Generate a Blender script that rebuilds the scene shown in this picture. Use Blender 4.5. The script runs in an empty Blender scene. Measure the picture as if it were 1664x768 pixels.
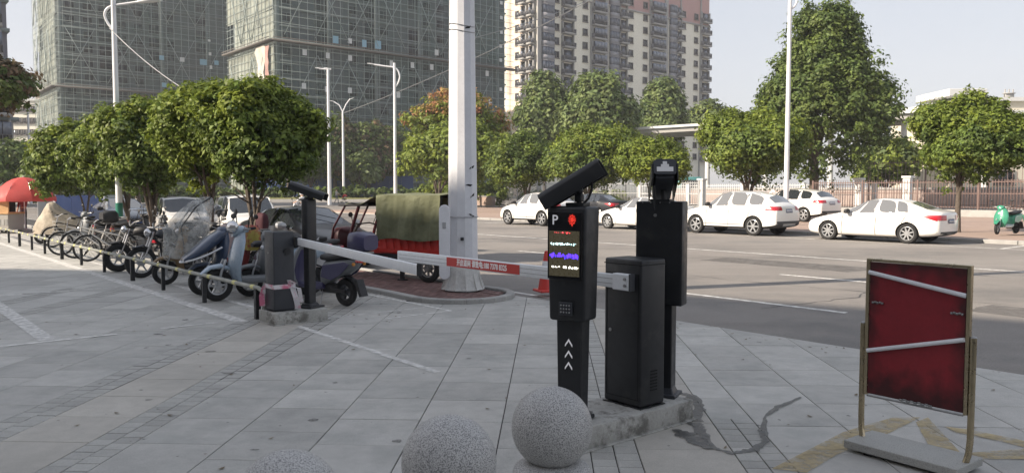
import bpy, bmesh, math, random
import numpy as np
from mathutils import Vector, Matrix, Euler
from mathutils.bvhtree import BVHTree
PI = math.pi
R = math.radians
rnd = random.Random(7)
sc = bpy.context.scene
C = sc.collection
# ------------------------------------------------------------------ camera
F = 1300.0; EYE = 1.65; HOR = 308.0
cam = bpy.data.cameras.new('camera'); cam_o = bpy.data.objects.new('camera', cam); C.objects.link(cam_o)
cam.sensor_fit = 'HORIZONTAL'; cam.sensor_width = 36.0; cam.lens = 36.0*F/1664.0
cam.clip_start = .05; cam.clip_end = 3000
PITCH = math.atan((384.0-HOR)/F)
cam_o.location = (0, 0, EYE); cam_o.rotation_euler = (PI/2-PITCH, 0, 0)
sc.camera = cam_o
# ------------------------------------------------------------------ sky and sun
SUN_AZ = math.atan2(-.33, -.94); SUN_EL = R(31)
w = bpy.data.worlds.new('World'); sc.world = w; w.use_nodes = True
nt = w.node_tree; nt.nodes.clear()
sky = nt.nodes.new('ShaderNodeTexSky'); sky.sky_type = 'NISHITA'; sky.sun_disc = False
sky.sun_elevation = SUN_EL; sky.sun_rotation = PI/2-SUN_AZ
sky.air_density = 1.2; sky.dust_density = 1.6; sky.ozone_density = 1.5; sky.altitude = 50
hs = nt.nodes.new('ShaderNodeHueSaturation'); hs.inputs['Saturation'].default_value = .9
bg = nt.nodes.new('ShaderNodeBackground'); bg.inputs['Strength'].default_value = .15
tint = nt.nodes.new('ShaderNodeMixRGB'); tint.blend_type = 'MULTIPLY'; tint.inputs[0].default_value = 1
tint.inputs[2].default_value = (.985, .977, 1.035, 1)
wo = nt.nodes.new('ShaderNodeOutputWorld')
gm = nt.nodes.new('ShaderNodeGamma'); gm.inputs['Gamma'].default_value = .25          # hazy day: an evenly pale sky
nt.links.new(sky.outputs[0], gm.inputs['Color']); nt.links.new(gm.outputs[0], hs.inputs['Color']); nt.links.new(hs.outputs[0], tint.inputs[1])
nt.links.new(tint.outputs[0], bg.inputs['Color']); nt.links.new(bg.outputs[0], wo.inputs[0])
sl = bpy.data.lights.new('sun', 'SUN'); sl.energy = 2.5; sl.angle = R(.6); sl.color = (1, .87, .72)
so = bpy.data.objects.new('sun', sl); C.objects.link(so)
sdir = Vector((math.cos(SUN_AZ)*math.cos(SUN_EL), math.sin(SUN_AZ)*math.cos(SUN_EL), math.sin(SUN_EL)))
so.rotation_euler = sdir.to_track_quat('Z', 'Y').to_euler(); so.location = sdir*60
sc.view_settings.view_transform = 'Standard'; sc.view_settings.look = 'None'
sc.view_settings.exposure = 1.83; sc.view_settings.gamma = 1
sc.render.engine = 'CYCLES'
sc.cycles.max_bounces = 6; sc.cycles.transparent_max_bounces = 16; sc.cycles.volume_bounces = 1

# ------------------------------------------------------------------ coordinates
CU, SU = math.cos(R(-49.8)), math.sin(R(-49.8))
UA = R(-49.8)                                   # heading of +u (along the road, towards the lower right)
def UV(u, v, z=0.0): return Vector((u*CU - v*SU, u*SU + v*CU, z))
def toUV(p): return (p[0]*CU + p[1]*SU, -p[0]*SU + p[1]*CU)
def G(px, py, z=0.0):                            # where the photograph's pixel meets the height z (survey of the place)
    Y = (EYE-z)*F/(py-HOR); return Vector(((px-832)/F*Y, Y, z))
def H(py, Y): return EYE - (py-HOR)*Y/F          # height of a pixel row at the distance Y
def XA(px, Y): return (px-832)/F*Y
ROAD = -.08
# ------------------------------------------------------------------ materials
MATS = {}
def mat(name, col, rough=.6, metal=0., nz=None, bump=None, rand=0., island=0., col2=None, c2s=3., c2w=.5, emis=None, alpha=None, spec=.5, coat=0., transl=0., trans=0., streak=None, ior=1.45):
    if name in MATS: return MATS[name]
    m = bpy.data.materials.new(name); m.use_nodes = True; t = m.node_tree; N = t.nodes; L = t.links
    b = N['Principled BSDF']; out = N['Material Output']
    c = tuple(col)+(1,)
    b.inputs['Roughness'].default_value = rough; b.inputs['Metallic'].default_value = metal
    b.inputs['Specular IOR Level'].default_value = spec; b.inputs['IOR'].default_value = ior
    if coat: b.inputs['Coat Weight'].default_value = coat; b.inputs['Coat Roughness'].default_value = .08
    if trans: b.inputs['Transmission Weight'].default_value = trans
    tc = N.new('ShaderNodeTexCoord').outputs['Object']
    if rand:                                         # every copy gets its own part of the pattern
        o_i = N.new('ShaderNodeObjectInfo'); v_s = N.new('ShaderNodeVectorMath'); v_s.operation = 'MULTIPLY_ADD'
        L.new(o_i.outputs['Random'], v_s.inputs[0]); v_s.inputs[1].default_value = (37, 23, 11); L.new(tc, v_s.inputs[2]); tc = v_s.outputs[0]
    rgb = N.new('ShaderNodeRGB'); rgb.outputs[0].default_value = c; cur = rgb.outputs[0]
    def noise(scale, detail=4., r=.6, vec=tc):
        n = N.new('ShaderNodeTexNoise'); n.inputs['Scale'].default_value = scale; n.inputs['Detail'].default_value = detail; n.inputs['Roughness'].default_value = r
        L.new(vec, n.inputs['Vector']); return n.outputs['Fac']
    def rng(x, a0, a1, b0, b1):
        n = N.new('ShaderNodeMapRange'); L.new(x, n.inputs[0])
        for i, q in enumerate((a0, a1, b0, b1)): n.inputs[i+1].default_value = q
        return n.outputs[0]
    def mul(col_, fac):
        n = N.new('ShaderNodeVectorMath'); n.operation = 'SCALE'; L.new(col_, n.inputs[0]); L.new(fac, n.inputs['Scale']); return n.outputs[0]
    if col2 is not None:
        mx = N.new('ShaderNodeMixRGB'); L.new(cur, mx.inputs[1]); mx.inputs[2].default_value = tuple(col2)+(1,)
        L.new(rng(noise(c2s, 5., .65), c2w-.06, c2w+.08, 0, 1), mx.inputs[0]); cur = mx.outputs[0]
    if streak:
        mp = N.new('ShaderNodeMapping'); L.new(tc, mp.inputs[0]); mp.inputs['Scale'].default_value = streak[1]; mp.inputs['Rotation'].default_value = (0, 0, streak[4] if len(streak) > 4 else 0)
        mx = N.new('ShaderNodeMixRGB'); L.new(cur, mx.inputs[1]); mx.inputs[2].default_value = tuple(streak[0])+(1,)
        L.new(rng(noise(1., 6., .7, mp.outputs[0]), streak[2], streak[2]+.2, 0, streak[3]), mx.inputs[0]); cur = mx.outputs[0]
    for (s, a) in (nz or []): cur = mul(cur, rng(noise(s), .25, .75, 1-a, 1+a))
    if rand:
        oi = N.new('ShaderNodeObjectInfo'); cur = mul(cur, rng(oi.outputs['Random'], 0, 1, 1-rand, 1+rand))
    if island:
        ge = N.new('ShaderNodeNewGeometry'); cur = mul(cur, rng(ge.outputs['Random Per Island'], 0, 1, 1-island, 1+island))
    L.new(cur, b.inputs['Base Color'])
    if bump:
        bp = N.new('ShaderNodeBump'); bp.inputs['Strength'].default_value = bump[1]; bp.inputs['Distance'].default_value = bump[2] if len(bump) > 2 else .01
        L.new(noise(bump[0], 5., .6), bp.inputs['Height']); L.new(bp.outputs[0], b.inputs['Normal'])
    if nz and rough < .9 and rough > .2: L.new(rng(noise(nz[0][0]*1.7), .3, .7, rough-.1, min(1, rough+.1)), b.inputs['Roughness'])
    if emis: b.inputs['Emission Color'].default_value = tuple(emis[0])+(1,); b.inputs['Emission Strength'].default_value = emis[1]
    surf = b.outputs[0]
    if transl:
        tr = N.new('ShaderNodeBsdfTranslucent'); L.new(cur, tr.inputs[0]); ms = N.new('ShaderNodeMixShader'); ms.inputs[0].default_value = transl
        L.new(surf, ms.inputs[1]); L.new(tr.outputs[0], ms.inputs[2]); surf = ms.outputs[0]
    if alpha is not None:
        tp = N.new('ShaderNodeBsdfTransparent'); ms = N.new('ShaderNodeMixShader')
        if isinstance(alpha, tuple): L.new(rng(noise(alpha[2], 3.), .35, .65, alpha[0], alpha[1]), ms.inputs[0])
        else: ms.inputs[0].default_value = alpha
        L.new(tp.outputs[0], ms.inputs[1]); L.new(surf, ms.inputs[2]); surf = ms.outputs[0]
    L.new(surf, out.inputs[0]); MATS[name] = m; return m
# ------------------------------------------------------------------ mesh building
def I4(): return Matrix.Identity(4)
def T(x, y=0, z=0): return Matrix.Translation(x if isinstance(x, Vector) else (x, y, z))
def RZ(a): return Matrix.Rotation(a, 4, 'Z')
def RX(a): return Matrix.Rotation(a, 4, 'X')
def RY(a): return Matrix.Rotation(a, 4, 'Y')
class B:
    """a bmesh one adds shapes to"""
    def __init__(s): s.bm = bmesh.new()
    def _fin(s, vs, M_, mi, fs=None):
        if M_ is not None:
            for v in vs: v.co = M_ @ v.co
        if mi:
            seen = fs if fs is not None else {f for v in vs for f in v.link_faces}
            for f in seen: f.material_index = mi
        return s
    def box(s, c, d, M_=None, bev=0., seg=1, mi=0, taper=None):
        r = bmesh.ops.create_cube(s.bm, size=1); vs = r['verts']
        for v in vs:
            k = 1
            if taper and v.co.z > 0: v.co.x *= taper[0]; v.co.y *= taper[1]
            v.co = Vector((v.co.x*d[0]+c[0], v.co.y*d[1]+c[1], v.co.z*d[2]+c[2]))
        if bev:
            es = list({e for v in vs for e in v.link_edges})
            rr = bmesh.ops.bevel(s.bm, geom=es, offset=bev, segments=seg, profile=.5, affect='EDGES', clamp_overlap=True)
            vs = list({v for f in rr['faces'] for v in f.verts} | {v for v in vs if v.is_valid})
        return s._fin(vs, M_, mi)
    def poly(s, pts, M_=None, mi=0):
        vs = [s.bm.verts.new(p) for p in pts]; f = s.bm.faces.new(vs); s._fin(vs, M_, mi, [f]); return s
    def prism(s, pts, h0, h1, axis='Z', M_=None, mi=0, bev=0., seg=1):
        """polygon (a,b) extruded along an axis from h0 to h1"""
        def P(a, b, h): return (a, b, h) if axis == 'Z' else ((a, h, b) if axis == 'Y' else (h, a, b))
        v0 = [s.bm.verts.new(P(a, b, h0)) for a, b in pts]; v1 = [s.bm.verts.new(P(a, b, h1)) for a, b in pts]
        n = len(pts); fs = [s.bm.faces.new(v0[::-1]), s.bm.faces.new(v1)]
        for i in range(n): fs.append(s.bm.faces.new((v0[i], v0[(i+1) % n], v1[(i+1) % n], v1[i])))
        vs = v0+v1
        bmesh.ops.recalc_face_normals(s.bm, faces=fs)
        if bev:
            rr = bmesh.ops.bevel(s.bm, geom=list({e for f in fs for e in f.edges}), offset=bev, segments=seg, profile=.5, affect='EDGES', clamp_overlap=True)
            vs = list({v for f in rr['faces'] for v in f.verts} | {v for v in vs if v.is_valid})
        return s._fin(vs, M_, mi)
    def tube(s, pts, r, n=8, M_=None, mi=0, cap=True, closed=False):
        pts = [Vector(p) for p in pts]; m = len(pts); rr = r if isinstance(r, (list, tuple)) else [r]*m
        rings = []; up = None
        for i, p in enumerate(pts):
            a = pts[(i-1) % m] if (closed or i > 0) else p; b = pts[(i+1) % m] if (closed or i < m-1) else p
            d = (b-a); d = d.normalized() if d.length > 1e-9 else Vector((0, 0, 1))
            if up is None: up = Vector((0, 0, 1)) if abs(d.z) < .9 else Vector((1, 0, 0))
            x = d.cross(up); x = x.normalized() if x.length > 1e-6 else d.orthogonal().normalized()
            y = d.cross(x).normalized(); up = -y if False else x.cross(d)
            rings.append([s.bm.verts.new(p + (x*math.cos(t)+y*math.sin(t))*rr[i]) for t in [2*PI*k/n for k in range(n)]])
        for i in range(m if closed else m-1):
            A, Bq = rings[i], rings[(i+1) % m]
            for k in range(n): s.bm.faces.new((A[k], A[(k+1) % n], Bq[(k+1) % n], Bq[k]))
        if cap and not closed: s.bm.faces.new(rings[0][::-1]); s.bm.faces.new(rings[-1])
        return s._fin([v for q in rings for v in q], M_, mi)
    def cyl(s, a, b, r, n=12, r2=None, M_=None, mi=0):
        return s.tube([a, b], [r, r if r2 is None else r2], n, M_, mi)
    def lathe(s, prof, n=24, M_=None, mi=0):
        """profile of (radius, z) about Z"""
        rings = []
        for (r, z) in prof:
            rings.append([s.bm.verts.new((r*math.cos(2*PI*k/n), r*math.sin(2*PI*k/n), z)) for k in range(n)] if r > 1e-6 else [s.bm.verts.new((0, 0, z))])
        for i in range(len(prof)-1):
            A, Q = rings[i], rings[i+1]
            for k in range(n):
                if len(A) == 1 and len(Q) == 1: continue
                if len(A) == 1: s.bm.faces.new((A[0], Q[(k+1) % n], Q[k]))
                elif len(Q) == 1: s.bm.faces.new((A[k], A[(k+1) % n], Q[0]))
                else: s.bm.faces.new((A[k], A[(k+1) % n], Q[(k+1) % n], Q[k]))
        return s._fin([v for q in rings for v in q], M_, mi)
    def loft(s, st, n=14, M_=None, mi=0, p=2.4, cap=True):
        """stations (x, z, half width in y, half height, tilt) -> superellipse skin along x/z"""
        rings = []
        for q in st:
            x, z, hw, hh = q[:4]; tl = q[4] if len(q) > 4 else 0.; yo = q[5] if len(q) > 5 else 0.
            ring = []
            for k in range(n):
                t = 2*PI*k/n; cy, cz = math.cos(t), math.sin(t)
                yy = math.copysign(abs(cy)**(2/p), cy)*hw; zz = math.copysign(abs(cz)**(2/p), cz)*hh
                ring.append(s.bm.verts.new((x - zz*math.sin(tl), yy+yo, z + zz*math.cos(tl))))
            rings.append(ring)
        fs = []
        for i in range(len(st)-1):
            A, Q = rings[i], rings[i+1]
            for k in range(n): fs.append(s.bm.faces.new((A[k], A[(k+1) % n], Q[(k+1) % n], Q[k])))
        if cap: fs.append(s.bm.faces.new(rings[0][::-1])); fs.append(s.bm.faces.new(rings[-1]))
        bmesh.ops.recalc_face_normals(s.bm, faces=fs)
        return s._fin([v for q in rings for v in q], M_, mi)
    def ball(s, c, r, M_=None, mi=0, u=12, v=8, sq=(1, 1, 1)):
        rr = bmesh.ops.create_uvsphere(s.bm, u_segments=u, v_segments=v, radius=r)
        for q in rr['verts']: q.co = Vector((q.co.x*sq[0]+c[0], q.co.y*sq[1]+c[1], q.co.z*sq[2]+c[2]))
        return s._fin(rr['verts'], M_, mi)
    def xf(s, M_):
        for v in s.bm.verts: v.co = M_ @ v.co
        return s
    def mesh(s, name, mats, smooth=35):
        me = bpy.data.meshes.new(name); s.bm.to_mesh(me); s.bm.free()
        for m in (mats if isinstance(mats, (list, tuple)) else [mats]): me.materials.append(m)
        if smooth:
            me.polygons.foreach_set('use_smooth', [True]*len(me.polygons)); me.set_sharp_from_angle(angle=R(smooth))
        return me
    def obj(s, name, mats, parent=None, smooth=35, loc=None, rz=None, label=None):
        return link(name, s.mesh(name, mats, smooth), parent, loc, rz, label)
def link(name, me, parent=None, loc=None, rz=None, label=None, M_=None):
    o = bpy.data.objects.new(name, me); C.objects.link(o)
    if parent is not None: o.parent = parent
    if M_ is not None: o.matrix_local = M_
    else:
        if loc is not None: o.location = loc
        if rz is not None: o.rotation_euler = (0, 0, rz)
    if label: o['label'] = label
    return o
def tag(o, label=None, cat=None, group=None, kind=None):
    if label: o['label'] = label
    if cat: o['category'] = cat
    if group: o['group'] = group
    if kind: o['kind'] = kind
    return o
def thing(name, label, cat, loc=(0, 0, 0), rz=0, group=None, s=1):
    o = bpy.data.objects.new(name, None); C.objects.link(o); o.empty_display_size = .1
    o.location = loc; o.rotation_euler = (0, 0, rz); o.scale = (s, s, s); return tag(o, label, cat, group)
def tree_copy(o, parent=None):
    c = o.copy(); C.objects.link(c); c.parent = parent
    for ch in list(o.children): tree_copy(ch, c)
    return c
def raw(name, verts, faces, mats, parent=None, smooth=False, midx=None, kind=None, label=None):
    """mesh from numpy arrays; faces (n,k)"""
    me = bpy.data.meshes.new(name); verts = np.asarray(verts, dtype=np.float32); faces = np.asarray(faces, dtype=np.int32)
    me.vertices.add(len(verts)); me.vertices.foreach_set('co', verts.ravel())
    k = faces.shape[1]; me.loops.add(faces.size); me.loops.foreach_set('vertex_index', faces.ravel())
    me.polygons.add(len(faces)); me.polygons.foreach_set('loop_start', np.arange(0, faces.size, k, dtype=np.int32))
    for m in (mats if isinstance(mats, (list, tuple)) else [mats]): me.materials.append(m)
    if midx is not None: me.polygons.foreach_set('material_index', np.asarray(midx, dtype=np.int32))
    me.update(calc_edges=True); me.validate()
    if smooth: me.polygons.foreach_set('use_smooth', [True]*len(me.polygons))
    o = link(name, me, parent, label=label)
    if kind: o['kind'] = kind
    return o
BOXF = np.array([(0, 3, 2, 1), (4, 5, 6, 7), (0, 1, 5, 4), (1, 2, 6, 5), (2, 3, 7, 6), (3, 0, 4, 7)])
class Boxes:
    """many boxes / bars in one mesh, cheap"""
    def __init__(s): s.v = []; s.f = []; s.m = []; s.n = 0
    def box(s, c, d, M_=None, mi=0):
        p = [Vector((c[0]+sx*d[0]/2, c[1]+sy*d[1]/2, c[2]+sz*d[2]/2)) for sz in (-1, 1) for sx, sy in ((-1, -1), (1, -1), (1, 1), (-1, 1))]
        if M_ is not None: p = [M_ @ q for q in p]
        s.v += [tuple(q) for q in p]; s.f.append(BOXF + s.n); s.m += [mi]*6; s.n += 8; return s
    def bar(s, a, b, w_, h_=None, mi=0, up=(0, 0, 1)):
        a = Vector(a); b = Vector(b); d = b-a; h_ = h_ or w_
        up = Vector(up)
        if abs(d.normalized().dot(up)) > .98: up = Vector((1, 0, 0))
        x = d.cross(up).normalized()*w_/2; y = d.cross(x).normalized()*h_/2
        s.v += [tuple(q) for q in (a-x-y, a+x-y, a+x+y, a-x+y, b-x-y, b+x-y, b+x+y, b-x+y)]
        s.f.append(BOXF + s.n); s.m += [mi]*6; s.n += 8; return s
    def obj(s, name, mats, parent=None, kind=None, label=None):
        return raw(name, s.v, np.concatenate(s.f), mats, parent, midx=s.m, kind=kind, label=label)
# ------------------------------------------------------------------ shared materials
m_tile = mat('granite_tile', (.42, .412, .385), .62, col2=(.36, .358, .335), c2s=2.1, c2w=.55, nz=[(1.3, .10), (7, .10), (180, .22)], bump=(160, .25, .002), rand=.10)
m_tile2 = mat('granite_tile_far', (.425, .42, .395), .65, nz=[(.5, .12), (6, .1), (60, .12)], bump=(90, .25, .002), island=.10)
m_tilew = mat('warm_tile_strip', (.405, .385, .345), .65, nz=[(1.1, .15), (9, .08), (180, .2)], bump=(160, .25, .002), rand=.07)
m_sett = mat('sett', (.375, .37, .345), .7, nz=[(5, .12), (120, .2)], bump=(120, .4, .003), rand=.10, island=.08)
m_joint = mat('dark_joint', (.045, .045, .045), .9, nz=[(8, .3)])
m_road = mat('asphalt', (.238, .220, .202), .85, nz=[(.12, .12), (.7, .10), (60, .25), (220, .3)], bump=(140, .8, .006), streak=((.13, .122, .115), (.05, .75, 1), .47, .5, R(49.8)), col2=(.165, .157, .148), c2s=.35, c2w=.55)
m_ground = mat('far_ground', (.22, .21, .19), .9, nz=[(.05, .15), (1, .1)])
m_pave = mat('brown_brick_paving', (.335, .25, .205), .85, nz=[(.3, .12), (3, .12), (40, .15)], bump=(40, .4, .005))
m_redbrick = mat('red_paving_brick', (.19, .115, .105), .85, nz=[(1.2, .2), (40, .15)], island=.22, bump=(60, .4, .003))
m_kerb = mat('concrete_kerb', (.33, .325, .31), .8, nz=[(2, .15), (40, .15)], rand=.08, bump=(80, .4, .003))
m_conc = mat('rough_concrete', (.37, .365, .34), .85, nz=[(4, .2), (50, .15)], col2=(.16, .155, .14), c2s=7, c2w=.56, bump=(45, .8, .008))
m_paint = mat('white_road_paint', (.80, .79, .75), .7, nz=[(6, .15)], alpha=(.5, 1., 9))
m_paintw = mat('worn_white_paint', (.74, .73, .70), .75, nz=[(6, .15)], alpha=(.5, .9, 13))
m_yellow = mat('worn_yellow_paint', (.46, .37, .20), .75, nz=[(5, .2)], alpha=(.2, .8, 8))
m_wet = mat('wet_stain', (.035, .037, .036), .35, alpha=(.5, .85, 22))
m_black = mat('black_metal_paint', (.017, .0185, .021), .42, col2=(.034, .034, .034), c2s=5, c2w=.60, nz=[(9, .2)], bump=(260, .12, .001))
m_black2 = mat('dark_grey_metal_paint', (.036, .039, .046), .45, nz=[(6, .15)])
m_blackgl = mat('glossy_black_panel', (.008, .008, .01), .18)
m_dark = mat('dark_plastic', (.02, .02, .022), .55, nz=[(20, .2)])
m_rubber = mat('rubber', (.018, .018, .018), .8, nz=[(30, .2)])
m_alu = mat('white_aluminium', (.76, .78, .80), .42, nz=[(4, .06), (40, .04)])
m_chrome = mat('chrome', (.62, .62, .63), .2, 1.)
m_steel = mat('grey_steel', (.32, .32, .32), .4, .8, nz=[(20, .15)])
m_bronze = mat('bronze_steel', (.44, .37, .25), .30, 1., nz=[(9, .2)])
m_white = mat('white_paint', (.74, .75, .78), .45, nz=[(3, .06), (25, .05)])
m_pole = mat('white_pole_paint', (.66, .67, .70), .5, nz=[(1.5, .07), (18, .05)], streak=((.33, .32, .30), (5, 5, .5), .64, .55))
m_lamp = mat('lamp_post_paint', (.72, .73, .75), .45, nz=[(2, .08)])
m_screen = mat('led_screen', (.05, .045, .03), .3, nz=[(45, .45)], emis=((.10, .085, .05), .12))
def led(n, c, s): return mat('led_'+n, c, .4, emis=(c, s))  # emissive: real LEDs, plus a glow added to printed marks
m_redboard = mat('faded_red_board', (.245, .018, .027), .45, nz=[(4, .15), (40, .1)], streak=((.12, .012, .018), (10, 10, .9), .55, .6))
def edge_stain(m, hx, z0, z1, dark):
    """mould creeping in from the edges of the board"""
    t = m.node_tree; N = t.nodes; L = t.links; b = N['Principled BSDF']; src = b.inputs['Base Color'].links[0].from_socket
    tc = N.new('ShaderNodeTexCoord'); sp = N.new('ShaderNodeSeparateXYZ'); L.new(tc.outputs['Object'], sp.inputs[0])
    def mth(op, a, c=None):
        n = N.new('ShaderNodeMath'); n.operation = op
        for i_, q in enumerate((a, c)):
            if q is None: continue
            if isinstance(q, (int, float)): n.inputs[i_].default_value = q
            else: L.new(q, n.inputs[i_])
        return n.outputs[0]
    ex = mth('DIVIDE', mth('SUBTRACT', mth('ABSOLUTE', sp.outputs[0]), hx), .10)
    lo = mth('DIVIDE', mth('SUBTRACT', z0, sp.outputs[2]), .16); hi = mth('DIVIDE', mth('SUBTRACT', sp.outputs[2], z1), .10)
    nz = N.new('ShaderNodeTexNoise'); nz.inputs['Scale'].default_value = 9; nz.inputs['Detail'].default_value = 6; L.new(tc.outputs['Object'], nz.inputs['Vector'])
    v = mth('ADD', mth('MAXIMUM', mth('MAXIMUM', ex, lo), hi), mth('MULTIPLY', mth('SUBTRACT', nz.outputs['Fac'], .5), 2.6))
    mr = N.new('ShaderNodeMapRange'); L.new(v, mr.inputs[0]); mr.inputs[1].default_value = -.25; mr.inputs[2].default_value = .9; mr.inputs[4].default_value = .88
    mx = N.new('ShaderNodeMixRGB'); L.new(mr.outputs[0], mx.inputs[0]); L.new(src, mx.inputs[1]); mx.inputs[2].default_value = tuple(dark)+(1,); L.new(mx.outputs[0], b.inputs['Base Color'])
edge_stain(m_redboard, .235, .53, 1.10, (.035, .010, .011))
m_red = mat('red_paint', (.5, .035, .025), .4, nz=[(8, .15)])
m_redpl = mat('red_plastic', (.55, .05, .04), .4)
m_tarp = mat('olive_tarpaulin', (.155, .165, .095), .8, nz=[(3, .12)], bump=(5, .8, .05))
m_granite = mat('speckled_granite', (.52, .515, .50), .5, nz=[(3, .08), (420, .2)], col2=(.17, .17, .17), c2s=170, c2w=.51, bump=(150, .12, .001))
m_slab = mat('granite_slab', (.36, .36, .34), .6, nz=[(3, .12)], col2=(.2, .2, .19), c2s=170, c2w=.56, bump=(120, .3, .002))
m_glass = mat('dark_glass', (.025, .03, .035), .06, spec=.8, coat=1)
m_glassl = mat('car_glass', (.15, .155, .16), .06, spec=.8, coat=1)
m_carwhite = mat('white_car_paint', (.80, .78, .74), .28, coat=1)
m_carblack = mat('black_car_paint', (.010, .011, .014), .32, coat=.35)
m_carmaroon = mat('maroon_car_paint', (.05, .012, .014), .25, coat=1)
m_carblue = mat('dark_blue_car_paint', (.02, .03, .05), .25, coat=1)
m_cargrey = mat('silver_car_paint', (.36, .37, .38), .3, .3, coat=1)
m_clad = mat('grey_cladding', (.06, .06, .062), .6)
m_under = mat('underbody', (.012, .012, .012), .9)
m_tail = mat('red_tail_lamp', (.42, .01, .02), .2, coat=1)
m_head = mat('clear_lamp', (.55, .57, .6), .15, coat=1)
m_plate = mat('blue_plate', (.03, .06, .16), .4)
m_bark = mat('bark', (.105, .085, .068), .9, nz=[(6, .25), (30, .2)], bump=(18, 1., .02))
m_skin = mat('skin', (.50, .31, .22), .6)
def leafm(name, c, c2, isl=.35, tr=.3): 
    return mat(name, c, .55, col2=c2, c2s=.75, c2w=.5, island=isl, transl=tr, spec=.32)
m_leaf = leafm('leaf_green', (.13, .19, .040), (.19, .24, .044))
m_leafy = leafm('leaf_yellow_green', (.20, .245, .035), (.13, .18, .03))
m_leafd = leafm('leaf_dark', (.075, .115, .034), (.12, .165, .036))
m_leafb = leafm('leaf_camphor', (.10, .15, .045), (.145, .19, .05))
m_leafg = leafm('leaf_greyish', (.13, .18, .07), (.19, .235, .085))
m_leafo = leafm('leaf_orange_tip', (.42, .20, .11), (.28, .25, .05))
m_leafbr = leafm('leaf_brown', (.22, .15, .09), (.13, .11, .06))
# ================================================================== THE GROUND
def sheet(name, pts, z, m, kind='structure', parent=None, thick=0.):
    b = B()
    if thick: b.prism([(p[0], p[1]) for p in pts], z-thick, z)
    else: b.poly([(p[0], p[1], z) for p in pts])
    bmesh.ops.recalc_face_normals(b.bm, faces=b.bm.faces)
    if not thick and b.bm.faces[:][0].normal.z < 0: bmesh.ops.reverse_faces(b.bm, faces=b.bm.faces)
    o = b.obj(name, m, parent, 0)
    if kind: o['kind'] = kind
    return o
VR = 8.07; VF = 28.3                                # near and far edge of the carriageway
ground = sheet('ground', [(-1500, -300), (1500, -300), (1500, 2500), (-1500, 2500)], -.12, m_ground)
road = sheet('road', [UV(-420, VR-.9), UV(90, VR-.9), UV(90, VF+1), UV(-420, VF+1)], ROAD, m_road)
sheet('side_road', [UV(-125, VF+1), UV(-60, VF+1), UV(-60, 190), UV(-125, 190)], ROAD, m_road)
# footpath beyond the road with its kerb
far_pave = sheet('far_pavement', [UV(-58, VF+.15), UV(85, VF+.15), UV(85, 55), UV(-58, 55)], .04, m_pave, thick=.15)
kb = B().box((0, 0, 0), (1.0, .15, .14), bev=.012).mesh('kerb_stone', m_kerb)
far_kerb = tag(link('far_kerb', B().box((0, 0, 0), (143, .10, .06), M_=T(UV(13.5, VF+.09, -.05))@RZ(UA)).mesh('far_kerb', m_kerb), None), kind='structure')
for i in range(64):
    u = -40+i*1.02
    link('kerb_stone', kb, far_kerb, M_=T(UV(u, VF+.075, -.02))@RZ(UA))
# plaza: a mortar bed carrying every granite tile
PL = [UV(-62, VR), UV(40, VR), UV(40, -40), UV(-62, -40)]
plaza = sheet('plaza_paving', PL, -.012, m_joint, thick=.2)
TA = R(2.6); ax = Vector((math.sin(TA), math.cos(TA), 0)); bx = Vector((math.cos(TA), -math.sin(TA), 0))
def AB(a, b): return ax*a + bx*b
def clip(poly, nx, ny, c):                          # keep nx*x+ny*y<=c
    out = []
    for i in range(len(poly)):
        p, q = poly[i], poly[(i+1) % len(poly)]; dp = nx*p[0]+ny*p[1]-c; dq = nx*q[0]+ny*q[1]-c
        if dp <= 0: out.append(p)
        if (dp < 0) != (dq < 0) and dp != dq:
            t = dp/(dp-dq); out.append((p[0]+(q[0]-p[0])*t, p[1]+(q[1]-p[1])*t))
    return out
# columns across: tiles .6 wide, with the two setts bands (two rows of setts each) repeating
cols = []
def add_period(b0):                                 # band, strip, band, five tiles
    cols.append((b0, b0+.3, 'sett')); cols.append((b0+.3, b0+.9, 'strip')); cols.append((b0+.9, b0+1.2, 'sett'))
    for k in range(5): cols.append((b0+1.2+k*.594, b0+1.2+(k+1)*.594, 'tile'))
for k in range(-12, 6): add_period(-3.9+k*4.17)
gap = .007
tile_full = {}
def tile_mesh(wd, ln, m, nm):
    k = (round(wd, 3), round(ln, 3), m.name)
    if k not in tile_full:
        b = B().box((0, 0, -.012), (wd-gap, ln-gap, .024)); bmesh.ops.bevel(b.bm, geom=[e for e in b.bm.edges if all(v.co.z > -.001 for v in e.verts)], offset=.003, segments=1, affect='EDGES')
        tile_full[k] = b.mesh(nm, m, 0)
    return tile_full[k]
cand = []
for (b0, b1, ty) in cols:
    step = .130 if ty == 'sett' else .58
    rows = [(b0, (b0+b1)/2), ((b0+b1)/2, b1)] if ty == 'sett' else [(b0, b1)]
    if ty == 'sett' and 1.0 < b0 < 1.5: plain4 = (b0, b1)
    amax = 13 if ty == 'sett' else 62
    if ty == 'sett':
        a = 12.9
        while a < 62:
            c = AB(a+.29, (b0+b1)/2)
            if toUV(c)[1] < VR+.5 and abs(c.x) < .72*c.y+2.8 and not (toUV(c)[1] > 6.7 and toUV(c)[0] < -9.95): cand.append((c.length+60, c, b0, b1, a, a+.58, 'tile'))
            a += .58
    for (r0, r1) in rows:
        off = rnd.uniform(0, .1) if ty == 'sett' else .28+rnd.choice((0, 0, 0, .29, .03))
        a = 3.0+off-step*2
        while a < amax:
            c = AB(a+step/2, (r0+r1)/2); u, v = toUV(c)
            if v < VR+.5 and u < 22 and abs(c.x) < .72*c.y+2.8 and not (v > 6.7 and v < 8.0 and (u < -9.95 or (u+9.95)**2+(v-7.33)**2 < .3)):
                if not (ty == 'sett' and 1.0 < r0 < 1.5 and a > 5.75): cand.append((c.length, c, r0, r1, a, a+step, ty))
            a += step
a = 5.75
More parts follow.
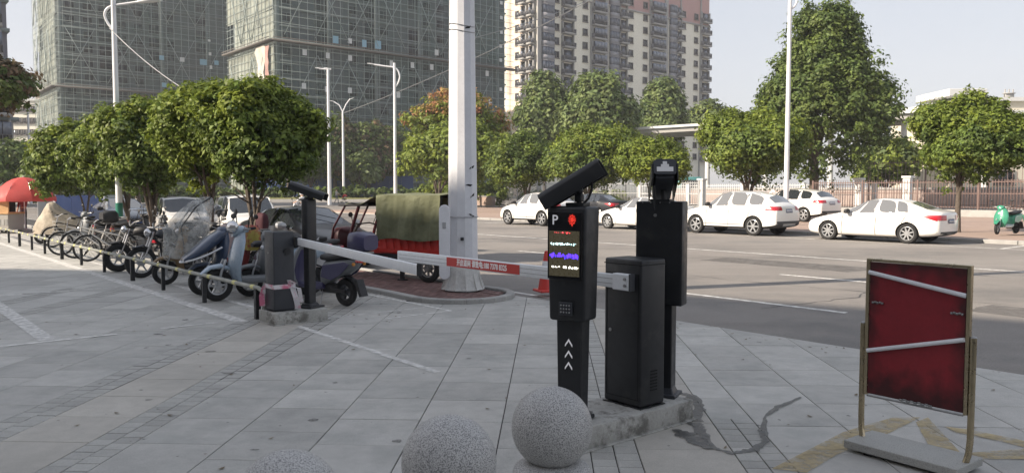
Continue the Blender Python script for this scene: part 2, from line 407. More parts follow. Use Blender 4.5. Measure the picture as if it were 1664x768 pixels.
while a < 12:
    c = AB(a+.29, sum(plain4)/2)
    if toUV(c)[1] < VR+.5: cand.append((c.length, c, plain4[0], plain4[1], a, a+.58, 'tile'))
    a += .58
cand.sort(key=lambda q: q[0])
nt_, ns_ = 0, 0
farv, farf, n0 = [], [], 0
sv, sf, s0 = [], [], 0
for (d, c, r0, r1, a0, a1, ty) in cand:
    u, v = toUV(c); sett = ty == 'sett'
    m = m_sett if sett else (m_tilew if ty == 'strip' else m_tile)
    corners = [AB(a0+gap/2, r0+gap/2), AB(a0+gap/2, r1-gap/2), AB(a1-gap/2, r1-gap/2), AB(a1-gap/2, r0+gap/2)]
    pts = [(p.x, p.y) for p in corners]
    cl = clip(pts, -SU, CU, VR-.012)
    if len(cl) < 3: continue
    full = len(cl) == 4 and all((Vector(p)-Vector(q)).length < 1e-6 for p, q in zip(cl, pts))
    near = (nt_ < 290 and not sett) or (sett and ns_ < 290)
    dz = rnd.uniform(-.0012, .0012)
    if near:
        if full: o = link(ty if sett else 'paving_tile', tile_mesh(r1-r0, a1-a0, m, 'tile'), plaza, M_=T(c.x, c.y, dz)@RZ(-TA)@RX(rnd.uniform(-.0012, .0012)))
        else: o = B().prism(cl, -.02, dz).obj('paving_tile' if not sett else 'sett', m, plaza, 0)
        if sett: ns_ += 1
        else: nt_ += 1
    else:
        tgt = (sv, sf) if sett else (farv, farf)
        if len(cl) == 4:
            k = len(tgt[0]); tgt[0].extend([(p[0], p[1], dz) for p in cl]); tgt[1].append((k, k+1, k+2, k+3))
raw('paving_tiles', farv, farf, m_tile2, plaza, kind='stuff')
if sv: raw('setts', sv, sf, m_sett, plaza, kind='stuff')
# ---- planting strip with brick paving and rounded kerb along the road (left of the barriers)
isl = []
for k in range(13):
    t = -PI/2+PI*k/12; isl.append((-9.95+math.cos(t)*.82, 7.33+math.sin(t)*.80))
outer = [(-60, 6.53)]+isl+[(-60, 8.13)]
strip = B().prism([tuple(UV(u, v)[:2]) for u, v in outer], -.2, .035).obj('brick_island', m_joint, None, 0); strip['kind'] = 'structure'
bv, bf = [], []
ins = lambda u, v: (v > 6.66 and v < 8.0 and (u < -9.95 or ((u+9.95)/.70)**2+((v-7.33)/.68)**2 < 1))
uu = -40
while uu < -9:
    vv = 6.66; r_ = 0
    while vv < 8.0:
        u0 = uu+(.1 if r_ % 2 else 0)
        if ins(u0+.1, vv+.05):
            k = len(bv); z = .045+rnd.uniform(-.003, .003)
            P4 = [UV(u0+.004, vv+.004), UV(u0+.196, vv+.004), UV(u0+.196, vv+.096), UV(u0+.004, vv+.096)]
            bv += [(p.x, p.y, z) for p in P4]+[(p.x, p.y, z-.03) for p in P4]
            bf += [(k, k+1, k+2, k+3), (k, k+4, k+5, k+1), (k+1, k+5, k+6, k+2), (k+2, k+6, k+7, k+3), (k+3, k+7, k+4, k)]
        vv += .1; r_ += 1
    uu += .2
raw('bricks', bv, bf, m_redbrick, strip, kind='stuff')
# kerb stones round the island
path = [(-46+i*.9, 6.58) for i in range(40)]+[(u, v) for u, v in isl]+[(-9.95-i*.9, 8.08) for i in range(1, 40)]
path = [p for p in path if p[0] < -9.9 or True]
for i in range(len(path)-1):
    p, q = UV(*path[i]), UV(*path[i+1]); d = (q-p); L_ = d.length
    if L_ < .02: continue
    link('kerb_stone', B().box((0, 0, 0), (L_-.008+(.03 if L_ < .5 else 0), .13, .17), bev=.012).mesh('kerb', m_kerb), strip, M_=T((p+q)/2+Vector((0, 0, -.015)))@RZ(math.atan2(d.y, d.x)))
# ---- markings
def strip_uv(name, pts, wd, m, z, sub=False):
    """painted band through (u,v) points"""
    P = [UV(*p) for p in pts]; b = B()
    for i in range(len(P)-1):
        d = (P[i+1]-P[i]).normalized(); n = Vector((-d.y, d.x, 0))*wd/2; e = d*(wd/2 if len(P) > 2 else 0)
        b.poly([tuple(q)[:2]+(z+i*.0006,) for q in (P[i]-n-e, P[i+1]-n+e, P[i+1]+n+e, P[i]+n-e)])
    o = b.obj(name, m, road if m is m_paint and z < 0 else plaza, 0); return o
zr = ROAD+.004; zp = .0045
strip_uv('edge_line', [(-140, 19.05), (60, 19.05)], .13, m_paint, zr)
for k in range(16): strip_uv('lane_line', [(-8.9-k*8.2, 14.7), (-8.9+2.3-k*8.2, 14.7)], .12, m_paint, zr)
for k in (-1, 0): strip_uv('lane_line', [(-5.5+k*8.2-2.9, 10.8), (-5.5+k*8.2, 10.8)], .12, m_paint, zr)
strip_uv('parking_line', [(-60, 26.0), (20, 26.0)], .1, m_paint, zr)
for k in range(9): strip_uv('parking_line', [(-8.6-k*6.1, 26.05), (-8.6-k*6.1, 28.2)], .1, m_paint, zr)
strip_uv('parking_line', [(-60, 8.7), (-9, 8.7)], .1, m_paint, zr)
strip_uv('bay_line', [(-55, 3.83), (-9.75, 3.83)], .17, m_paintw, zp)
strip_uv('bay_line', [(-55, 4.42), (-9.7, 4.42)], .10, m_paintw, zp)
strip_uv('bay_line', [(-9.0, 4.22), (-5.9, 4.1)], .08, m_paintw, zp)
strip_uv('bay_line', [(-22, 1.72), (-9.95, 1.72)], .17, m_paintw, zp)
for u in (-14.6, -9.85, -19.4):
    strip_uv('bay_line', [(u, -1.5), (u, 2.4)], .075, m_paint, zp+.001)
    if u < -14: strip_uv('bay_line', [(u, 2.2), (u, 3.6)], .075, m_paintw, zp+.001)
strip_uv('bay_line', [(-9.9, 2.9), (-9.9, 3.7)], .06, m_paintw, zp+.001)
for k in range(14): strip_uv('bay_line', [(-9.3-k*.98, 4.6), (-9.3-k*.98, 6.3)], .05, m_paintw, zp+.001)
strip_uv('bay_line', [(-23, 6.35), (-8.8, 6.35)], .06, m_paint, zp+.0016)
strip_uv('bay_line', [(-8.8, 5.3), (-8.8, 6.35)], .05, m_paint, zp+.001)
def pix_poly(name, pts, z, m, parent):
    b = B(); P = [G(x, y, z) for x, y in pts]; b.poly(P)
    if b.bm.faces[:][0].normal.z < 0 or True: 
        b.bm.normal_update()
        if b.bm.faces[:][0].normal.z < 0: bmesh.ops.reverse_faces(b.bm, faces=b.bm.faces[:])
    return b.obj(name, m, parent, 0)
pix_poly('yellow_marking', [(1262, 768), (1380, 706), (1460, 682), (1506, 682), (1440, 716), (1370, 744), (1320, 775)], .0050, m_yellow, plaza)
pix_poly('yellow_marking', [(1498, 690), (1518, 682), (1556, 722), (1580, 748), (1530, 745)], .0056, m_yellow, plaza)
pix_poly('yellow_marking', [(1545, 697), (1590, 703), (1664, 718), (1700, 727), (1700, 738), (1640, 722), (1565, 707)], .0050, m_yellow, plaza)
pix_poly('yellow_marking', [(1578, 742), (1700, 733), (1700, 752), (1600, 752)], .0056, m_yellow, plaza)
def blob_path(name, pts, ws, z, m):
    """irregular damp trail through surveyed ground points"""
    P = [G(x, y, z) for x, y in pts]; Q, W = [], []
    for i in range(len(P)-1):
        for k in range(6): Q.append(P[i].lerp(P[i+1], k/6)); W.append(ws[i]*(1-k/6)+ws[i+1]*k/6)
    Q.append(P[-1]); W.append(ws[-1]); b = B(); L_, R_ = [], []
    for i, p in enumerate(Q):
        d = (Q[min(i+1, len(Q)-1)]-Q[max(i-1, 0)]).normalized(); n = Vector((-d.y, d.x, 0))
        L_.append(b.bm.verts.new(p+n*W[i]*rnd.uniform(.5, 1.3))); R_.append(b.bm.verts.new(p-n*W[i]*rnd.uniform(.5, 1.3)))
    for i in range(len(Q)-1): b.bm.faces.new((L_[i], R_[i], R_[i+1], L_[i+1]))
    b.bm.normal_update()
    for f in b.bm.faces:
        if f.normal.z < 0: f.normal_flip()
    return b.obj(name, m, plaza, 0)
blob_path('wet_stain', [(1308, 648), (1272, 664), (1250, 680), (1246, 705), (1252, 722), (1232, 736), (1195, 742), (1165, 733), (1140, 702), (1133, 690)], [.012, .028, .012, .035, .03, .035, .022, .02, .05, .05], .0062, m_wet)
blob_path('wet_stain', [(1100, 702), (1120, 712), (1140, 722), (1160, 735)], [.02, .09, .07, .02], .0068, m_wet)
blob_path('wet_stain', [(1108, 641), (1128, 646), (1140, 665), (1134, 688)], [.02, .05, .05, .06], .0074, m_wet)

# fallen leaves and grit
g_ = np.random.default_rng(77); lv, lf = [], []
for i in range(420):
    if i < 150: c = UV(g_.uniform(-16, -8.5), g_.uniform(4.2, 8.2)); 
    elif i < 300: c = UV(g_.uniform(-12, 6), VR-.05-abs(g_.normal())*.25)
    else: c = Vector((g_.uniform(-6, 4), g_.uniform(3.6, 13), 0))
    if toUV(c)[1] > VR+.4: continue
    s_ = g_.uniform(.012, .032); a = g_.uniform(0, 6.28); zz = .006 if not (toUV(c)[0] < -9.2 and toUV(c)[1] > 6.5) else .052
    k = len(lv)
    for (dx, dy, dz) in ((-1, 0, .1), (0, -.45, .0), (1, 0, .25), (0, .45, .02)): lv.append((c.x+s_*(dx*math.cos(a)-dy*math.sin(a)), c.y+s_*(dx*math.sin(a)+dy*math.cos(a)), zz+dz*s_))
    lf.append((k, k+1, k+2, k+3))
lt = raw('leaf_litter', lv, lf, mat('dry_leaf', (.12, .09, .05), .8, island=.5), None, kind='stuff'); lt['label'] = 'scattered dry leaves and grit on the paving'

sv2, sf2 = [], []
for i in range(150):
    c = Vector((g_.uniform(-5, 4.5), g_.uniform(3.8, 12), 0)); r = g_.choice([.008, .012, .018, .035, .06], p=[.3, .3, .2, .13, .07]); k = len(sv2)
    if toUV(c)[1] > VR-.1: continue
    asp = g_.uniform(.4, 1.); a0 = g_.uniform(0, 3)
    for q in range(8): rr_ = r*g_.uniform(.6, 1.25); x_, y_ = rr_*math.cos(q*PI/4), rr_*asp*math.sin(q*PI/4); sv2.append((c.x+x_*math.cos(a0)-y_*math.sin(a0), c.y+x_*math.sin(a0)+y_*math.cos(a0), .0035))
    sf2.append(tuple(range(k, k+8)))
raw('trodden_spots', sv2, sf2, mat('dark_spot', (.10, .10, .095), .8, alpha=(.15, .7, 60)), plaza, kind='stuff')

# repairs and cracks in the asphalt
m_patch = mat('asphalt_repair', (.15, .142, .135), .9, nz=[(3, .12), (90, .25)], bump=(120, .6, .004), alpha=(.55, .95, 5))
for (u0, v0, lu, lv_) in ((-4.5, 12.3, 2.6, 1.0), (-12.0, 16.2, 3.8, 1.2), (1.0, 16.6, 1.8, 1.5), (-20, 11.9, 3.0, .9), (-2, 21.5, 5, .8)):
    P = []
    for k in range(16):
        f = k/16*4; e = int(f); t_ = f-e; q = ((t_, 0), (1, t_), (1-t_, 1), (0, 1-t_))[e]; P.append(UV(u0+lu*q[0]+rnd.uniform(-.05, .05), v0+lv_*q[1]+rnd.uniform(-.05, .05), ROAD+.0025))
    B().poly([tuple(p) for p in P]).obj('asphalt_patch', m_patch, road, 0)
def crack(P, w_):
    Q = []
    for i in range(len(P)-1):
        n = max(2, int((Vector(P[i+1])-Vector(P[i])).length/.22))
        for k in range(n): Q.append(Vector(P[i]).lerp(Vector(P[i+1]), k/n)+Vector((rnd.uniform(-.05, .05), rnd.uniform(-.05, .05))))
    b = B(); L_, R_ = [], []
    for i, q in enumerate(Q):
        d = (Q[min(i+1, len(Q)-1)]-Q[max(i-1, 0)]).normalized(); n = Vector((-d.y, d.x))*w_*rnd.uniform(.3, 1.2)
        L_.append(b.bm.verts.new(UV(*(q+n), ROAD+.003))); R_.append(b.bm.verts.new(UV(*(q-n), ROAD+.003)))
    for i in range(len(Q)-1): b.bm.faces.new((L_[i], R_[i], R_[i+1], L_[i+1]))
    b.bm.normal_update()
    for f in b.bm.faces:
        if f.normal.z < 0: f.normal_flip()
    b.obj('asphalt_crack', mat('tar_crack', (.055, .055, .055), .7), road, 0)
crack([(-16, 13.4), (-9, 13.1), (-3, 13.5), (3, 13.2)], .012); crack([(-6.5, 10.2), (-6.2, 12.5), (-6.9, 15.2), (-6.4, 18.6)], .014); crack([(-22, 17.6), (-14, 17.2), (-7, 17.6), (1, 17.3)], .014); crack([(-1.8, 9.2), (-1.2, 12), (-1.9, 16)], .012)
# ================================================================== FOREGROUND THINGS
def sphere_bollard(X, Y, d, zc, label):
    t = thing('ball_bollard', label, 'bollard', (X, Y, 0), rnd.uniform(0, 6), 'granite ball bollards in a row')
    r = d/2; B().ball((0, 0, zc), r, u=64, v=40).obj('ball', m_granite, t, 180)
    zb = zc-r
    B().lathe([(0, -.01), (r*.98, -.01), (r*.98, zb-.03), (r*.93, zb+.002), (r*.74, zb+.03), (r*.62, zb+.035), (0, zb+.035)], 48).obj('base', m_granite, t, 30)
    return t
sphere_bollard(-.895, 3.12, .43, .400, 'grey speckled granite ball at the bottom left, only its top in view')
sphere_bollard(-.285, 3.56, .43, .418, 'middle granite ball of the three, with a faint crack line across it')
sphere_bollard(.212, 4.18, .43, .394, 'granite ball on a round stone foot right in front of the parking display post')
# ------------------------------------------------ right-hand plinth and machines
def plinth(u0, u1, v0, v1, h, label):
    c = UV((u0+u1)/2, (v0+v1)/2); t = thing('concrete_plinth', label, 'plinth', c, UA)
    b = B().box((0, 0, h/2-.01), (u1-u0, v1-v0, h+.02), bev=.014, seg=2)
    bmesh.ops.subdivide_edges(b.bm, edges=[e for e in b.bm.edges if e.calc_length() > .2], cuts=14, use_grid_fill=True)
    for q in b.bm.verts:
        if q.co.z > .01: q.co += Vector((rnd.uniform(-1, 1), rnd.uniform(-1, 1), rnd.uniform(-1, 1)))*.0035
    b.obj('slab', m_conc, t, 40)
    B().box((0, 0, .004), (u1-u0+.05, v1-v0+.05, .012), bev=.004).obj('mortar_skirt', m_conc, t, 30)
    return t
plinth(-3.96, -3.49, 3.52, 4.66, .148, 'long rough concrete plinth under the black machines on the right')
plinth(-9.70, -9.21, 4.02, 4.73, .15, 'short weathered concrete plinth under the far grey barrier box')
ZP = .148
def rrect(w_, h_, r, n=4):
    o = []
    for cx, cy, a0 in ((w_/2-r, h_/2-r, 0), (-w_/2+r, h_/2-r, PI/2), (-w_/2+r, -h_/2+r, PI), (w_/2-r, -h_/2+r, 3*PI/2)):
        for k in range(n+1): a = a0+PI/2*k/n; o.append((cx+r*math.cos(a), cy+r*math.sin(a)))
    return o
def camera_hood(parent, ln, wd, th, M_, sticker=False):
    """long plate-reader camera under a thin rounded hood; local x = looking direction"""
    b = B(); n = 8
    prof = [(-wd/2, -th*.62), (-wd/2, th*.10), (-wd*.44, th*.28), (-wd*.30, th*.42), (wd*.30, th*.42), (wd*.44, th*.28), (wd/2, th*.10), (wd/2, -th*.62)]
    outer = prof; inner = [(y*.93, z-.008 if abs(y) < wd*.45 else z) for y, z in prof]
    poly = outer+inner[::-1]
    b.prism(poly, -ln/2, ln/2, 'X', M_)
    b.obj('camera_hood', m_black, parent, 30)
    c = B(); c.box((-.01, 0, -th*.22), (ln*.86, wd*.72, th*.62), M_, bev=.008)
    c.obj('camera_body', m_black2, parent, 30)
    B().box((ln*.43, 0, -th*.22), (.012, wd*.6, th*.5), M_, bev=.004).obj('lens_window', m_blackgl, parent, 30)
    if sticker:
        s = B().prism(rrect(wd*.86, th*.78, .02, 3), -ln/2-.006, -ln/2+.004, 'X', M_@T(0, 0, -th*.02)); s.obj('end_cap', m_black2, parent, 30)
        s = B().box((-ln/2-.009, 0, -th*.16), (.004, wd*.62, th*.24), M_)
        s.box((-ln/2-.009, 0, th*.02), (.004, wd*.30, th*.16), M_).box((-ln/2-.009, 0, th*.16), (.004, wd*.16, th*.18), M_)
        s.obj('white_mark', led('mark', (.6, .6, .6), .02), parent, 0)  # plain white sticker with a faint glow added
# display post ------------------------------------------------------
def rotz(a): return RZ(a)
FX = -.50                                           # the display's front looks along this heading
tp = Vector((XA(931, 5.20), 5.20, ZP))
term = thing('parking_display_post', 'black parking display post with a white P, a red emblem and a lit screen', 'parking terminal', tp, R(-31))
# local: front = -Y, width along X
H0, H1 = H(520, 5.2)-ZP, H(335, 5.2)-ZP
Wd, Dp = .285, .225
b = B().box((0, 0, (H0+H1)/2), (Wd, Dp, H1-H0), bev=.022, seg=3)
for q in b.bm.verts:
    if q.co.z < H0+.08: q.co.x *= .90; q.co.y = q.co.y*.86+.008
    if q.co.z > H1-.03: q.co.y += .012*(q.co.y < 0)
b.obj('housing', m_black, term, 40)
b = B().box((0, .012, H0/2+.0), (.165, .11, H0), taper=(1.12, 1.1), bev=.006); b.obj('column', m_black, term, 30)
b = B().box((0, .0, .012), (.24, .20, .024), bev=.006); b.obj('foot_plate', m_black, term, 30)
for sx in (-1, 1):
    for sy in (-1, 1): B().cyl((sx*.10, sy*.08, .02), (sx*.10, sy*.08, .045), .011, 6).obj('bolt', m_steel, term, 30)
fy = -Dp/2
B().box((0, fy-.003, H1-.25), (.245, .006, .43), bev=.002).obj('front_panel', m_blackgl, term, 0)
sz0, sz1 = H1-.445, H1-.155
scr = B().box((-.002, fy-.0075, (sz0+sz1)/2), (.216, .003, sz1-sz0)).obj('screen', m_screen, term, 0)
def textobj(name, s_, size, M_, m, parent, ext=.0008, sx=1., bold=0.):
    cu = bpy.data.curves.new(name, 'FONT'); cu.body = s_; cu.size = size; cu.extrude = ext; cu.align_x = 'CENTER'; cu.align_y = 'CENTER'; cu.offset = bold; cu.resolution_u = 3
    o = bpy.data.objects.new('tmp', cu); C.objects.link(o)
    dg = bpy.context.evaluated_depsgraph_get(); me = bpy.data.meshes.new_from_object(o.evaluated_get(dg)); bpy.data.objects.remove(o)
    me.transform(Matrix.Diagonal((sx, 1, 1, 1))); me.materials.clear(); me.materials.append(m)
    return link(name, me, parent, M_=M_)
FRONT = RX(PI/2)
textobj('letter_p', 'P', .088, T(-.068, fy-.008, H1-.088)@FRONT, led('letter', (.62, .62, .64), .1), term, bold=.0006)
# red emblem: a round tree-like mark made of strokes
b = B(); ez = H1-.082; ex = .055
for k in range(26):
    a = 2*PI*k/26; r0_, r1_ = .010+.006*(k % 3), .029+.003*math.sin(k*2.3)
    c0 = Vector((ex+math.cos(a)*r0_*.85, fy-.0085, ez+math.sin(a)*r0_*1.1)); c1 = Vector((ex+math.cos(a)*r1_*.88, fy-.0085, ez+math.sin(a)*r1_*1.12))
    b.cyl(c0, c1, .0018, 4)
b.prism([(ex+math.cos(a)*.011, ez+math.sin(a)*.014) for a in [2*PI*k/12 for k in range(12)]], fy-.0095, fy-.008, 'Y')
b.prism([(ex-.007, ez-.03), (ex, ez-.044), (ex+.007, ez-.03)], fy-.0095, fy-.008, 'Y')
b.obj('red_emblem', led('emblem', (.9, .05, .03), .2), term, 0)
# rows of half-lit LED writing
rr = random.Random(3)
def led_row(z, x0, x1, h_, m, dens=.6, nm='led_writing'):
    q = Boxes(); x = x0
    while x < x1:
        wv = rr.choice((.003, .004, .006, .009))
        if rr.random() < dens:
            for _ in range(rr.choice((1, 2, 2))):
                hh = h_*rr.choice((.25, .5, 1.)); q.box((x+wv/2, fy-.0105, z+rr.uniform(-h_, h_)*.3), (wv, .001, hh))
        x += wv+rr.choice((.001, .001, .004, .008))
    q.obj(nm, m, scr.parent, kind='stuff')
led_row(sz1-.012, -.070, .045, .009, led('red', (1, .10, .12), 0.5), .7)
led_row(sz1-.084, -.098, .095, .014, led('cyan', (.75, 1., 1.), .55), .75)
led_row(sz1-.160, -.103, .100, .024, led('violet', (.10, .035, 1.), .7), .95); led_row(sz1-.160, -.103, .100, .026, led('violet', (.10, .035, 1.), .7), .95)
led_row(sz1-.232, -.090, .098, .015, led('whitel', (1, .97, .88), .55), .75)
# speaker grille
gz = H0+.085
B().box((.005, fy+.004, gz), (.095, .012, .085), bev=.003).obj('speaker_plate', m_black2, term, 0)
b = B()
for i in range(4):
    for k in range(3): b.ball((.005-.030+i*.020, fy-.004, gz-.022+k*.022), .0062, u=8, v=4)
b.obj('speaker_holes', m_steel, term)['kind'] = 'stuff'
for k in range(3):
    z = H0-.14-k*.075; M_ = T(-.002, .012-.055*1.06-.0035-.0002*k, z)
    B().prism([(-.026, -.018), (0, .020), (.026, -.018), (.026, -.032), (0, .004), (-.026, -.032)], -.0015, .0015, 'Y', M_).obj('arrow_mark', led('letter', (.62, .62, .64), .1), term, 0)  # printed arrows, given a slight glow of their own
# camera with hood on top: long side seen nearly square-on, rising to the right
cm = T(-.012, .0, H1+.125)@RZ(R(27+4))@RY(R(31))@RZ(PI)
CAMM = T(.0, 0, H1+.128)@RZ(R(27))@RY(R(-29))
camera_hood(term, .45, .17, .112, T(-.01, 0, H1+.150)@RZ(R(31-14))@RY(R(-31))@RZ(PI))
b = B().box((.03, .01, H1+.012), (.13, .10, .024), bev=.004).cyl((.04, .01, H1+.02), (.04, .01, H1+.11), .018, 10).ball((.04, .01, H1+.10), .028)
b.box((.04, .01, H1+.055), (.05, .045, .05), bev=.005); b.obj('camera_bracket', m_black, term)
B().tube([(.13, .01, H1+.17), (.135, .0, H1+.11), (.115, -.01, H1+.05), (.07, -.01, H1+.01)], .008, 8).obj('cable', m_rubber, term)
# boom gate cabinets -------------------------------------------------
def gate_cabinet(u, v, du, dv, h, z0, label, m, nm='barrier_gate'):
    t = thing(nm, label, 'barrier gate', UV(u, v, z0), UA)
    B().box((0, 0, h/2+.006), (du, dv, h-.012), bev=.014, seg=3).obj('cabinet', m, t, 40)
    B().box((0, 0, .004), (du+.012, dv+.012, .008)).obj('base_plate', m_black, t, 0)
    return t
g1 = gate_cabinet(-3.72, 4.275, .34, .255, H(421, 5.5)-ZP, ZP, 'black boom gate cabinet on the right with the white arm carrying a red phone banner', m_black)
hc = H(421, 5.5)-ZP
B().box((0, 0, hc-.035), (.344, .259, .006)).obj('lid_seam', m_under, g1, 0)
for (y_, zz, a_, c_) in ((-.1288, hc*.5-.02, .28, .003), ):
    for s_ in (-1, 1): B().box((s_*.145, y_, zz), (.003, .0025, hc-.16)).obj('door_seam', m_under, g1, 0)
    for s_ in (-1, 1): B().box((0, y_, zz+s_*(hc/2-.08)), (.29, .0025, .003)).obj('door_seam', m_under, g1, 0)
B().cyl((-.11, -.127, .52), (-.11, -.133, .52), .013, 12).obj('door_lock', m_steel, g1)
b = B()
for k in range(7): b.box((.1715, .01, .12+k*.022), (.004, .07, .009))
b.obj('vent_slots', m_under, g1)['kind'] = 'stuff'
# arm 1: local x = +u ; runs towards -u from the -v face
za = H(463, 5.28)-ZP
av = -.255/2-.045; L1 = 2.93
arm = B().box((-L1/2+.115, av, za), (L1, .038, .095), bev=.008, seg=2)
arm.obj('boom_arm', m_alu, g1, 40)
b = B().box((.045, av, za), (.16, .052, .112), bev=.006).box((.045, av+.03, za), (.10, .05, .09)); b.obj('arm_clamp', m_alu, g1, 30)
B().box((.123, av, za), (.012, .056, .118), bev=.003).obj('arm_end', m_black2, g1, 30)
for dx, dz in ((.085, .022), (.085, -.022)): B().cyl((dx, av-.026, za+dz), (dx, av-.036, za+dz), .011, 8).obj('bolt', m_steel, g1, 30)
for k in range(2): B().box((-L1/2+.1, av-.0195, za-.018+k*.034), (L1-.1, .002, .003)).obj('arm_groove', m_steel, g1, 0)
bx0, bx1 = -2.00, -1.02
B().box(((bx0+bx1)/2, av-.0205, za+.001), (bx1-bx0, .003, .076)).obj('red_banner', m_redpl, g1, 0)
textobj('banner_text', '开启道闸 请致电:180 7378 8325', .064, T((bx0+bx1)/2, av-.0235, za)@FRONT, led('banner', (.85, .85, .85), .02), g1, sx=.78, bold=.0012)  # printed lettering, faint glow added to its white
g2 = gate_cabinet(-9.46, 4.20, .27, .27, H(376, 9.9)-.15, .15, 'dark grey boom gate box on the left tied with pink and white caution tape', m_black2)
za2 = H(392, 9.9)-.15
# local +x = +u face (wide, towards us)
B().cyl((.135, .04, .74), (.15, .04, .74), .045, 20).cyl((.149, .04, .74), (.153, .04, .74), .03, 20).obj('lock_ring', m_black, g2)
B().cyl((-.02, -.135, .72), (-.02, -.14, .72), .012, 10).obj('key_hole', m_steel, g2)
p0 = Vector((.10, .16, za2)); 
dA = (UV(-5.42, 3.70)-UV(-9.30, 4.40)); La = dA.length
Mi = (T(UV(-9.46, 4.20, .15))@RZ(UA)).inverted()
e0 = Mi@(UV(-9.36, 4.38, .15+za2)); e1 = Mi@(UV(-5.58, 3.70, .15+za2-.03))
dv_ = e1-e0; Ma = T((e0+e1)/2)@RZ(math.atan2(dv_.y, dv_.x))@RY(math.asin(-dv_.z/dv_.length))
B().box((0, 0, 0), (dv_.length, .04, .09), Ma, bev=.008, seg=2).obj('boom_arm', m_alu, g2, 40)
B().box((dv_.length/2+.004, 0, 0), (.012, .046, .104), Ma, bev=.004).obj('arm_end', m_black, g2, 30)
B().box((-dv_.length/2+.05, 0, 0), (.16, .055, .12), Ma, bev=.006).obj('arm_clamp', m_black2, g2, 30)
tape = mat('caution_tape', (.62, .60, .62), .5, col2=(.60, .16, .26), c2s=9, c2w=.5)
b = B(); zt = .30
for s_ in range(2):
    b.box((0, 0, zt+s_*.012), (.276+s_*.004, .276+s_*.004, .042), None)
b2 = B(); ring = [f for f in b.bm.faces if abs(f.normal.z) > .9]; bmesh.ops.delete(b.bm, geom=ring, context='FACES'); b2.bm.free()
for (p, q, r3, wv) in (((.14, .10, zt), (.17, .13, zt-.14), (.15, .17, zt-.28), .03), ((.14, .08, zt+.01), (.19, .03, zt+.09), (.20, .12, zt+.04), .02), ((-.12, -.14, zt), (-.16, -.17, zt-.12), (-.14, -.17, zt-.25), .03), ((.14, .09, zt), (.20, .16, zt-.02), (.18, .2, zt-.2), .022)):
    P = [Vector(p).lerp(Vector(q), k/4) for k in range(4)]+[Vector(q).lerp(Vector(r3), k/5) for k in range(6)]
    for i in range(len(P)-1):
        o_ = Vector((wv*.4, wv, 0)); b.poly([P[i]-o_, P[i]+o_, P[i+1]+o_*1.05, P[i+1]-o_*1.05])
tp_ = b.obj('caution_tape', tape, None, 30); tp_.location = UV(-9.46, 4.20, .15); tp_.rotation_euler = (0, 0, UA)
tag(tp_, 'pink and white caution tape knotted round the left barrier box', 'tape')
# plate camera post on the left plinth --------------------------------
pc = thing('camera_post', 'tall slim black post with a tilted camera beside the left barrier box', 'camera post', UV(-9.43, 4.59, .15), UA+R(22))
hp = H(323, 10.15)-.15; hm = H(398, 10.15)-.15
B().box((0, 0, (hp+hm)/2), (.10, .185, hp-hm), bev=.02, seg=3).obj('housing', m_black, pc, 40)
B().box((0, 0, hm/2), (.09, .13, hm), bev=.008).obj('column', m_black, pc, 30)
B().box((0, 0, .012), (.26, .26, .024), bev=.005).box((0, 0, .04), (.2, .2, .06), bev=.02, taper=(.7, .7)).obj('foot_plate', m_black, pc, 30)
camera_hood(pc, .48, .18, .095, T(.0, 0, hp+.105)@RZ(R(49.8-22-8))@RY(R(19)))
B().cyl((0, 0, hp-.01), (0, 0, hp+.08), .02, 10).box((0, 0, hp+.01), (.07, .09, .02)).obj('camera_bracket', m_black, pc)
B().tube([(-.10, -.12, hp+.14), (-.11, -.13, hp+.02), (-.06, -.09, hp-.01), (0, -.04, hp)], .008, 8).obj('cable', m_rubber, pc)
# second display terminal, seen from the back --------------------------
yb = 5.78; tb = thing('parking_display_post', 'black rear panel of a display post standing behind the boom cabinet', 'parking terminal', Vector((XA(1084, yb), yb, ZP)), R(-27))
z0, z1 = H(496, yb)-ZP, H(327, yb)-ZP
wb = .345; db = .15
B().box((-.05, .04, (z0+z1)/2), (wb, db, z1-z0), bev=.008, seg=2).obj('housing', m_black, tb, 30)
B().box((-.05, .04-db/2-.002, (z0+z1)/2), (wb-.02, .004, z1-z0-.02)).obj('rear_panel', m_black, tb, 0)
for x_ in (-.16, -.10, -.03, .04): B().cyl((x_-.01, -.04, z1-.008), (x_-.01, -.044, z1-.008), .005, 6).obj('screw', m_steel, tb)
B().cyl((-.075, -.037, z1-.10), (-.075, -.047, z1-.10), .012, 12).obj('lock', m_steel, tb)
B().box((.02, .03, z0/2), (.065, .12, z0), bev=.006).obj('column', m_black, tb, 30)
B().box((.02, .02, .012), (.15, .2, .024), bev=.004).box((.02, .02, .045), (.11, .15, .06), bev=.006, taper=(.6, .6)).obj('foot_plate', m_black2, tb, 30)
camera_hood(tb, .40, .185, .15, T(-.05, .05, z1+.155)@RZ(R(27+84))@RY(R(27)), sticker=True)
B().tube([(-.07, -.10, z1+.12), (-.075, -.055, z1+.0), (-.07, -.045, z1-.06)], .011, 8).box((-.05, .03, z1+.008), (.15, .10, .016), bev=.003).cyl((-.04, .04, z1), (-.04, .04, z1+.1), .02).obj('camera_bracket', m_black, tb)
# ------------------------------------------------ traffic cone behind the display post
def cone(p, label, h=.62):
    t = thing('traffic_cone', label, 'traffic cone', p, .4)
    B().box((0, 0, .02), (.34, .34, .04), bev=.012).obj('base', m_redpl, t, 30)
    prof = [(.135, .04), (.115, .16), (.028, h), (0, h+.004)]
    B().lathe(prof, 24).obj('cone_body', m_redpl, t)
    for z in (.22, .40):
        r = lambda q: .115+(q-.16)*(.028-.115)/(h-.16)
        B().lathe([(r(z)+.003, z), (r(z+.1)+.003, z+.1)], 24).obj('white_band', m_white, t)
    return t
cone(G(888, 474, 0), 'red and white traffic cone half hidden by the display post', .66)
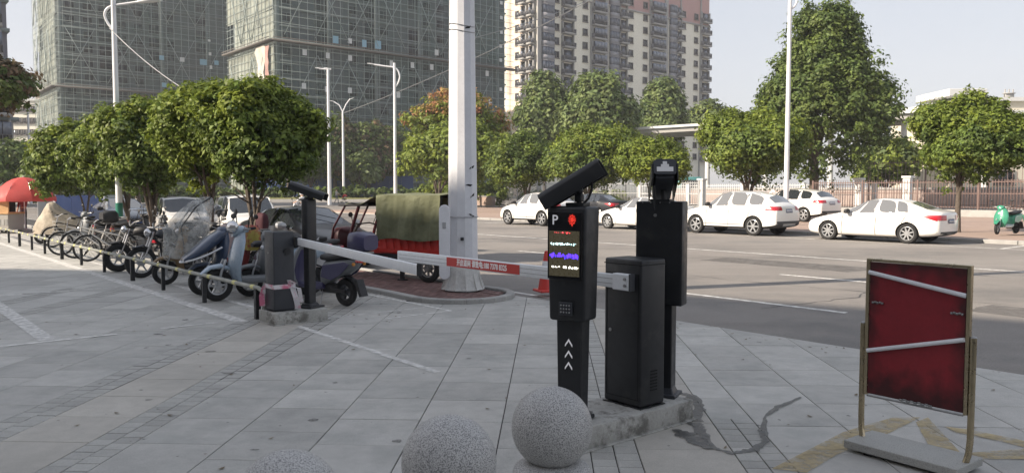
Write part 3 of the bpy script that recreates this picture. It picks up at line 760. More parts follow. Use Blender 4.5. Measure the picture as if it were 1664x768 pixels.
# ------------------------------------------------ red sign board seen from behind
sg = thing('sign_board', 'standing red board turned away on bronze legs with a stone base', 'sign board', UV(-2.28, 5.12), UA)
L0, R0 = G(1408, 722, .03), G(1589, 770, .03); mid = (L0+R0)/2; sg.location = (mid.x, mid.y, 0)
hw = (R0-L0).length/2; ang = math.atan2((R0-L0).y, (R0-L0).x); sg.rotation_euler = (0, 0, ang)
zt_, zb_ = 1.205, .345
bw = hw-.028
b = B(); n = 10
prism = B().box((0, 0, (zt_+zb_)/2), (2*bw-.03, .022, zt_-zb_-.02)); prism.obj('board_panel', m_redboard, sg, 0)
for x_ in (-bw, bw): B().box((x_, 0, (zt_+zb_)/2), (.022, .034, zt_-zb_), bev=.003).obj('frame_side', m_bronze, sg, 30)
B().box((0, 0, zt_+.002), (2*bw+.02, .036, .018), bev=.003).obj('frame_top', m_bronze, sg, 30)
B().box((0, 0, zb_-.004), (2*bw-.02, .03, .012), bev=.003).obj('frame_bottom', m_steel, sg, 30)
def batten(a, c):
    B().cyl((-bw+.012, -.021, a), (bw-.012, -.021, c), .0135, 10).obj('white_batten', m_white, sg)
batten(zt_-.075, zt_-.165); batten(zb_+.285, zb_+.44)
for (x_, z_) in ((-bw+.07, zt_-.265), (bw-.06, zt_-.275)):
    q = Boxes()
    for k in range(5): q.box((x_-.03+k*.015, -.0165, z_+.004*(k % 2)), (.011, .012, .012))
    q.obj('hinge', m_steel, sg)
q = Boxes()
for k in range(9): q.box((-.07+k*.022, -.0165, zb_+.012+.004*(k % 2)), (.02, .008, .010))
q.obj('latch', m_steel, sg)
for s_ in (-1, 1):
    x_ = s_*hw; P = [(x_, 0, .80), (x_, 0, .20), (x_-s_*.005, -.004, .12), (x_-s_*.018, -.012, .06), (x_-s_*.05, -.02, .03)]
    B().tube(P, .0185, 14).obj('leg', m_bronze, sg); B().ball((x_, 0, .80), .019, sq=(1, 1, .5)).obj('leg_cap', m_steel, sg)
    B().box((x_-s_*.02, 0, .70), (.03, .02, .02)).obj('bracket', m_bronze, sg, 0)
b = B().box((0, -.015, .047), (2*hw+.02, .34, .05), bev=.004); 
b.obj('stone_base', m_slab, sg, 30)
for sx in (-1, 1): B().box((sx*.2, -.015, .011), (.05, .28, .022)).obj('foot', m_dark, sg, 0)
# ------------------------------------------------ low rail fence of the bike bays
rail = thing('low_rail_fence', 'low grey rail on black posts with yellow tape bands beside the bikes', 'rail fence', UV(-9.65, 4.07), UA)
PX = [(418, 519), (330, 492.4), (263.8, 471.7), (210, 456.6), (164.6, 442.4), (129.7, 430.8), (99, 421), (72.4, 412.4), (51, 406), (32, 399.8), (14, 394.5), (-3, 389.5), (-18, 385)]
Mr = rail.matrix_world if False else (T(UV(-9.65, 4.07))@RZ(UA)).inverted()
us = [toUV(G(x, y))[0] for x, y in PX]
hr = .39
for i, u in enumerate(us):
    x = u+9.65
    B().box((x, 0, hr/2), (.07, .07, hr) if i % 3 == 0 else (.055, .055, hr), bev=.006).obj('post', m_black, rail, 30)
m_rail = mat('galvanised_rail', (.26, .265, .235), .45, .3, nz=[(6, .2)])
x1 = us[-1]+9.65
B().tube([(x1, 0, hr+.012), (-.18, 0, hr+.012), (-.06, 0, hr-.005), (-.0, 0, hr-.07), (0, 0, .02)], .028, 10).obj('top_rail', m_rail, rail)
m_yb = mat('yellow_band', (.62, .58, .22), .5)
x = -.28; k = 0
while x > x1:
    B().cyl((x, 0, hr+.012), (x-.10, 0, hr+.012), .0305, 10).obj('yellow_band', m_yb, rail); x -= (.62, .95, .78)[k % 3]; k += 1
# ------------------------------------------------ the big pole
bp = thing('utility_pole', 'thick white tapered steel pole rising out of the frame in the middle', 'pole', G(752, 473, .035)+Vector((0, 0, .035)), R(12))
def octp(r, z, n=12): return [(r*math.cos(2*PI*k/n), r*math.sin(2*PI*k/n), z) for k in range(n)]
b = B(); hp_ = 9.; b.tube([(0, 0, -.03), (0, 0, .3), (0, 0, hp_)], [.247, .243, .15], 12); b.obj('shaft', m_pole, bp, 20)
m_plaster = mat('whitewashed_footing', (.55, .55, .53), .8, nz=[(5, .15), (40, .1)], bump=(20, .6, .02))
b = B(); n = 36; prof = [(.32, .0), (.285, .06), (.262, .18), (.252, .34), (.246, .40)]
rings = []
for j, (r, z) in enumerate(prof): rings.append([b.bm.verts.new(((r+(.03*(1-j/4) if k % 3 == 0 else 0)+rnd.uniform(-.004, .004))*math.cos(2*PI*k/n), (r+(.03*(1-j/4) if k % 3 == 0 else 0))*math.sin(2*PI*k/n), z)) for k in range(n)])
for j in range(4):
    for k in range(n): b.bm.faces.new((rings[j][k], rings[j][(k+1) % n], rings[j+1][(k+1) % n], rings[j+1][k]))
b.obj('footing', m_plaster, bp, 30)
for k in range(12):
    a = 2*PI*k/12; B().prism([(.24, .30), (.25, .32), (.35, .02), (.35, 0), (.24, 0)], -.006, .006, 'Y', RZ(a)).obj('stiffener', m_plaster, bp, 0)
px_, py_ = -.24, -.06
Yp = 12.75; zA, zB = H(456, Yp)-.035, H(335, Yp)-.035
o_ = []
for k in range(9): a = PI*k/8; o_.append((.085*math.cos(a), zB-.09+.085*math.sin(a)))
for k in range(9): a = PI+PI*k/8; o_.append((.085*math.cos(a), zA+.09+.085*math.sin(a)))
B().prism(o_, -.06, .0, 'Y', T(-.30, -.10, 0)@RZ(R(-16)), bev=.01).obj('equipment_cover', m_white, bp, 30)
B().box((-.30, -.162, zB-.33), (.09, .006, .10), RZ(0), bev=.002).obj('label_plate', m_cargrey, bp, 0)
for z in (zA+.25, zB-.2): B().tube([( .25*math.cos(a), .25*math.sin(a), z) for a in [2*PI*k/16 for k in range(16)]], .006, 5, closed=True).obj('strap', m_steel, bp)
B().box((-.05, -.26, H(390, Yp)-.035), (.05, .04, .05), bev=.005).obj('clamp_box', m_dark, bp, 0)
for (dx, zz, a) in ((.10, H(60, Yp), .2), (.16, H(356, Yp), -.6), (.19, H(325, Yp), .5), (.10, H(308, Yp), -.2), (.18, H(280, Yp), .3)):
    Rr = .243-(zz/hp_)*.093; th = -PI/2+dx*3
    B().poly([(-.06, -.01, 0), (.03, -.016, 0), (.06, .02, 0), (-.02, .012, 0)], T(Rr*1.005*math.cos(th), Rr*1.005*math.sin(th), zz)@RZ(th+PI/2)@RX(PI/2)@RZ(a)).obj('peeling_mark', m_under, bp, 0)
for zz in (H(55, Yp), H(64, Yp)):
    Rr = .243-(zz/hp_)*.093+.004
    B().tube([(Rr*math.cos(a), Rr*math.sin(a), zz-.03*math.sin(a*1.5)) for a in [2*PI*k/20 for k in range(20)]], .006, 5, closed=True).obj('wire_strap', m_steel, bp)
# ================================================================== BUILDINGS
V3 = Vector((-SU, CU, 0)); U3 = Vector((CU, SU, 0))   # +v (across the road, away) and +u
m_twr = mat('tower_concrete', (.105, .13, .135), .9, nz=[(.3, .15), (2, .12)])
m_twr2 = mat('tower_render', (.20, .235, .235), .9, nz=[(.3, .15)])
m_open = mat('dark_opening_panel', (.014, .018, .024), .5, rand=.5)  # near-black colour stands in for the shade inside openings
m_scaf = mat('scaffold_tube', (.28, .33, .32), .7)
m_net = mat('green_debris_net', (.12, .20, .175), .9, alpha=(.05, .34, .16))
m_net_sun = mat('sunlit_debris_net', (.46, .49, .42), .9, alpha=(.30, .62, .2))  # paler copy of the net, sunlight painted in for the sunny face
m_board = mat('scaffold_board', (.13, .12, .11), .9)
m_cream = mat('cream_render', (.76, .73, .62), .85, nz=[(.15, .06), (2, .04)])
m_pinkr = mat('brown_pink_render', (.45, .28, .26), .85, nz=[(.15, .06)])
m_peach = mat('peach_render', (.70, .58, .47), .85, nz=[(.15, .08)], streak=((.42, .36, .30), (1, 1, .1), .55, .4))
m_grey = mat('grey_render', (.33, .325, .31), .85, nz=[(.3, .1)])
m_frame = mat('window_frame', (.16, .15, .14), .6)
m_pane = mat('window_pane', (.05, .058, .068), .12, rand=.5, spec=.8)
m_blueg = mat('bay_glass', (.13, .15, .19), .15, rand=.3, spec=.8)
m_rail2 = mat('balcony_rail', (.15, .15, .16), .5)
m_sheetw = mat('white_sheet', (.62, .63, .62), .8)
m_sheetb = mat('blue_sheet', (.25, .42, .52), .7)
def window_mesh(w_, h_, fr=.12, dep=.12, pm=None, fm=None):
    q = Boxes()
    q.box((0, .0, 0), (w_-fr, .04, h_-fr), mi=1)
    for s_ in (-1, 1):
        q.box((s_*(w_/2-fr/2), -dep/2, 0), (fr, dep, h_)); q.box((0, -dep/2-.002, s_*(h_/2-fr/2)), (w_, dep, fr))
    q.box((0, -.05, 0), (.06, .06, h_-fr)); q.box((0, -dep/2-.06, -h_/2-.06), (w_+.2, dep+.12, .1))
    me = bpy.data.meshes.new('window'); o = raw('tmp', q.v, np.concatenate(q.f), [fm or m_frame, pm or m_pane], midx=q.m); me = o.data; bpy.data.objects.remove(o); me.name = 'window'; return me
def mesh_of(q, mats, nm):
    o = raw('tmp', q.v, np.concatenate(q.f), mats, midx=q.m); me = o.data; bpy.data.objects.remove(o); me.name = nm; return me
def frame_M(O, D, s_, z):                             # local x along D, local -y = outward to the right of D
    return T(O+D*s_+Vector((0, 0, z)))@RZ(math.atan2(D.y, D.x))
def px_on(O, D, px):                                  # distance along the facade where the pixel column meets it
    k = (px-832)/F; return (k*O.y-O.x)/(D.x-k*D.y)
# ---- towers in scaffolding
def tower(label, O, lenV, lenU, hgt, fh, colw, seed, ring_z, sheets, blues):
    rr = random.Random(seed)
    t = thing('unfinished_tower', label, 'building', O)
    Lc = lambda P: P-O
    base = [Lc(O), Lc(O+V3*lenV), Lc(O+V3*lenV-U3*lenU), Lc(O-U3*lenU)]
    B().prism([(p.x, p.y) for p in base], -.5, hgt).obj('walls', m_twr, t, 0)
    q = Boxes(); nf = int(hgt/fh)
    for k in range(1, nf+1):
        c = (base[0]+base[2])/2; q.box((0, 0, 0), (lenU+.5, lenV+.5, .28), T(c+Vector((0, 0, k*fh)))@RZ(UA))
    q.obj('floor_slabs', m_twr2, t, kind='stuff')
    wm = window_mesh(1.9, 1.55, .08, .1, m_open, m_twr2); wm2 = window_mesh(2.6, 2.1, .08, .1, m_open, m_twr2)
    zlow = 7.0
    faces = ((V3*0, V3, lenV), (-U3*lenU, U3, lenU))
    for fi, (o0, D, ln) in enumerate(faces):
        nrm = D.cross(Vector((0, 0, 1)))
        x = colw*.55; ci = 0
        while x < ln-1.2:
            ty = rr.random(); ci += 1
            if ty < .82:
                for k in range(2, nf):
                    z = k*fh+fh*.52
                    if z < zlow or z > 52: continue
                    if rr.random() < .93: link('window', wm if ci % 3 else wm2, t, M_=frame_M(o0, D, x, z)@T(0, -.03, 0))
            x += colw
        # vertical piers between groups
        qq = Boxes(); x = 0
        while x < ln:
            M_ = frame_M(o0, D, x, hgt/2); qq.box((0, -.1, 0), (.7, .35, hgt), M_); x += colw*3
        qq.obj('piers', m_twr2, t, kind='stuff')
        # scaffold tubes
        s_ = Boxes(); off = 1.25
        x = -off
        while x <= ln+off:
            M_ = frame_M(o0, D, x, hgt/2+1); s_.box((0, -off, 0), (.075, .075, hgt+2), M_); x += 1.6
        z = .5
        while z < hgt+1.5:
            M_ = frame_M(o0, D, ln/2, z); s_.box((0, -off-.06, rr.uniform(-.04, .04)), (ln+2*off+.6, .06, .065), M_)
            z += 1.35
        s_.obj('scaffold_tubes', m_scaf, t, kind='stuff')
        # large zig-zag braces
        pl = ring_z
        bw_ = 6.2 if fi == 0 else 5.0; x = .5; bm_ = None
        while x+bw_ < ln+1:
            for zz in (ring_z-13.5, ring_z+1.0, ring_z+15.5, ring_z+30):
                for sg_ in (0, 1):
                    if rr.random() < .22: continue
                    hh = 11.5; a = Vector((x+rr.uniform(-.4, .4), -off-.14-.06*sg_, zz)); c = Vector((x+bw_+rr.uniform(-.4, .4), -off-.14-.06*sg_, zz+hh))
                    if sg_: a.z, c.z = c.z, a.z
                    e = Boxes(); e.bar(a, c, .13, .10)
                    e.obj('scaffold_brace', m_scaf, t).matrix_local = frame_M(o0, D, 0, 0)
            x += bw_*(1.0 if rr.random() < .7 else 1.35)
        # catch platforms
        for k, zz in enumerate((ring_z-.2, ring_z+29.5, ring_z-16.5)):
            if zz < 5: continue
            e = Boxes(); e.box((0, -off-.35, 0), (ln+2*off+1, 1.3, .30), frame_M(o0, D, ln/2, zz)); e.box((0, -off-1.0, .45), (ln+2*off+1, .06, .12), frame_M(o0, D, ln/2, zz))
            e.obj('catch_platform', m_board, t)
        # netting
        e = B(); M_ = frame_M(o0, D, 0, 0)
        nx_ = int(ln/3.2)+1; nz_ = int(hgt/5.4)
        for i in range(nx_):
            for k in range(nz_):
                if rr.random() < (.12 if fi == 0 else .05): continue
                x0, x1 = -off+i*(ln+2*off)/nx_, -off+(i+1)*(ln+2*off)/nx_; z0_, z1_ = k*5.4+.1, (k+1)*5.4-.05
                yy = -off+.12+rr.uniform(-.04, .04)
                e.poly([(x0+.05, yy, z0_), (x1-.05, yy+rr.uniform(-.05, .05), z0_), (x1-.05, yy, z1_), (x0+.05, yy, z1_)], M_)
        e.obj('debris_net', m_net if fi == 0 else m_net_sun, t, 0)['kind'] = 'stuff'
    for (px, py, w_, h_, bl) in sheets:
        s0 = px_on(O+U3*1.45, V3, px); P = O+V3*s0; z = H(py, P.y)
        B().box((0, -1.45, z), (w_, .03, h_), frame_M(Vector((0, 0, 0)), V3, s0, 0), bev=0).obj('blue_sheet' if bl else 'white_sheet', m_sheetb if bl else m_sheetw, t, 0)
    return t
O2 = Vector((XA(455, 140), 140, 0))
tw2 = tower('near tower wrapped in scaffolding, rising behind the tall white pole', O2, 51, 18.2, 62, 3.0, 3.25, 4, H(70, 140),
    [(499, 90, .8, 1.0, 0), (536, 95, .75, 1.0, 0), (572, 99, .8, 1.0, 0), (497, 143, .8, 1.0, 0), (571, 150, .8, 1.0, 0), (534, 148, .8, 1.0, 0), (638, 107, .7, 1.05, 0), (672, 110, .8, 1.1, 0), (703, 113, .8, 1.1, 0), (649, 157, .8, 1.1, 0), (792, 123, .8, 1.1, 0), (797, 168, .8, 1.1, 0), (549, 70, 1.1, 1.3, 1), (572, 72, .8, .9, 0), (595, 76, .9, 1.3, 1), (617, 78, 1.3, 1.5, 1), (711, 90, .9, 1.1, 0), (770, 98, 1., 1.2, 1), (815, 12, .7, .7, 0), (815, 35, .7, .7, 0), (815, 58, .7, .7, 0), (814, 80, .7, .7, 0), (814, 102, .7, .7, 0), (814, 148, .7, .7, 0)], [])
# torn sheets on its sunlit side
fl = m_sheetw
for (s0, z0_, z1_, w_, col) in ((3.6, H(160, 146), H(85, 146), 4.2, (.60, .57, .50)), (.9, H(160, 141), H(80, 141), 1.7, (.46, .28, .25))):
    b = B(); n = 9; L_, R_ = [], []
    for i in range(n+1):
        f = i/n; z = z0_+(z1_-z0_)*f; ww = w_*(.35+.65*f)*rnd.uniform(.8, 1.1)
        L_.append(b.bm.verts.new((18.2-s0-ww/2, -1.55+rnd.uniform(-.15, .15), z))); R_.append(b.bm.verts.new((18.2-s0+ww/2, -1.5+rnd.uniform(-.15, .15), z)))
    for i in range(n): b.bm.faces.new((L_[i], R_[i], R_[i+1], L_[i+1]))
    o = b.obj('torn_sheet', mat('torn_sheet_%d' % int(s0), tuple(c_*.8 for c_ in col), .9, nz=[(.5, .3)]), tw2, 60); o.matrix_local = frame_M(-U3*18.2, U3, 0, 0)
O1 = Vector((XA(107, 170), 170, 0))
tw1 = tower('far scaffolded tower behind the left lamp post', O1, 38.4, 20.9, 68, 3.0, 3.4, 9, H(142, 170),
    [(269, 98, 1., 1.0, 1), (302, 101, 1., 1.0, 0), (336, 105, 1.6, 1.3, 1), (357, 106, 1., 1.0, 1), (272, 141, 1., 1., 1), (304, 144, 1., 1., 0), (346, 71, .6, .5, 0), (347, 92, .6, .7, 0), (348, 113, .6, .8, 0)], [])
# ---- the finished apartment tower
OA = Vector((XA(873, 173), 173, 0)); fh = 2.97
ap = thing('apartment_tower', 'finished cream apartment tower with pink upper floors and balconies', 'building', OA)
LV, LU, HA = 60.3, 11.0, 62; zp_ = 43.9
bs = [Vector((0, 0, 0)), V3*LV, V3*LV-U3*14, -U3*14]
bs = [Vector((0, 0, 0)), V3*LV, V3*LV-U3*LU, -U3*LU]
B().prism([(p.x, p.y) for p in bs], -.5, zp_).obj('wall', m_cream, ap, 0)
B().prism([((p.x), (p.y)) for p in [q*1.0 for q in bs]], zp_+.004, HA).obj('upper_wall', m_pinkr, ap, 0)
e = Boxes(); e.box((0, 0, 0), (LU+.7, LV+.7, .35), T((bs[0]+bs[2])/2+Vector((0, 0, zp_)))@RZ(UA)); e.obj('cornice', m_grey, ap)
B().box((-LU/2-.6, -.06, 30), (LU-3.2, .10, 62), frame_M(Vector((0, 0, 0)), U3, 0, 0)).obj('peach_end_wall', m_peach, ap, 0)
win_a = window_mesh(1.55, 1.5, .14, .16)
def balcony_mesh(w_, glazed=False):
    q = Boxes()
    q.box((0, -.02, .1), (w_, .06, 2.5), mi=2)                       # flush panel coloured dark to stand in for a shaded recess
    q.box((0, -.6, -1.22), (w_+.1, 1.3, .16), mi=0)                  # slab
    q.box((0, -1.2, -1.05), (w_, .08, .22), mi=0)
    n = max(6, int(w_/.28))
    for i in range(n+1): q.box((-w_/2+i*w_/n, -1.2, -.55), (.05, .05, .85), mi=1)
    q.box((0, -1.2, -.12), (w_, .07, .07), mi=1)
    for s_ in (-1, 1):
        q.box((s_*w_/2, -.6, -.55), (.05, 1.2, .95), mi=1); q.box((s_*(w_/2-.1), -.3, .15), (.18, .6, 2.7), mi=0)
    if glazed:
        for i in range(4): q.box((-w_/2+(i+.5)*w_/4, -1.16, .55), (w_/4-.08, .03, 1.25), mi=3)
    else:
        q.box((-w_*.15, -.7, .2), (w_*.3, .25, .7), mi=3); q.box((w_*.2, -.10, .25), (w_*.35, .05, 1.9), mi=3)
    return mesh_of(q, [m_grey, m_rail2, m_open, m_blueg], 'balcony')
def bay_mesh(w_):
    q = Boxes(); q.box((0, -.35, -.95), (w_, .75, 1.0), mi=0)
    n = max(2, int(w_/.75))
    for i in range(n): q.box((-w_/2+(i+.5)*w_/n, -.36, .45), (w_/n-.09, .70, 1.6), mi=1)
    q.box((0, -.38, 1.38), (w_+.05, .82, .2), mi=0)
    return mesh_of(q, [mat('bay_panel', (.27, .27, .29), .7), m_blueg], 'glazed_bay')
colsA = [(879, 897, 'bay'), (899, 907, 'win'), (911, 929, 'bal'), (944, 954, 'win'), (959, 979, 'balg'), (988, 1001, 'bay'), (1003, 1015, 'bal'), (1018, 1027, 'win'), (1041, 1050, 'win'), (1053, 1074, 'balg'), (1084, 1094, 'bay'), (1094, 1102, 'bal'), (1103, 1111, 'win'), (1123, 1131, 'win'), (1134, 1147, 'bal')]
meshes = {}
for (p0_, p1_, ty) in colsA:
    s0, s1 = px_on(OA, V3, p0_), px_on(OA, V3, p1_); w_ = s1-s0; key = (ty, round(w_*2))
    if key not in meshes:
        meshes[key] = win_a if ty == 'win' else (bay_mesh(w_) if ty == 'bay' else balcony_mesh(w_, ty == 'balg'))
    for k in range(2, 16):
        z = k*fh+1.3
        if z < 10: continue
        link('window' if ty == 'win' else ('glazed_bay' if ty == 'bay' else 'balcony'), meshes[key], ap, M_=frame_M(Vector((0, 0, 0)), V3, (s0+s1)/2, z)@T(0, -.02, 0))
for (p0_, p1_, ty) in ((838, 844, 'win'), (849, 858, 'bal'), (862, 870, 'bal')):
    Oq = OA-U3*LU; s0, s1 = px_on(Oq, U3, p0_), px_on(Oq, U3, p1_); w_ = abs(s1-s0); s0 = (s0+s1)/2
    mm_ = window_mesh(1.2, 1.5, .12, .14) if ty == 'win' else balcony_mesh(w_)
    for k in range(2, 16):
        z = k*fh+1.3
        if z > 10: link('window' if ty == 'win' else 'balcony', mm_, ap, M_=frame_M(-U3*LU, U3, s0, z)@T(0, -.13, 0))
for px in (983, 1016, 1053, 1079, 1102, 958, 930, 875, 1134):
    s0 = px_on(OA, V3, px); B().box((0, -.14, 31), (.35 if px not in (875, 983, 1079) else 1.1, .3, 62), frame_M(Vector((0, 0, 0)), V3, s0, 0)).obj('pier', m_grey, ap, 0)
ap.scale = (1.25, 1.25, 1.25); ap.location = (OA.x*1.25, OA.y*1.25, -.41)
# ---- far-left balcony block, raised on columns
Y0 = 84; OL = Vector((XA(27, Y0), Y0, 0))
lb = thing('balcony_block', 'grey block with dark balconies cut by the left edge of the photo', 'building', OL)
zb0 = H(243, Y0)
bs = [Vector((0, 0, 0)), V3*.1+U3*0, -V3*20, -V3*20-U3*16, -U3*16]
B().prism([(p.x, p.y) for p in (Vector((0, 0, 0)), -U3*14, -U3*14-V3*22, -V3*22)], zb0, H(150, Y0)).obj('lower_wall', m_grey, lb, 0)
oo = Vector((XA(17, Y0)-XA(27, Y0), 0, 0))
B().prism([(p.x+oo.x, p.y+.5) for p in (Vector((0, 0, 0)), -U3*14, -U3*14-V3*22, -V3*22)], H(150, Y0), 32).obj('upper_wall', mat('grey_blue_wall', (.22, .22, .25), .8), lb, 0)
for k in range(7):
    z = zb0+.1+k*3.05
    e = Boxes(); e.box((0, 0, 0), (14.5, 23, .35), T(-U3*7-V3*11+Vector((0 if z < H(155, Y0) else oo.x, 0, z)))@RZ(UA)); e.obj('floor_band', m_twr2, lb)
mmb = balcony_mesh(3.4, True)
for k in range(7):
    for j in range(4):
        z = zb0+1.55+k*3.05; xo = 0 if z < H(155, Y0) else oo.x
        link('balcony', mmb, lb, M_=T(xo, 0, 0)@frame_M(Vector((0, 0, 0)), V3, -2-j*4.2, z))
for j in range(3): B().cyl(tuple(-V3*(2+j*5)-U3*1.2), tuple(-V3*(2+j*5)-U3*1.2+Vector((0, 0, zb0))), .35, 12).obj('column', m_sheetw, lb)
# ---- two blocks further off at the left
def block(label, px0, px1, py, Y, col, nw, sp, dep=18, name='apartment_block'):
    x0, x1 = XA(px0, Y), XA(px1, Y); z = H(py, Y); t = thing(name, label, 'building', (x0, Y, 0))
    B().box(((x1-x0)/2, dep/2, z/2), (x1-x0, dep, z)).obj('wall', col, t, 0)
    B().box(((x1-x0)/2, dep/2, z+.2), (x1-x0+.8, dep+.8, .5)).obj('roof_edge', m_sheetw, t, 0)
    wm = window_mesh(1.9, 1.6, .15, .15)
    for i in range(nw):
        zz = z-2.2
        while zz > 5:
            link('window', wm, t, M_=T((i+.5)*(x1-x0)/nw, -.03, zz)); zz -= sp
    return t
block('pale distant block with rows of windows behind the thin left lamp', 26, 66, 165, 215, m_cream, 5, 3.1)
block('narrow peach block edge seen beside the far scaffolded tower', 64, 82, 124, 235, m_peach, 2, 3.1)
# ---- low cream building at the right with a white roof slab
Yr = 88; lr = thing('low_cream_building', 'low cream building with a flat white roof slab behind the right tree', 'building', (XA(1526, Yr), Yr, 0))
x1 = 40
B().box((x1/2+2.0, 8, H(166, Yr)/2), (x1, 16, H(166, Yr))).obj('wall', mat('cream_wall', (.60, .56, .46), .8, nz=[(.3, .06)]), lr, 0)
B().box((x1/2+2.0, 7.9, H(166, Yr)+.2), (x1+.5, 16.6, .4)).obj('parapet', m_sheetw, lr, 0)
B().box((1.1, .5, H(157, Yr)), (4.0, 7, .75), bev=.03).obj('roof_slab', m_sheetw, lr, 0)
B().box((1.6, 1.2, H(160, Yr)/2), (2.6, 5, H(160, Yr)-.8)).obj('stair_block', MATS['cream_wall'], lr, 0)
B().box((x1/2+6, -.4, H(190, Yr)), (x1, .9, 1.2)).obj('white_band', m_sheetw, lr, 0)
for xx in (8.0, 12.3):
    q = Boxes()
    for i in range(3): q.box((xx+i*.45, 2, H(155, Yr)), (.10, .10, 1.6))
    q.box((xx+.45, 2, H(150, Yr)), (1.2, .5, .10)); q.box((xx+.45, 2, H(154, Yr)), (1.0, .3, .5)); q.obj('roof_frame', m_grey, lr)
wl = window_mesh(2.2, 1.6, .12, .12)
for i in range(8):
    for k in range(2): link('window', wl, lr, M_=T(7+i*4, -.03, 3+k*3.4))
# ---- long canopy roof
cA, cB = Vector((XA(1022, 104), 104, 0)), Vector((XA(1500, 80), 80, 0)); zc = H(211, 104)
cn = thing('canopy_roof', 'long flat station canopy with grey ribs on slim columns behind the trees', 'canopy', cA)
D = (cB-cA).normalized(); Lc_ = (cB-cA).length
Mx = frame_M(Vector((0, 0, 0)), D, 0, 0)
B().box((Lc_/2, 4, zc), (Lc_, 9.5, .28), Mx).obj('roof_deck', m_sheetw, cn, 0)
for k in range(8): B().box((Lc_/2, -.3+k*1.2, zc-.45), (Lc_-.4, .16, .5), Mx).obj('rib', m_grey, cn, 0)
for k in range(6): B().cyl((2+k*7.6, 3, -.1), (2+k*7.6, 3, zc-.3), .3, 12, M_=Mx).obj('column', m_sheetw, cn)
for k in range(3): B().box((12+k*6, 4, zc+.9), (.4, .4, 1.8), Mx).obj('roof_post', m_sheetw, cn, 0)
# ---- building behind the viewpoint whose shade lies over the plaza
SH = 24.0; shl = SH/math.tan(SUN_EL); sh = Vector((-math.cos(SUN_AZ), -math.sin(SUN_AZ), 0))*shl
Cn = Vector((-.6, 15.3, 0))-sh
bk = thing('shop_building', 'grey commercial building standing left behind the viewpoint', 'building', Cn)
E1 = Vector((-.99, .135, 0))*46; E2 = Vector((.835, -.55, 0))*56
pb = [Vector((0, 0, 0)), E1, E1+Vector((0, -60, 0)), E2+Vector((-30, -20, 0)), E2]
B().prism([(p.x, p.y) for p in pb], 0, SH).obj('walls', mat('shop_wall', (.42, .41, .39), .8), bk, 0)
# ---- blue hoarding and hedge bank across the side road
hz = thing('blue_hoarding', 'long dark blue site hoarding under the far trees', 'hoarding', (XA(400, 134), 134, 0))
Lh = XA(672, 134)-XA(400, 134)
for i in range(14): B().box((Lh*(i+.5)/14, 0, H(286, 134)/2), (Lh/14-.05, .12, H(286, 134))).obj('panel', mat('hoarding_blue', (.03, .06, .17), .6), hz, 0)
bank = B().prism([(-70, 118), (-8, 114), (-6, 150), (-72, 160)], -.1, .45, bev=.1).obj('grass_bank', mat('dry_grass', (.17, .17, .06), .9, nz=[(.4, .2), (3, .2)]), None, 0); bank['kind'] = 'structure'
B().prism([(-70.3, 117.6), (-7.7, 113.6), (-7.7, 113.9), (-70.3, 117.9)], -.1, .30).obj('bank_kerb', m_kerb, bank, 0)
# ================================================================== FENCES
def metal_fence(label, px0, px1, v, h, m, spacing, wall=0., postw=.09, pe=3.0, tip=.12, name='metal_fence'):
    def at(px): k = (px-832)/F; Y = v/(.7638*k+.6455); return Vector((k*Y, Y, .04))
    a, c = at(px0), at(px1); D = (c-a).normalized(); L_ = (c-a).length
    t = thing(name, label, 'fence', a); Mx = frame_M(Vector((0, 0, 0)), D, 0, 0)
    if wall: B().box((L_/2, 0, wall/2), (L_, .3, wall), Mx, bev=.01).obj('base_wall', m_kerb, t, 0)
    n = int(L_/pe)
    for i in range(n+1): B().box((i*L_/n, 0, wall+h/2), (postw, postw, h+.1), Mx, bev=.008).obj('post', m, t, 0)
    for z in (wall+.15, wall+h*.55, wall+h-.12): B().box((L_/2, 0, z), (L_, .05, .05), Mx).obj('rail', m, t, 0)
    q = Boxes(); x = spacing/2
    while x < L_: q.box((x, -.03, wall+h/2+.03), (.028, .028, h), Mx); x += spacing
    q.obj('bars', m, t, kind='stuff'); return t
m_fgrey = mat('grey_fence_paint', (.42, .43, .43), .6)
m_fbrown = mat('rust_brown_fence', (.17, .115, .10), .7, nz=[(1, .2)])
metal_fence('silver grey picket fence behind the white cars in the centre', 808, 1135, 52, 2.1, m_fgrey, .17, .15)
metal_fence('rust brown picket fence behind the white sedan and the right tree', 1320, 1700, 51, 1.75, m_fbrown, .16, .42)
metal_fence('tall brown railing further back at the right', 1410, 1720, 66, 3.6, m_fbrown, .32, .3, pe=4)
metal_fence('white railing with square posts behind the parked cars', 1040, 1420, 62, 2.0, mat('white_fence', (.66, .66, .65), .6), .22, .1, postw=.3, pe=5)
def at_v(px, v): k = (px-832)/F; Y = v/(.7638*k+.6455); return Vector((k*Y, Y, .04))
for (px, v, wd, h, l) in ((1395, 57, .5, 2.3, 'left white gate pillar with a small dark mark behind the brown fence'), (1474, 57, .5, 2.4, 'right white gate pillar behind the sedan roof'), (1140, 57, .5, 2.4, 'white gate pillar behind the boom camera')):
    t = thing('gate_pillar', l, 'pillar', at_v(px, v), UA)
    B().box((0, 0, h/2), (wd, wd, h), bev=.02).obj('shaft', m_sheetw, t, 0); B().box((0, 0, h+.08), (wd+.15, wd+.15, .16), bev=.02).obj('cap', m_sheetw, t, 0)
    B().prism([(-.15, .15), (.15, .15), (0, -.15)], -wd/2-.02, -wd/2+.01, 'Y', T(0, 0, h*.62)@RZ(0)).obj('mark', m_grey, t, 0)
P = at_v(1560, 72); wl_ = thing('brick_wall', 'long pinkish brick boundary wall behind the brown railings', 'wall', P)
B().box((0, 0, .8), (62, .4, 1.6), RZ(UA)).obj('wall', mat('pink_brick', (.36, .29, .26), .85, nz=[(.6, .15), (9, .1)]), wl_, 0)
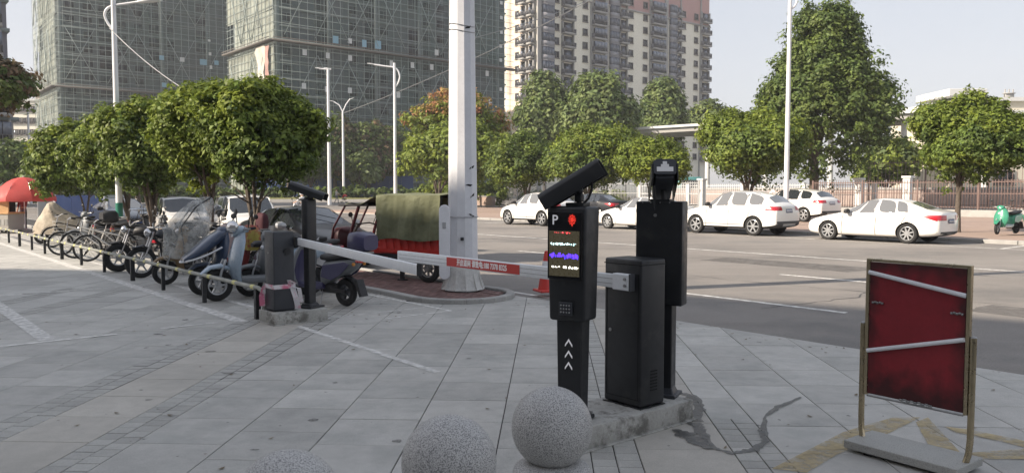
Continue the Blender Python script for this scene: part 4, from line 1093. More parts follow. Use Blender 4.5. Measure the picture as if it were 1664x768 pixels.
B().box((0, 0, 1.7), (62.2, .55, .2), RZ(UA)).obj('coping', m_kerb, wl_, 0)
# low planter wall left of the fence
P = at_v(735, 50); pw = thing('planter_wall', 'low brown planter wall under the shrubs behind the pole', 'wall', P)
B().box((0, 0, .45), (14, .4, .9), RZ(UA)).obj('wall', m_pave, pw, 0); B().box((0, 0, .94), (14.1, .5, .09), RZ(UA)).obj('coping', m_kerb, pw, 0)
# ================================================================== LAMP POSTS
def smooth_path(P, k=5):
    P = [Vector(p) for p in P]; out = []
    if len(P) < 4: return P
    for i in range(len(P)-1):
        p0, p1, p2, p3 = P[max(i-1, 0)], P[i], P[i+1], P[min(i+2, len(P)-1)]
        for j in range(k):
            t = j/k; out.append(.5*((2*p1)+(p2-p0)*t+(2*p0-5*p1+4*p2-p3)*t*t+(3*p1-p0-3*p2+p3)*t**3))
    return out+[P[-1]]
def lamp(label, p, h, r0, r1, arms, lean=0, green=False, name='street_lamp'):
    t = thing(name, label, 'street lamp', p)
    B().tube([(0, 0, 0), (0, 0, h*.5), (0, 0, h)], [r0, (r0+r1)/2, r1], 14).obj('pole', m_lamp, t)
    B().box((0, 0, .03), (r0*4, r0*4, .06), bev=.01).obj('base_plate', m_steel, t, 0)
    if green: B().cyl((0, 0, .3), (0, 0, 1.25), r0+.006, 14).obj('green_band', mat('green_band', (.02, .16, .11), .5), t)
    for (pts, heads) in arms:
        B().tube(smooth_path(pts), r1*.62, 8).obj('arm', m_lamp, t)
        for (c, d) in heads:
            d = Vector(d).normalized(); a = math.atan2(d.y, d.x)
            M_ = T(*c)@RZ(a)@RY(-math.asin(d.z))
            B().loft([(-.05, 0, .03, .03), (.1, .01, .09, .05), (.45, .01, .12, .055), (.72, 0, .07, .03)], 10, M_).obj('lamp_head', m_lamp, t)
    return t
Yl = 24.3; s24 = Yl/F
def al(px, py, Y, p): return (XA(px, Y)-p.x, 0, H(py, Y)-p.z)
p = Vector((XA(194, Yl), Yl, 0))
A_ = lambda L_, Y, p: [al(x, y, Y, p) for x, y in L_]
lamp('tall white lamp post with a hooked arm and a green foot among the left trees', p, 8.6, .10, .062, [([(0, 0, H(52, Yl)), (-.16, 0, H(44, Yl)), (-.27, 0, H(30, Yl)), (-.20, 0, H(20, Yl)), (.0, 0, H(14.5, Yl)), (.45, 0, H(11, Yl)), (.75, 0, H(8.5, Yl))], [((.72, 0, H(9, Yl)), (1, 0, .08))])], green=True)
p = Vector((XA(1277, 36.5), 36.5, .04)); Yl = 36.5
lamp('white lamp post standing behind the white crossover on the right', p, 10.6, .12, .08, [([(0, 0, H(22, Yl)), (.22, 0, H(16, Yl)), (.33, 0, H(4, Yl)), (.30, 0, H(-8, Yl)), (.1, 0, H(-20, Yl)), (-1.3, 0, H(-30, Yl))], [((-1.3, 0, H(-30, Yl)), (-1, 0, .1))])])
p = Vector((XA(536, 84), 84, 0)); h = H(115, 84)
lamp('white twin-head lamp post left of the tricycle across the road', p, h, .2, .13, [([(-.9, 0, h+.05), (0, 0, h), (.3, 0, h)], [((-.6, 0, h+.05), (-1, 0, .12)), ((.3, 0, h), (-1, 0, .18))])])
p = Vector((XA(559, 120), 120, 0)); h = H(183, 120)
lamp('Y-shaped white lamp post in the far hedge', p, h, .2, .14, [([(0, 0, h), (-.5, 0, h+1.0), (-1.3, 0, h+1.5)], [((-1.2, 0, h+1.5), (-1, 0, .2))]), ([(0, 0, h), (.5, 0, h+1.1), (1.1, 0, h+1.9)], [((1., 0, h+1.8), (1, 0, .4))])])
p = Vector((XA(643, 78), 78, 0)); h = H(105, 78)
lamp('white lamp post with one long arm rising above the tarpaulin tricycle', p, h, .19, .12, [([(0, 0, h-2.4), (.35, 0, h-1.9), (.5, 0, h-1.2), (.1, 0, h-.5), (-1.0, 0, h-.3), (-2.0, 0, h-.15)], [((-1.9, 0, h-.15), (-1, 0, .15))])])
p = Vector((XA(51, 88), 88, 0))
lamp('thin grey lamp post at the far left above the red umbrella', p, H(172, 88), .15, .09, [([(0, 0, H(174, 88)), (-.6, 0, H(172, 88)+.1), (.4, 0, H(172, 88))], [((.3, 0, H(172, 88)), (1, 0, .05))])])
# wires
def wire(label, a, c, sag, r=.02):
    P = []
    for i in range(25): t = i/24; q = a.lerp(c, t); q.z -= sag*4*t*(1-t); P.append(q)
    o = B().tube(P, r, 5).obj('overhead_wire', m_steel, None); tag(o, label, 'wire', 'overhead wires')
def W3(px, py, Y): return Vector((XA(px, Y), Y, H(py, Y)))
wire('pale thick cable slanting down from the left lamp post to the tree crown', W3(187, 50, 24.2), W3(312, 152, 20.5), .12, .014)
wire('thin dark wire crossing the scaffolded tower from the far lamp to the top edge', W3(560, 185, 118), W3(1010, -22, 90), .8, .05)
wire('short wire running from the big pole towards the upper right', W3(768, 66, 40), W3(1010, -20, 60), .3, .02)
# ================================================================== TREES
def crown_arrays(lobes, nleaf, size, seed, clump, fill=.55, aspect=1.9):
    g = np.random.default_rng(seed)
    lob = np.array(lobes, dtype=float); area = (lob[:, 3]*lob[:, 4]+lob[:, 4]*lob[:, 5]+lob[:, 3]*lob[:, 5]); prob = area/area.sum()
    ncl = max(12, int(nleaf/34)); li = g.choice(len(lob), ncl, p=prob)
    d = g.normal(size=(ncl, 3)); d /= np.linalg.norm(d, axis=1, keepdims=True)
    d[:, 2] = np.where((d[:, 2] < -.45) & (g.random(ncl) < .6), -d[:, 2], d[:, 2])
    rad = (fill+(1-fill)*g.random(ncl)**.6)*np.where(g.random(ncl) < .16, 1.19, 1.); rad = rad[:, None]; cc = lob[li, :3]+d*lob[li, 3:6]*rad
    ci = g.integers(0, ncl, nleaf)
    cs = clump*(.55+.9*g.random(ncl))
    off = g.normal(size=(nleaf, 3)); off /= np.linalg.norm(off, axis=1, keepdims=True)
    P = cc[ci]+off*(g.random((nleaf, 1))**.5)*cs[ci][:, None]*np.array([1, 1, .72])
    nrm = off*.7+d[ci]*.5+g.normal(size=(nleaf, 3))*.45+np.array([0, 0, .45]); nrm /= np.linalg.norm(nrm, axis=1, keepdims=True)
    a = np.cross(nrm, g.normal(size=(nleaf, 3))); a /= np.linalg.norm(a, axis=1, keepdims=True); b = np.cross(nrm, a)
    s = size*(.6+.8*g.random((nleaf, 1))); a = a*s*aspect/2; b = b*s/2
    bend = nrm*s*.18
    v = np.stack([P-a, P+b*1.0-bend*.0+a*.1, P+a, P-b+a*.1], 1); v[:, 1] += bend; v[:, 3] += bend
    f = np.arange(nleaf*4).reshape(-1, 4)
    return v.reshape(-1, 3), f, ci, cc
def stems(b, base, tops, r0, rn, seed):
    for i, tpt in enumerate(tops):
        tpt = Vector(tpt); s0 = Vector((rn.uniform(-1, 1)*r0*.8, rn.uniform(-1, 1)*r0*.8, 0))
        P = []; n = 7
        for k in range(n+1):
            t = k/n; q = s0.lerp(tpt, t); q.x += (tpt.x)*(-.28)*math.sin(PI*t)+rn.uniform(-.03, .03)*tpt.z*.3; q.y += (tpt.y)*(-.28)*math.sin(PI*t)+rn.uniform(-.03, .03)*tpt.z*.3; P.append(q)
        b.tube(P, [r0*(1-.72*k/n) for k in range(n+1)], 8)
        for m in range(3):
            k = 3+m; d = Vector((rn.uniform(-1, 1), rn.uniform(-1, 1), rn.uniform(.2, .9)))*tpt.z*.22
            b.tube([P[k], P[k]+d*.5+Vector((0, 0, .05)), P[k]+d], [r0*(1-.72*k/n)*.6, r0*.25, r0*.12], 5)
def tree(name, label, tx, Y, box, mats, nleaf, leaf, seed, nst=3, r0=.09, zb=0., group=None, single=0., lobn=12, clump=None, conic=0., sub=.54, depth=1., trunk_to=None, wts=(.7,)):
    rn = random.Random(seed); x0, x1, y0, y1 = box
    base = Vector((XA(tx, Y), Y, zb)); cx = XA((x0+x1)/2, Y)-base.x; hw = (x1-x0)/2*Y/F; zt, zl = H(y0, Y)-zb, H(y1, Y)-zb
    hz = (zt-zl)/2; cz = (zt+zl)/2
    t = thing(name, label, 'tree', base, 0, group)
    L = [(cx, 0, cz-hz*.05, hw*.72, hw*.72*depth, hz*.78)]
    for i in range(lobn):
        th = 2*PI*i/lobn+rn.uniform(-.3, .3); ph = rn.uniform(-.55, .95)
        k = 1-conic*max(0, ph)*.75; wk = 1-conic*.55*(ph+.55)/1.5
        L.append((cx+math.cos(th)*hw*.52*k*wk, math.sin(th)*hw*.52*depth*k*wk, cz+math.sin(ph)*hz*.52, hw*sub*wk*rn.uniform(.6, 1.08), hw*sub*wk*rn.uniform(.6, 1.08)*depth, hz*sub*rn.uniform(.6, 1.05)))
    if conic:
        L[0] = (cx, 0, cz-hz*.25, hw*.85, hw*.85, hz*.68); L.append((cx, 0, cz+hz*.45, hw*(.62-.22*conic), hw*(.62-.22*conic), hz*.52))
    else: L.append((cx, 0, cz+hz*.35, hw*.55, hw*.55*depth, hz*.62))
    cl = clump or hw*.16
    v, f, ci, cc = crown_arrays(L, nleaf, leaf, seed, cl)
    g = np.random.default_rng(seed+5); pick = g.random(len(cc)); mi = np.zeros(len(cc), int)
    if len(mats) > 1:
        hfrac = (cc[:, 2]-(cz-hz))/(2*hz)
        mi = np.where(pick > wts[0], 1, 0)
        if len(mats) > 2: mi = np.where((hfrac > .62) & (g.random(len(cc)) > .35), 2, mi)  # upper clumps take the third colour
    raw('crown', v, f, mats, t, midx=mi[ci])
    b = B()
    if single:
        b.tube([(0, 0, -.1), (0, 0, .05), (0.02*rn.uniform(-1, 1), 0, single*.5), (0, 0, single)], [r0*1.5, r0*1.15, r0, r0*.9], 10)
        tops = [(cx+math.cos(q)*hw*.6, math.sin(q)*hw*.5, cz-single+hz*.2) for q in [2*PI*k/nst+rn.uniform(-.4, .4) for k in range(nst)]]
        b2 = B(); stems(b2, None, tops, r0*.62, rn, seed)
        b2.xf(T(0, 0, single-.03)); me = bpy.data.meshes.new('x'); b2.bm.to_mesh(me); b2.bm.free(); b.bm.from_mesh(me); bpy.data.meshes.remove(me)
    else:
        tops = [(cx*.8+math.cos(q)*hw*.62, math.sin(q)*hw*.55, cz+hz*.25) for q in [2*PI*k/nst+rn.uniform(-.4, .4) for k in range(nst)]]
        stems(b, None, tops, r0, rn, seed)
    b.obj('trunk', m_bark, t, 40)
    return t
gl = 'bushy trees along the bike bays'; gr = 'street trees across the road'
tree('street_tree', 'largest bushy tree of the left row, beside the left camera post', 414, 18.4, (330, 524, 132, 322), [m_leaf, m_leafd, m_leafy], 73500, 0.063, 11, 5, .06, .03, gl, clump=.22, wts=(.6,))
tree('street_tree', 'bushy tree second from the left camera post, in front of the white van', 345, 20.4, (252, 403, 136, 318), [m_leafy, m_leaf, m_leafy], 63000, 0.065, 12, 4, .06, .03, gl, clump=.22, wts=(.5,))
tree('street_tree', 'darker bushy tree behind the motorcycles, third of the left row', 248, 24.2, (168, 312, 160, 336), [m_leaf, m_leafd, m_leafy], 56000, 0.070, 13, 5, .07, .03, gl, clump=.24, wts=(.55,))
tree('street_tree', 'bushy tree just right of the green-footed lamp post', 210, 26.6, (108, 242, 182, 332), [m_leaf, m_leafd, m_leafy], 45500, 0.074, 14, 3, .07, .03, gl, clump=.24, wts=(.6,))
tree('street_tree', 'thin-stemmed leftmost tree of the row in front of the blue panel', 142, 30.2, (56, 172, 197, 330), [m_leaf, m_leafd, m_leafy], 42000, 0.081, 15, 2, .05, .03, gl, clump=.26, wts=(.6,))
tree('street_tree', 'round dense tree with a forked trunk right of the white sedan', 1557, 30.3, (1478, 1676, 152, 318), [m_leaf, m_leafd, m_leafy], 80500, 0.074, 21, 6, .10, .04, gr, single=1.55, clump=.27, wts=(.6,), sub=.5)
tree('street_tree', 'low wide multi-stemmed tree behind the white crossover', 1215, 43, (1136, 1316, 180, 306), [m_leaf, m_leafd, m_leafy], 63000, 0.104, 22, 7, .09, .04, gr, clump=.5, wts=(.6,))
tree('camphor_tree', 'huge dark tree towering over the right side of the street', 1322, 60, (1206, 1464, 2, 300), [m_leafb, m_leafd], 130000, .155, 23, 7, .35, .04, gr, single=3.2, conic=.75, lobn=16, clump=.6, wts=(.7,), sub=.41)
tree('street_tree', 'bright green small tree between the two camera heads', 1062, 50, (1000, 1120, 225, 312), [m_leafy, m_leaf, m_leafy], 35000, 0.111, 24, 4, .07, .04, gr, clump=.5, wts=(.7,))
tree('street_tree', 'dark green tree behind the display post camera', 955, 56, (878, 1036, 202, 318), [m_leaf, m_leafd, m_leafy], 52500, 0.126, 25, 5, .1, .04, gr, clump=.6, wts=(.5,))
tree('street_tree', 'small dark tree left of the display post by the fence', 857, 60, (792, 900, 216, 318), [m_leaf, m_leafd], 38500, 0.126, 26, 4, .1, .04, gr, clump=.6, wts=(.45,))
tree('rain_tree', 'yellow-green tree with orange seed tips right behind the white pole', 712, 74, (648, 838, 196, 312), [m_leafy, m_leaf, m_leafy], 34000, .22, 27, 5, .12, .0, gr, clump=.8, wts=(.7,))
tree('rain_tree', 'orange and red tipped crown above the yellow-green tree', 715, 82, (655, 830, 143, 262), [m_leafy, m_leafo, m_leafo], 24000, .2, 28, 4, .14, .0, gr, single=5, clump=.7, wts=(.72,))
gb = 'tall trees before the apartment tower'
tree('background_tree', 'grey-green tree in front of the peach end of the apartment tower', 885, 108, (838, 935, 120, 245), [m_leafg, m_leafb], 22000, .34, 31, 4, .25, 0, gb, conic=.7, single=4, clump=1.3, wts=(.7,))
tree('background_tree', 'widest grey-green tree in front of the apartment tower', 970, 104, (898, 1042, 122, 250), [m_leafg, m_leafb], 30000, .34, 32, 4, .25, 0, gb, conic=.6, single=4, clump=1.3, wts=(.65,))
tree('background_tree', 'pointed grey-green tree under the right half of the apartment tower', 1077, 114, (1030, 1120, 130, 250), [m_leafg, m_leafb], 22000, .34, 33, 4, .25, 0, gb, conic=.7, single=4, clump=1.3, wts=(.65,))
tree('background_tree', 'small pale tree right of the apartment tower foot', 1148, 130, (1122, 1176, 168, 240), [m_leafg, m_leafy], 9000, .4, 34, 4, .25, 0, gb, single=4, clump=1.4)
tree('background_tree', 'pale green tree behind the slim white post right of the huge tree', 1440, 76, (1395, 1492, 228, 312), [m_leafy, m_leafg], 14000, .26, 35, 4, .15, 0, gb, clump=.9)
gd = 'dark trees behind the far hedge'
tree('background_tree', 'dark tree at the left of the far group behind the blue hoarding', 470, 128, (410, 540, 196, 300), [m_leafd, m_leafb], 22000, .36, 41, 4, .3, 0, gd, single=4, clump=1.3)
tree('background_tree', 'dark shaggy tree between the twin-head and the Y-shaped lamp', 545, 131, (505, 600, 188, 304), [m_leafd, m_leafbr], 22000, .34, 42, 4, .3, 0, gd, single=4, clump=1.2, wts=(.75,))
tree('background_tree', 'brown-leaved tree right of the Y-shaped lamp', 600, 134, (560, 650, 196, 304), [m_leafbr, m_leafd], 20000, .33, 43, 4, .3, 0, gd, single=4, clump=1.2, wts=(.4,))
tree('background_tree', 'dark green tree left of the long-armed lamp', 640, 138, (596, 690, 205, 305), [m_leafd, m_leafb], 20000, .34, 44, 4, .3, 0, gd, single=4, clump=1.2)
tree('background_tree', 'small rounded olive tree on the grass bank', 583, 128, (560, 618, 246, 306), [m_leafb, m_leafg], 6000, .36, 45, 4, .12, .4, gd, clump=1.1)
tree('background_tree', 'small olive tree on the bank behind the left camera post', 505, 130, (480, 535, 240, 306), [m_leafb, m_leafd], 6000, .36, 46, 4, .12, .4, gd, clump=1.1)
tree('background_tree', 'dark tree mass under the balcony block at the far left', 20, 70, (-30, 66, 232, 312), [m_leafd, m_leafb], 16000, .22, 47, 4, .15, 0, gd, clump=.9)
tree('background_tree', 'grey-green tree behind the red umbrella', 90, 62, (48, 130, 262, 318), [m_leafb, m_leafd], 12000, .2, 48, 4, .12, 0, gd, clump=.8)
tree('street_tree', 'leafy brownish branches reaching in at the left edge', -60, 34, (-120, 56, 76, 196), [m_leafbr, m_leafb, m_leafbr], 22000, .13, 49, 4, .15, 0, 'trees at the left edge', single=3.4, clump=.42, wts=(.35,))
tree('bare_tree', 'sparse twiggy treetop rising between the bushy trees and the far tower', 225, 45, (200, 262, 160, 260), [m_leafbr], 1500, .14, 50, 6, .09, 0, 'thin trees', clump=.5)
# hedges and shrubs
def hedge(label, a, c, w_, h_, n, leaf, mats, seed, z=0., name='hedge', cat='hedge'):
    g = np.random.default_rng(seed); a = Vector(a); c = Vector(c); L_ = (c-a).length; nl = max(3, int(L_/(h_*1.2)))
    lob = [tuple(a.lerp(c, (i+.5)/nl)+Vector((0, 0, z+h_*.45)))+(L_/nl*.75, w_/2, h_*.55*(1+.25*math.sin(i*2.1))) for i in range(nl)]
    v, f, ci, cc = crown_arrays(lob, n, leaf, seed, h_*.25)
    mi = (g.random(len(cc)) > .6).astype(int) if len(mats) > 1 else np.zeros(len(cc), int)
    o = raw(name, v, f, mats, None, midx=mi[ci]); tag(o, label, cat); return o
hedge('clipped low hedge on the far grass bank', (-64, 121, 0), (-12, 117, 0), 3, 1.5, 16000, .30, [m_leafb, m_leafd], 61, .4)
hedge('bright shrubs behind the planter wall right of the white pole', tuple(at_v(690, 51)), tuple(at_v(810, 51)), 1.6, 1.9, 9000, .17, [m_leafy, m_leaf], 62, .4, 'shrub_row', 'shrubs')
hedge('shrubs along the silver fence behind the display post', tuple(at_v(850, 55)), tuple(at_v(1010, 55)), 1.6, 1.3, 8000, .17, [m_leafb, m_leafy], 63, .1, 'shrub_row', 'shrubs')
hedge('long low hedge beyond the road at the left', (-60, 96, 0), (-34, 92, 0), 2, 1.2, 9000, .24, [m_leafb, m_leafd], 64, 0)
# ================================================================== CARS
# local frame: x from nose (0) to tail (L), y left/right, z up; then centred
def car_mesh(cols, wheels, wr, W, clad=False, dark_low=0.0):
    """cols: (x_low, x_up, width factor, z_bottom, z_belt, roof half width, z_roof edge, z_roof centre, kind)
    kind of the panel up to the NEXT column: 'b' body, 's' side window only, 'w' windshield + side window, 'r' rear screen + side window, 'q' rear screen only"""
    bm = bmesh.new(); rows = []
    for (xl, xu, wf, zb, zbelt, wrf, zr, zc, kd) in cols:
        w_ = W/2*wf; zm = zb+(zbelt-zb)*.5
        pts = [(xl, 0, zb), (xl, w_*.84, zb), (xl, w_*.985, zb+.09), (xl, w_*1.0, zm), (xl, w_*.95, zbelt), (xu, W/2*wrf, zr), (xu, 0, zc)]
        half = [bm.verts.new(p) for p in pts]
        other = [half[0]]+[bm.verts.new((p[0], -p[1], p[2])) for p in pts[1:-1]]+[half[-1]]
        rows.append((half, other))
    glass = []
    cr = bm.edges.layers.float.new('crease_edge')
    for i in range(len(cols)-1):
        kd = cols[i][8]
        for side in (0, 1):
            A, Q = rows[i][side], rows[i+1][side]
            for j in range(6):
                vs = (A[j], Q[j], Q[j+1], A[j+1]) if side == 0 else (A[j], A[j+1], Q[j+1], Q[j])
                f = bm.faces.new(vs)
                if j == 4 and kd in 'swr': glass.append((f, 1))
                if j == 5 and kd in 'wrq': glass.append((f, 2 if kd == 'w' else 3))
                if clad and j in (0, 1): f.material_index = 5
                elif j == 0: f.material_index = 4
    for (half, other), fl in ((rows[0], 0), (rows[-1], 1)):
        for j in range(6):
            vs = (half[j], half[j+1], other[j+1], other[j])
            vs = list(dict.fromkeys(vs))
            f = bm.faces.new(vs if fl else vs[::-1])
            if clad and j in (0, 1): f.material_index = 5
    bmesh.ops.recalc_face_normals(bm, faces=bm.faces)
    for fs, mi in (([f for f, k in glass if k == 1], 1), ([f for f, k in glass if k == 2], 2), ([f for f, k in glass if k == 3], 3)):
        if not fs: continue
        if mi == 1:
            r = bmesh.ops.inset_individual(bm, faces=fs, thickness=.028, depth=-.0)
            for f in fs: f.material_index = 1
        else:
            r = bmesh.ops.inset_region(bm, faces=fs, thickness=.045, depth=0, use_even_offset=True)
            for f in fs: f.material_index = mi
    for e in bm.edges:
        fs = e.link_faces
        if len(fs) == 2 and (fs[0].material_index in (1, 2, 3)) != (fs[1].material_index in (1, 2, 3)): e[cr] = .75
        elif len(fs) == 2 and {fs[0].material_index, fs[1].material_index} == {0, 5}: e[cr] = .6
    vc = bm.verts.layers.float.new('crease_vert')
    for e in bm.edges:
        if e[cr] == .75:
            e[cr] = 1.
            for v in e.verts: v[vc] = 1.
    me = bpy.data.meshes.new('car'); bm.to_mesh(me); bm.free()
    o = bpy.data.objects.new('tmpcar', me); C.objects.link(o)
    sb = o.modifiers.new('s', 'SUBSURF'); sb.levels = 2; sb.render_levels = 2
    cb = B()
    for wx in wheels:
        for s_ in (-1, 1): cb.cyl((wx, s_*(W/2+.2), wr), (wx, s_*(W/2-.26), wr), wr*1.13, 28)
    cme = cb.mesh('cut', [m_under], 0); co = bpy.data.objects.new('tmpcut', cme); C.objects.link(co)
    bo = o.modifiers.new('b', 'BOOLEAN'); bo.operation = 'DIFFERENCE'; bo.object = co; bo.solver = 'EXACT'
    dg = bpy.context.evaluated_depsgraph_get(); ev = bpy.data.meshes.new_from_object(o.evaluated_get(dg))
    bpy.data.objects.remove(o); bpy.data.objects.remove(co)
    return ev
GN = {1: 'side_window', 2: 'windshield', 3: 'rear_window'}
def split_car(ev, wheels, wr, W, parent, paint, glassm, cladm):
    bm = bmesh.new(); bm.from_mesh(ev); bpy.data.meshes.remove(ev)
    for f in bm.faces:
        c = f.calc_center_median()
        for wx in wheels:
            if math.hypot(c.x-wx, c.z-wr) < wr*1.13+.004 and abs(c.y) > W/2-.3 and f.material_index not in (1, 2, 3): f.material_index = 6
    tree_ = BVHTree.FromBMesh(bm)
    for mi in (1, 2, 3):
        todo = {f for f in bm.faces if f.material_index == mi}
        while todo:
            st = [todo.pop()]; isl_ = [st[0]]
            while st:
                f = st.pop()
                for e in f.edges:
                    for g_ in e.link_faces:
                        if g_ in todo: todo.discard(g_); st.append(g_); isl_.append(g_)
            vm = {}; fl = []
            nb = bmesh.new()
            for f in isl_:
                vs = []
                for v in f.verts:
                    if v.index not in vm: vm[v.index] = nb.verts.new(v.co)
                    vs.append(vm[v.index])
                nb.faces.new(vs)
            q = B(); q.bm.free(); q.bm = nb; q.obj(GN[mi], glassm, parent, 60)
    bmesh.ops.delete(bm, geom=[f for f in bm.faces if f.material_index in (1, 2, 3)], context='FACES')
    for f in bm.faces: f.material_index = {0: 0, 4: 1, 5: 2, 6: 1}.get(f.material_index, 0)
    q = B(); q.bm.free(); q.bm = bm; q.obj('body', [paint, m_under, cladm], parent, 32)
    return tree_
def wheel_parts(wr, parent, x, y, side, spokes=7, w_=.21, col=None):
    col = col or m_cargrey
    M_ = T(x, y, wr)@RX(PI/2*(1 if side < 0 else -1))@RZ(.3*x)
    t = B().lathe([(wr*.66, -w_*.40), (wr*.90, -w_*.48), (wr*.985, -w_*.36), (wr, 0), (wr*.985, w_*.36), (wr*.90, w_*.48), (wr*.70, w_*.42), (wr*.66, w_*.30), (wr*.66, -w_*.40)], 28, M_).obj('tyre', m_rubber, parent, 40)
    b = B().lathe([(wr*.70, w_*.40), (wr*.655, w_*.43), (wr*.62, w_*.36), (wr*.60, 0)], 28, M_)
    b.lathe([(wr*.17, w_*.30), (wr*.15, w_*.40), (0, w_*.41)], 14, M_)
    for k in range(spokes):
        a = 2*PI*k/spokes
        b.prism([(wr*.10, -wr*.085), (wr*.62, -wr*.06), (wr*.62, wr*.06), (wr*.10, wr*.085)], w_*.27, w_*.36, 'Z', M_@RZ(a))
    b.obj('rim', col, t, 30)
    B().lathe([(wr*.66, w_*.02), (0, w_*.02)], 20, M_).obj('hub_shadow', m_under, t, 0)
    return t
def patch(name, tr, quad, d, m, parent, nx=8, ny=4, off=.005, flip=False):
    """a panel laid on the body: the quad's grid is projected along d"""
    A, Bq, Cq, Dq = [Vector(q) for q in quad]; d = Vector(d); b = bmesh.new(); V = {}
    for i in range(nx+1):
        for j in range(ny+1):
            p = A.lerp(Bq, i/nx).lerp(Dq.lerp(Cq, i/nx), j/ny); h = tr.ray_cast(p, d, 3.)
            V[i, j] = b.verts.new(h[0]-d*off) if h[0] is not None else None
    for i in range(nx):
        for j in range(ny):
            q = (V[i, j], V[i+1, j], V[i+1, j+1], V[i, j+1])
            if all(q): b.faces.new(q)
    if not b.faces: b.free(); return None
    b.normal_update(); f0 = b.faces[:][0] if False else list(b.faces)[0]
    if f0.normal.dot(d) > 0: bmesh.ops.reverse_faces(b, faces=b.faces[:])
    q = B(); q.bm.free(); q.bm = b
    return q.obj(name, m, parent, 60)
def finish_car(t, tr, spec):
    L_, W = spec['L'], spec['W']
    for s_ in (-1, 1):
        d = (0, -s_, 0)
        def sp(name, pts, m, nx=8, ny=4, off=.005): return patch(name, tr, [(x, s_*2, z) for x, z in pts], d, m, t, nx, ny, off)
        for pts in spec.get('seams', []): sp('door_seam', pts, m_under, 2, 16, .004)
        for (x, z) in spec['handles']: B().box((x, s_*(W/2*.965), z), (.19, .035, .028), bev=.008).obj('door_handle', spec['paint'] if not spec.get('chromeh') else m_chrome, t)
        sp('tail_lamp', spec['tail'], m_tail, 10, 5, .014); sp('headlight', spec['head'], m_head, 8, 4, .012)
        mx, mz = spec['mirror']
        B().loft([(mx-.06, mz, .02, .02), (mx-.03, mz, .11, .07), (mx+.06, mz+.01, .12, .085), (mx+.09, mz+.01, .10, .07)], 10, T(0, s_*(W/2+.07), 0)).obj('wing_mirror', spec.get('mirm', m_dark), t)
        B().box((mx+.02, s_*(W/2-.01), mz-.03), (.05, .14, .03)).obj('mirror_arm', m_dark, t)
        for (pts, m) in spec.get('side', []): sp('side_trim', pts, m, 16, 2, .010)
        sp('rear_lamp_side', spec['tail'], m_tail, 6, 4, .012) if False else None
    xr = L_+1
    def rp(name, y0, y1, z0, z1, m, off=.008, nx=8, ny=3): return patch(name, tr, [(xr, y0, z0), (xr, y1, z0), (xr, y1, z1), (xr, y0, z1)], (-1, 0, 0), m, t, nx, ny, off)
    for s_ in (-1, 1):
        y0, y1, z0, z1 = spec['rtail']; rp('tail_lamp', s_*y0, s_*y1, z0, z1, m_tail, .015)
    pz = spec['plate_z']; rp('number_plate', -.22, .22, pz, pz+.14, m_plate, .014, 6, 2)
    q = Boxes()
    for i in range(6): q.box((0, -.17+i*.065, 0), (.004, .036, .075))
    h = tr.ray_cast(Vector((xr, 0, pz+.07)), Vector((-1, 0, 0)), 4.)
    if h[0] is not None: q.obj('plate_characters', m_white, t).location = (h[0].x+.02, 0, pz+.07)
    if spec.get('rlow'): z0, z1 = spec['rlow']; rp('rear_bumper_trim', -W*.42, W*.42, z0, z1, m_clad, .01, 12, 3)
    if spec.get('skid'): rp('skid_plate', -.42, .42, spec['skid'][0], spec['skid'][1], m_cargrey, .02, 8, 2)
    xf = -1
    patch('grille', tr, [(xf, -.38, spec['grz'][0]), (xf, .38, spec['grz'][0]), (xf, .42, spec['grz'][1]), (xf, -.42, spec['grz'][1])], (1, 0, 0), m_dark, t, 8, 3, .012)
    patch('number_plate', tr, [(xf, -.22, .42), (xf, .22, .42), (xf, .22, .55), (xf, -.22, .55)], (1, 0, 0), m_plate, t, 4, 2, .022)
def sedan_spec(L=4.62, W=1.80, Hh=1.46, paint=None):
    s = Hh/1.46
    cols = [(.02, .03, .62, .34, .56, .30, .62, .63, 'b'), (.10, .12, .80, .22, .64, .55, .70, .72, 'b'), (.42, .45, .95, .18, .74, .70, .79, .83, 'b'), (1.0, .95, 1., .17, .86, .74, .90, .95, 'b'),
            (1.36, 1.42, 1., .17, .93, .78, .98, 1.02, 'w'), (1.98, 2.22, 1., .17, .95, .61, 1.39, 1.44, 's'), (2.52, 2.56, 1., .17, .96, .62, 1.42, 1.465, 'b'), (2.60, 2.64, 1., .17, .96, .62, 1.42, 1.465, 's'),
            (3.22, 3.16, 1., .17, .98, .61, 1.38, 1.43, 's'), (3.62, 3.50, .99, .18, 1.01, .60, 1.31, 1.37, 'q'), (4.12, 4.16, .96, .22, 1.04, .62, 1.07, 1.10, 'b'), (4.48, 4.50, .90, .26, 1.0, .60, 1.05, 1.08, 'b'), (4.60, 4.58, .78, .34, .90, .48, .96, .98, 'b')]
    k = L/4.62
    cols = [(a*k, b*k, c, d, e*s, f, g_*s, h*s, q) for a, b, c, d, e, f, g_, h, q in cols]
    return dict(cols=cols, L=L, W=W, wheels=(.93*k, 3.60*k), wr=.325, paint=paint,
        seams=[[(1.40*k, .24), (1.42*k, .24), (1.46*k, .93*s), (1.44*k, .93*s)], [(2.56*k, .22), (2.58*k, .22), (2.60*k, .95*s), (2.58*k, .95*s)], [(3.36*k, .55), (3.38*k, .55), (3.60*k, .98*s), (3.58*k, .98*s)]],
        handles=[(2.38*k, .82*s), (3.36*k, .86*s)], tail=[(3.98*k, .90*s), (4.48*k, .74*s), (4.56*k, .93*s), (4.2*k, .92*s)], rtail=(.36, .78, .76*s, .92*s), head=[(.10*k, .52*s), (.52*k, .62*s), (.66*k, .78*s), (.20*k, .64*s)],
        mirror=(1.62*k, 1.0*s), plate_z=.66*s, rlow=(.24, .40), grz=(.36, .60))
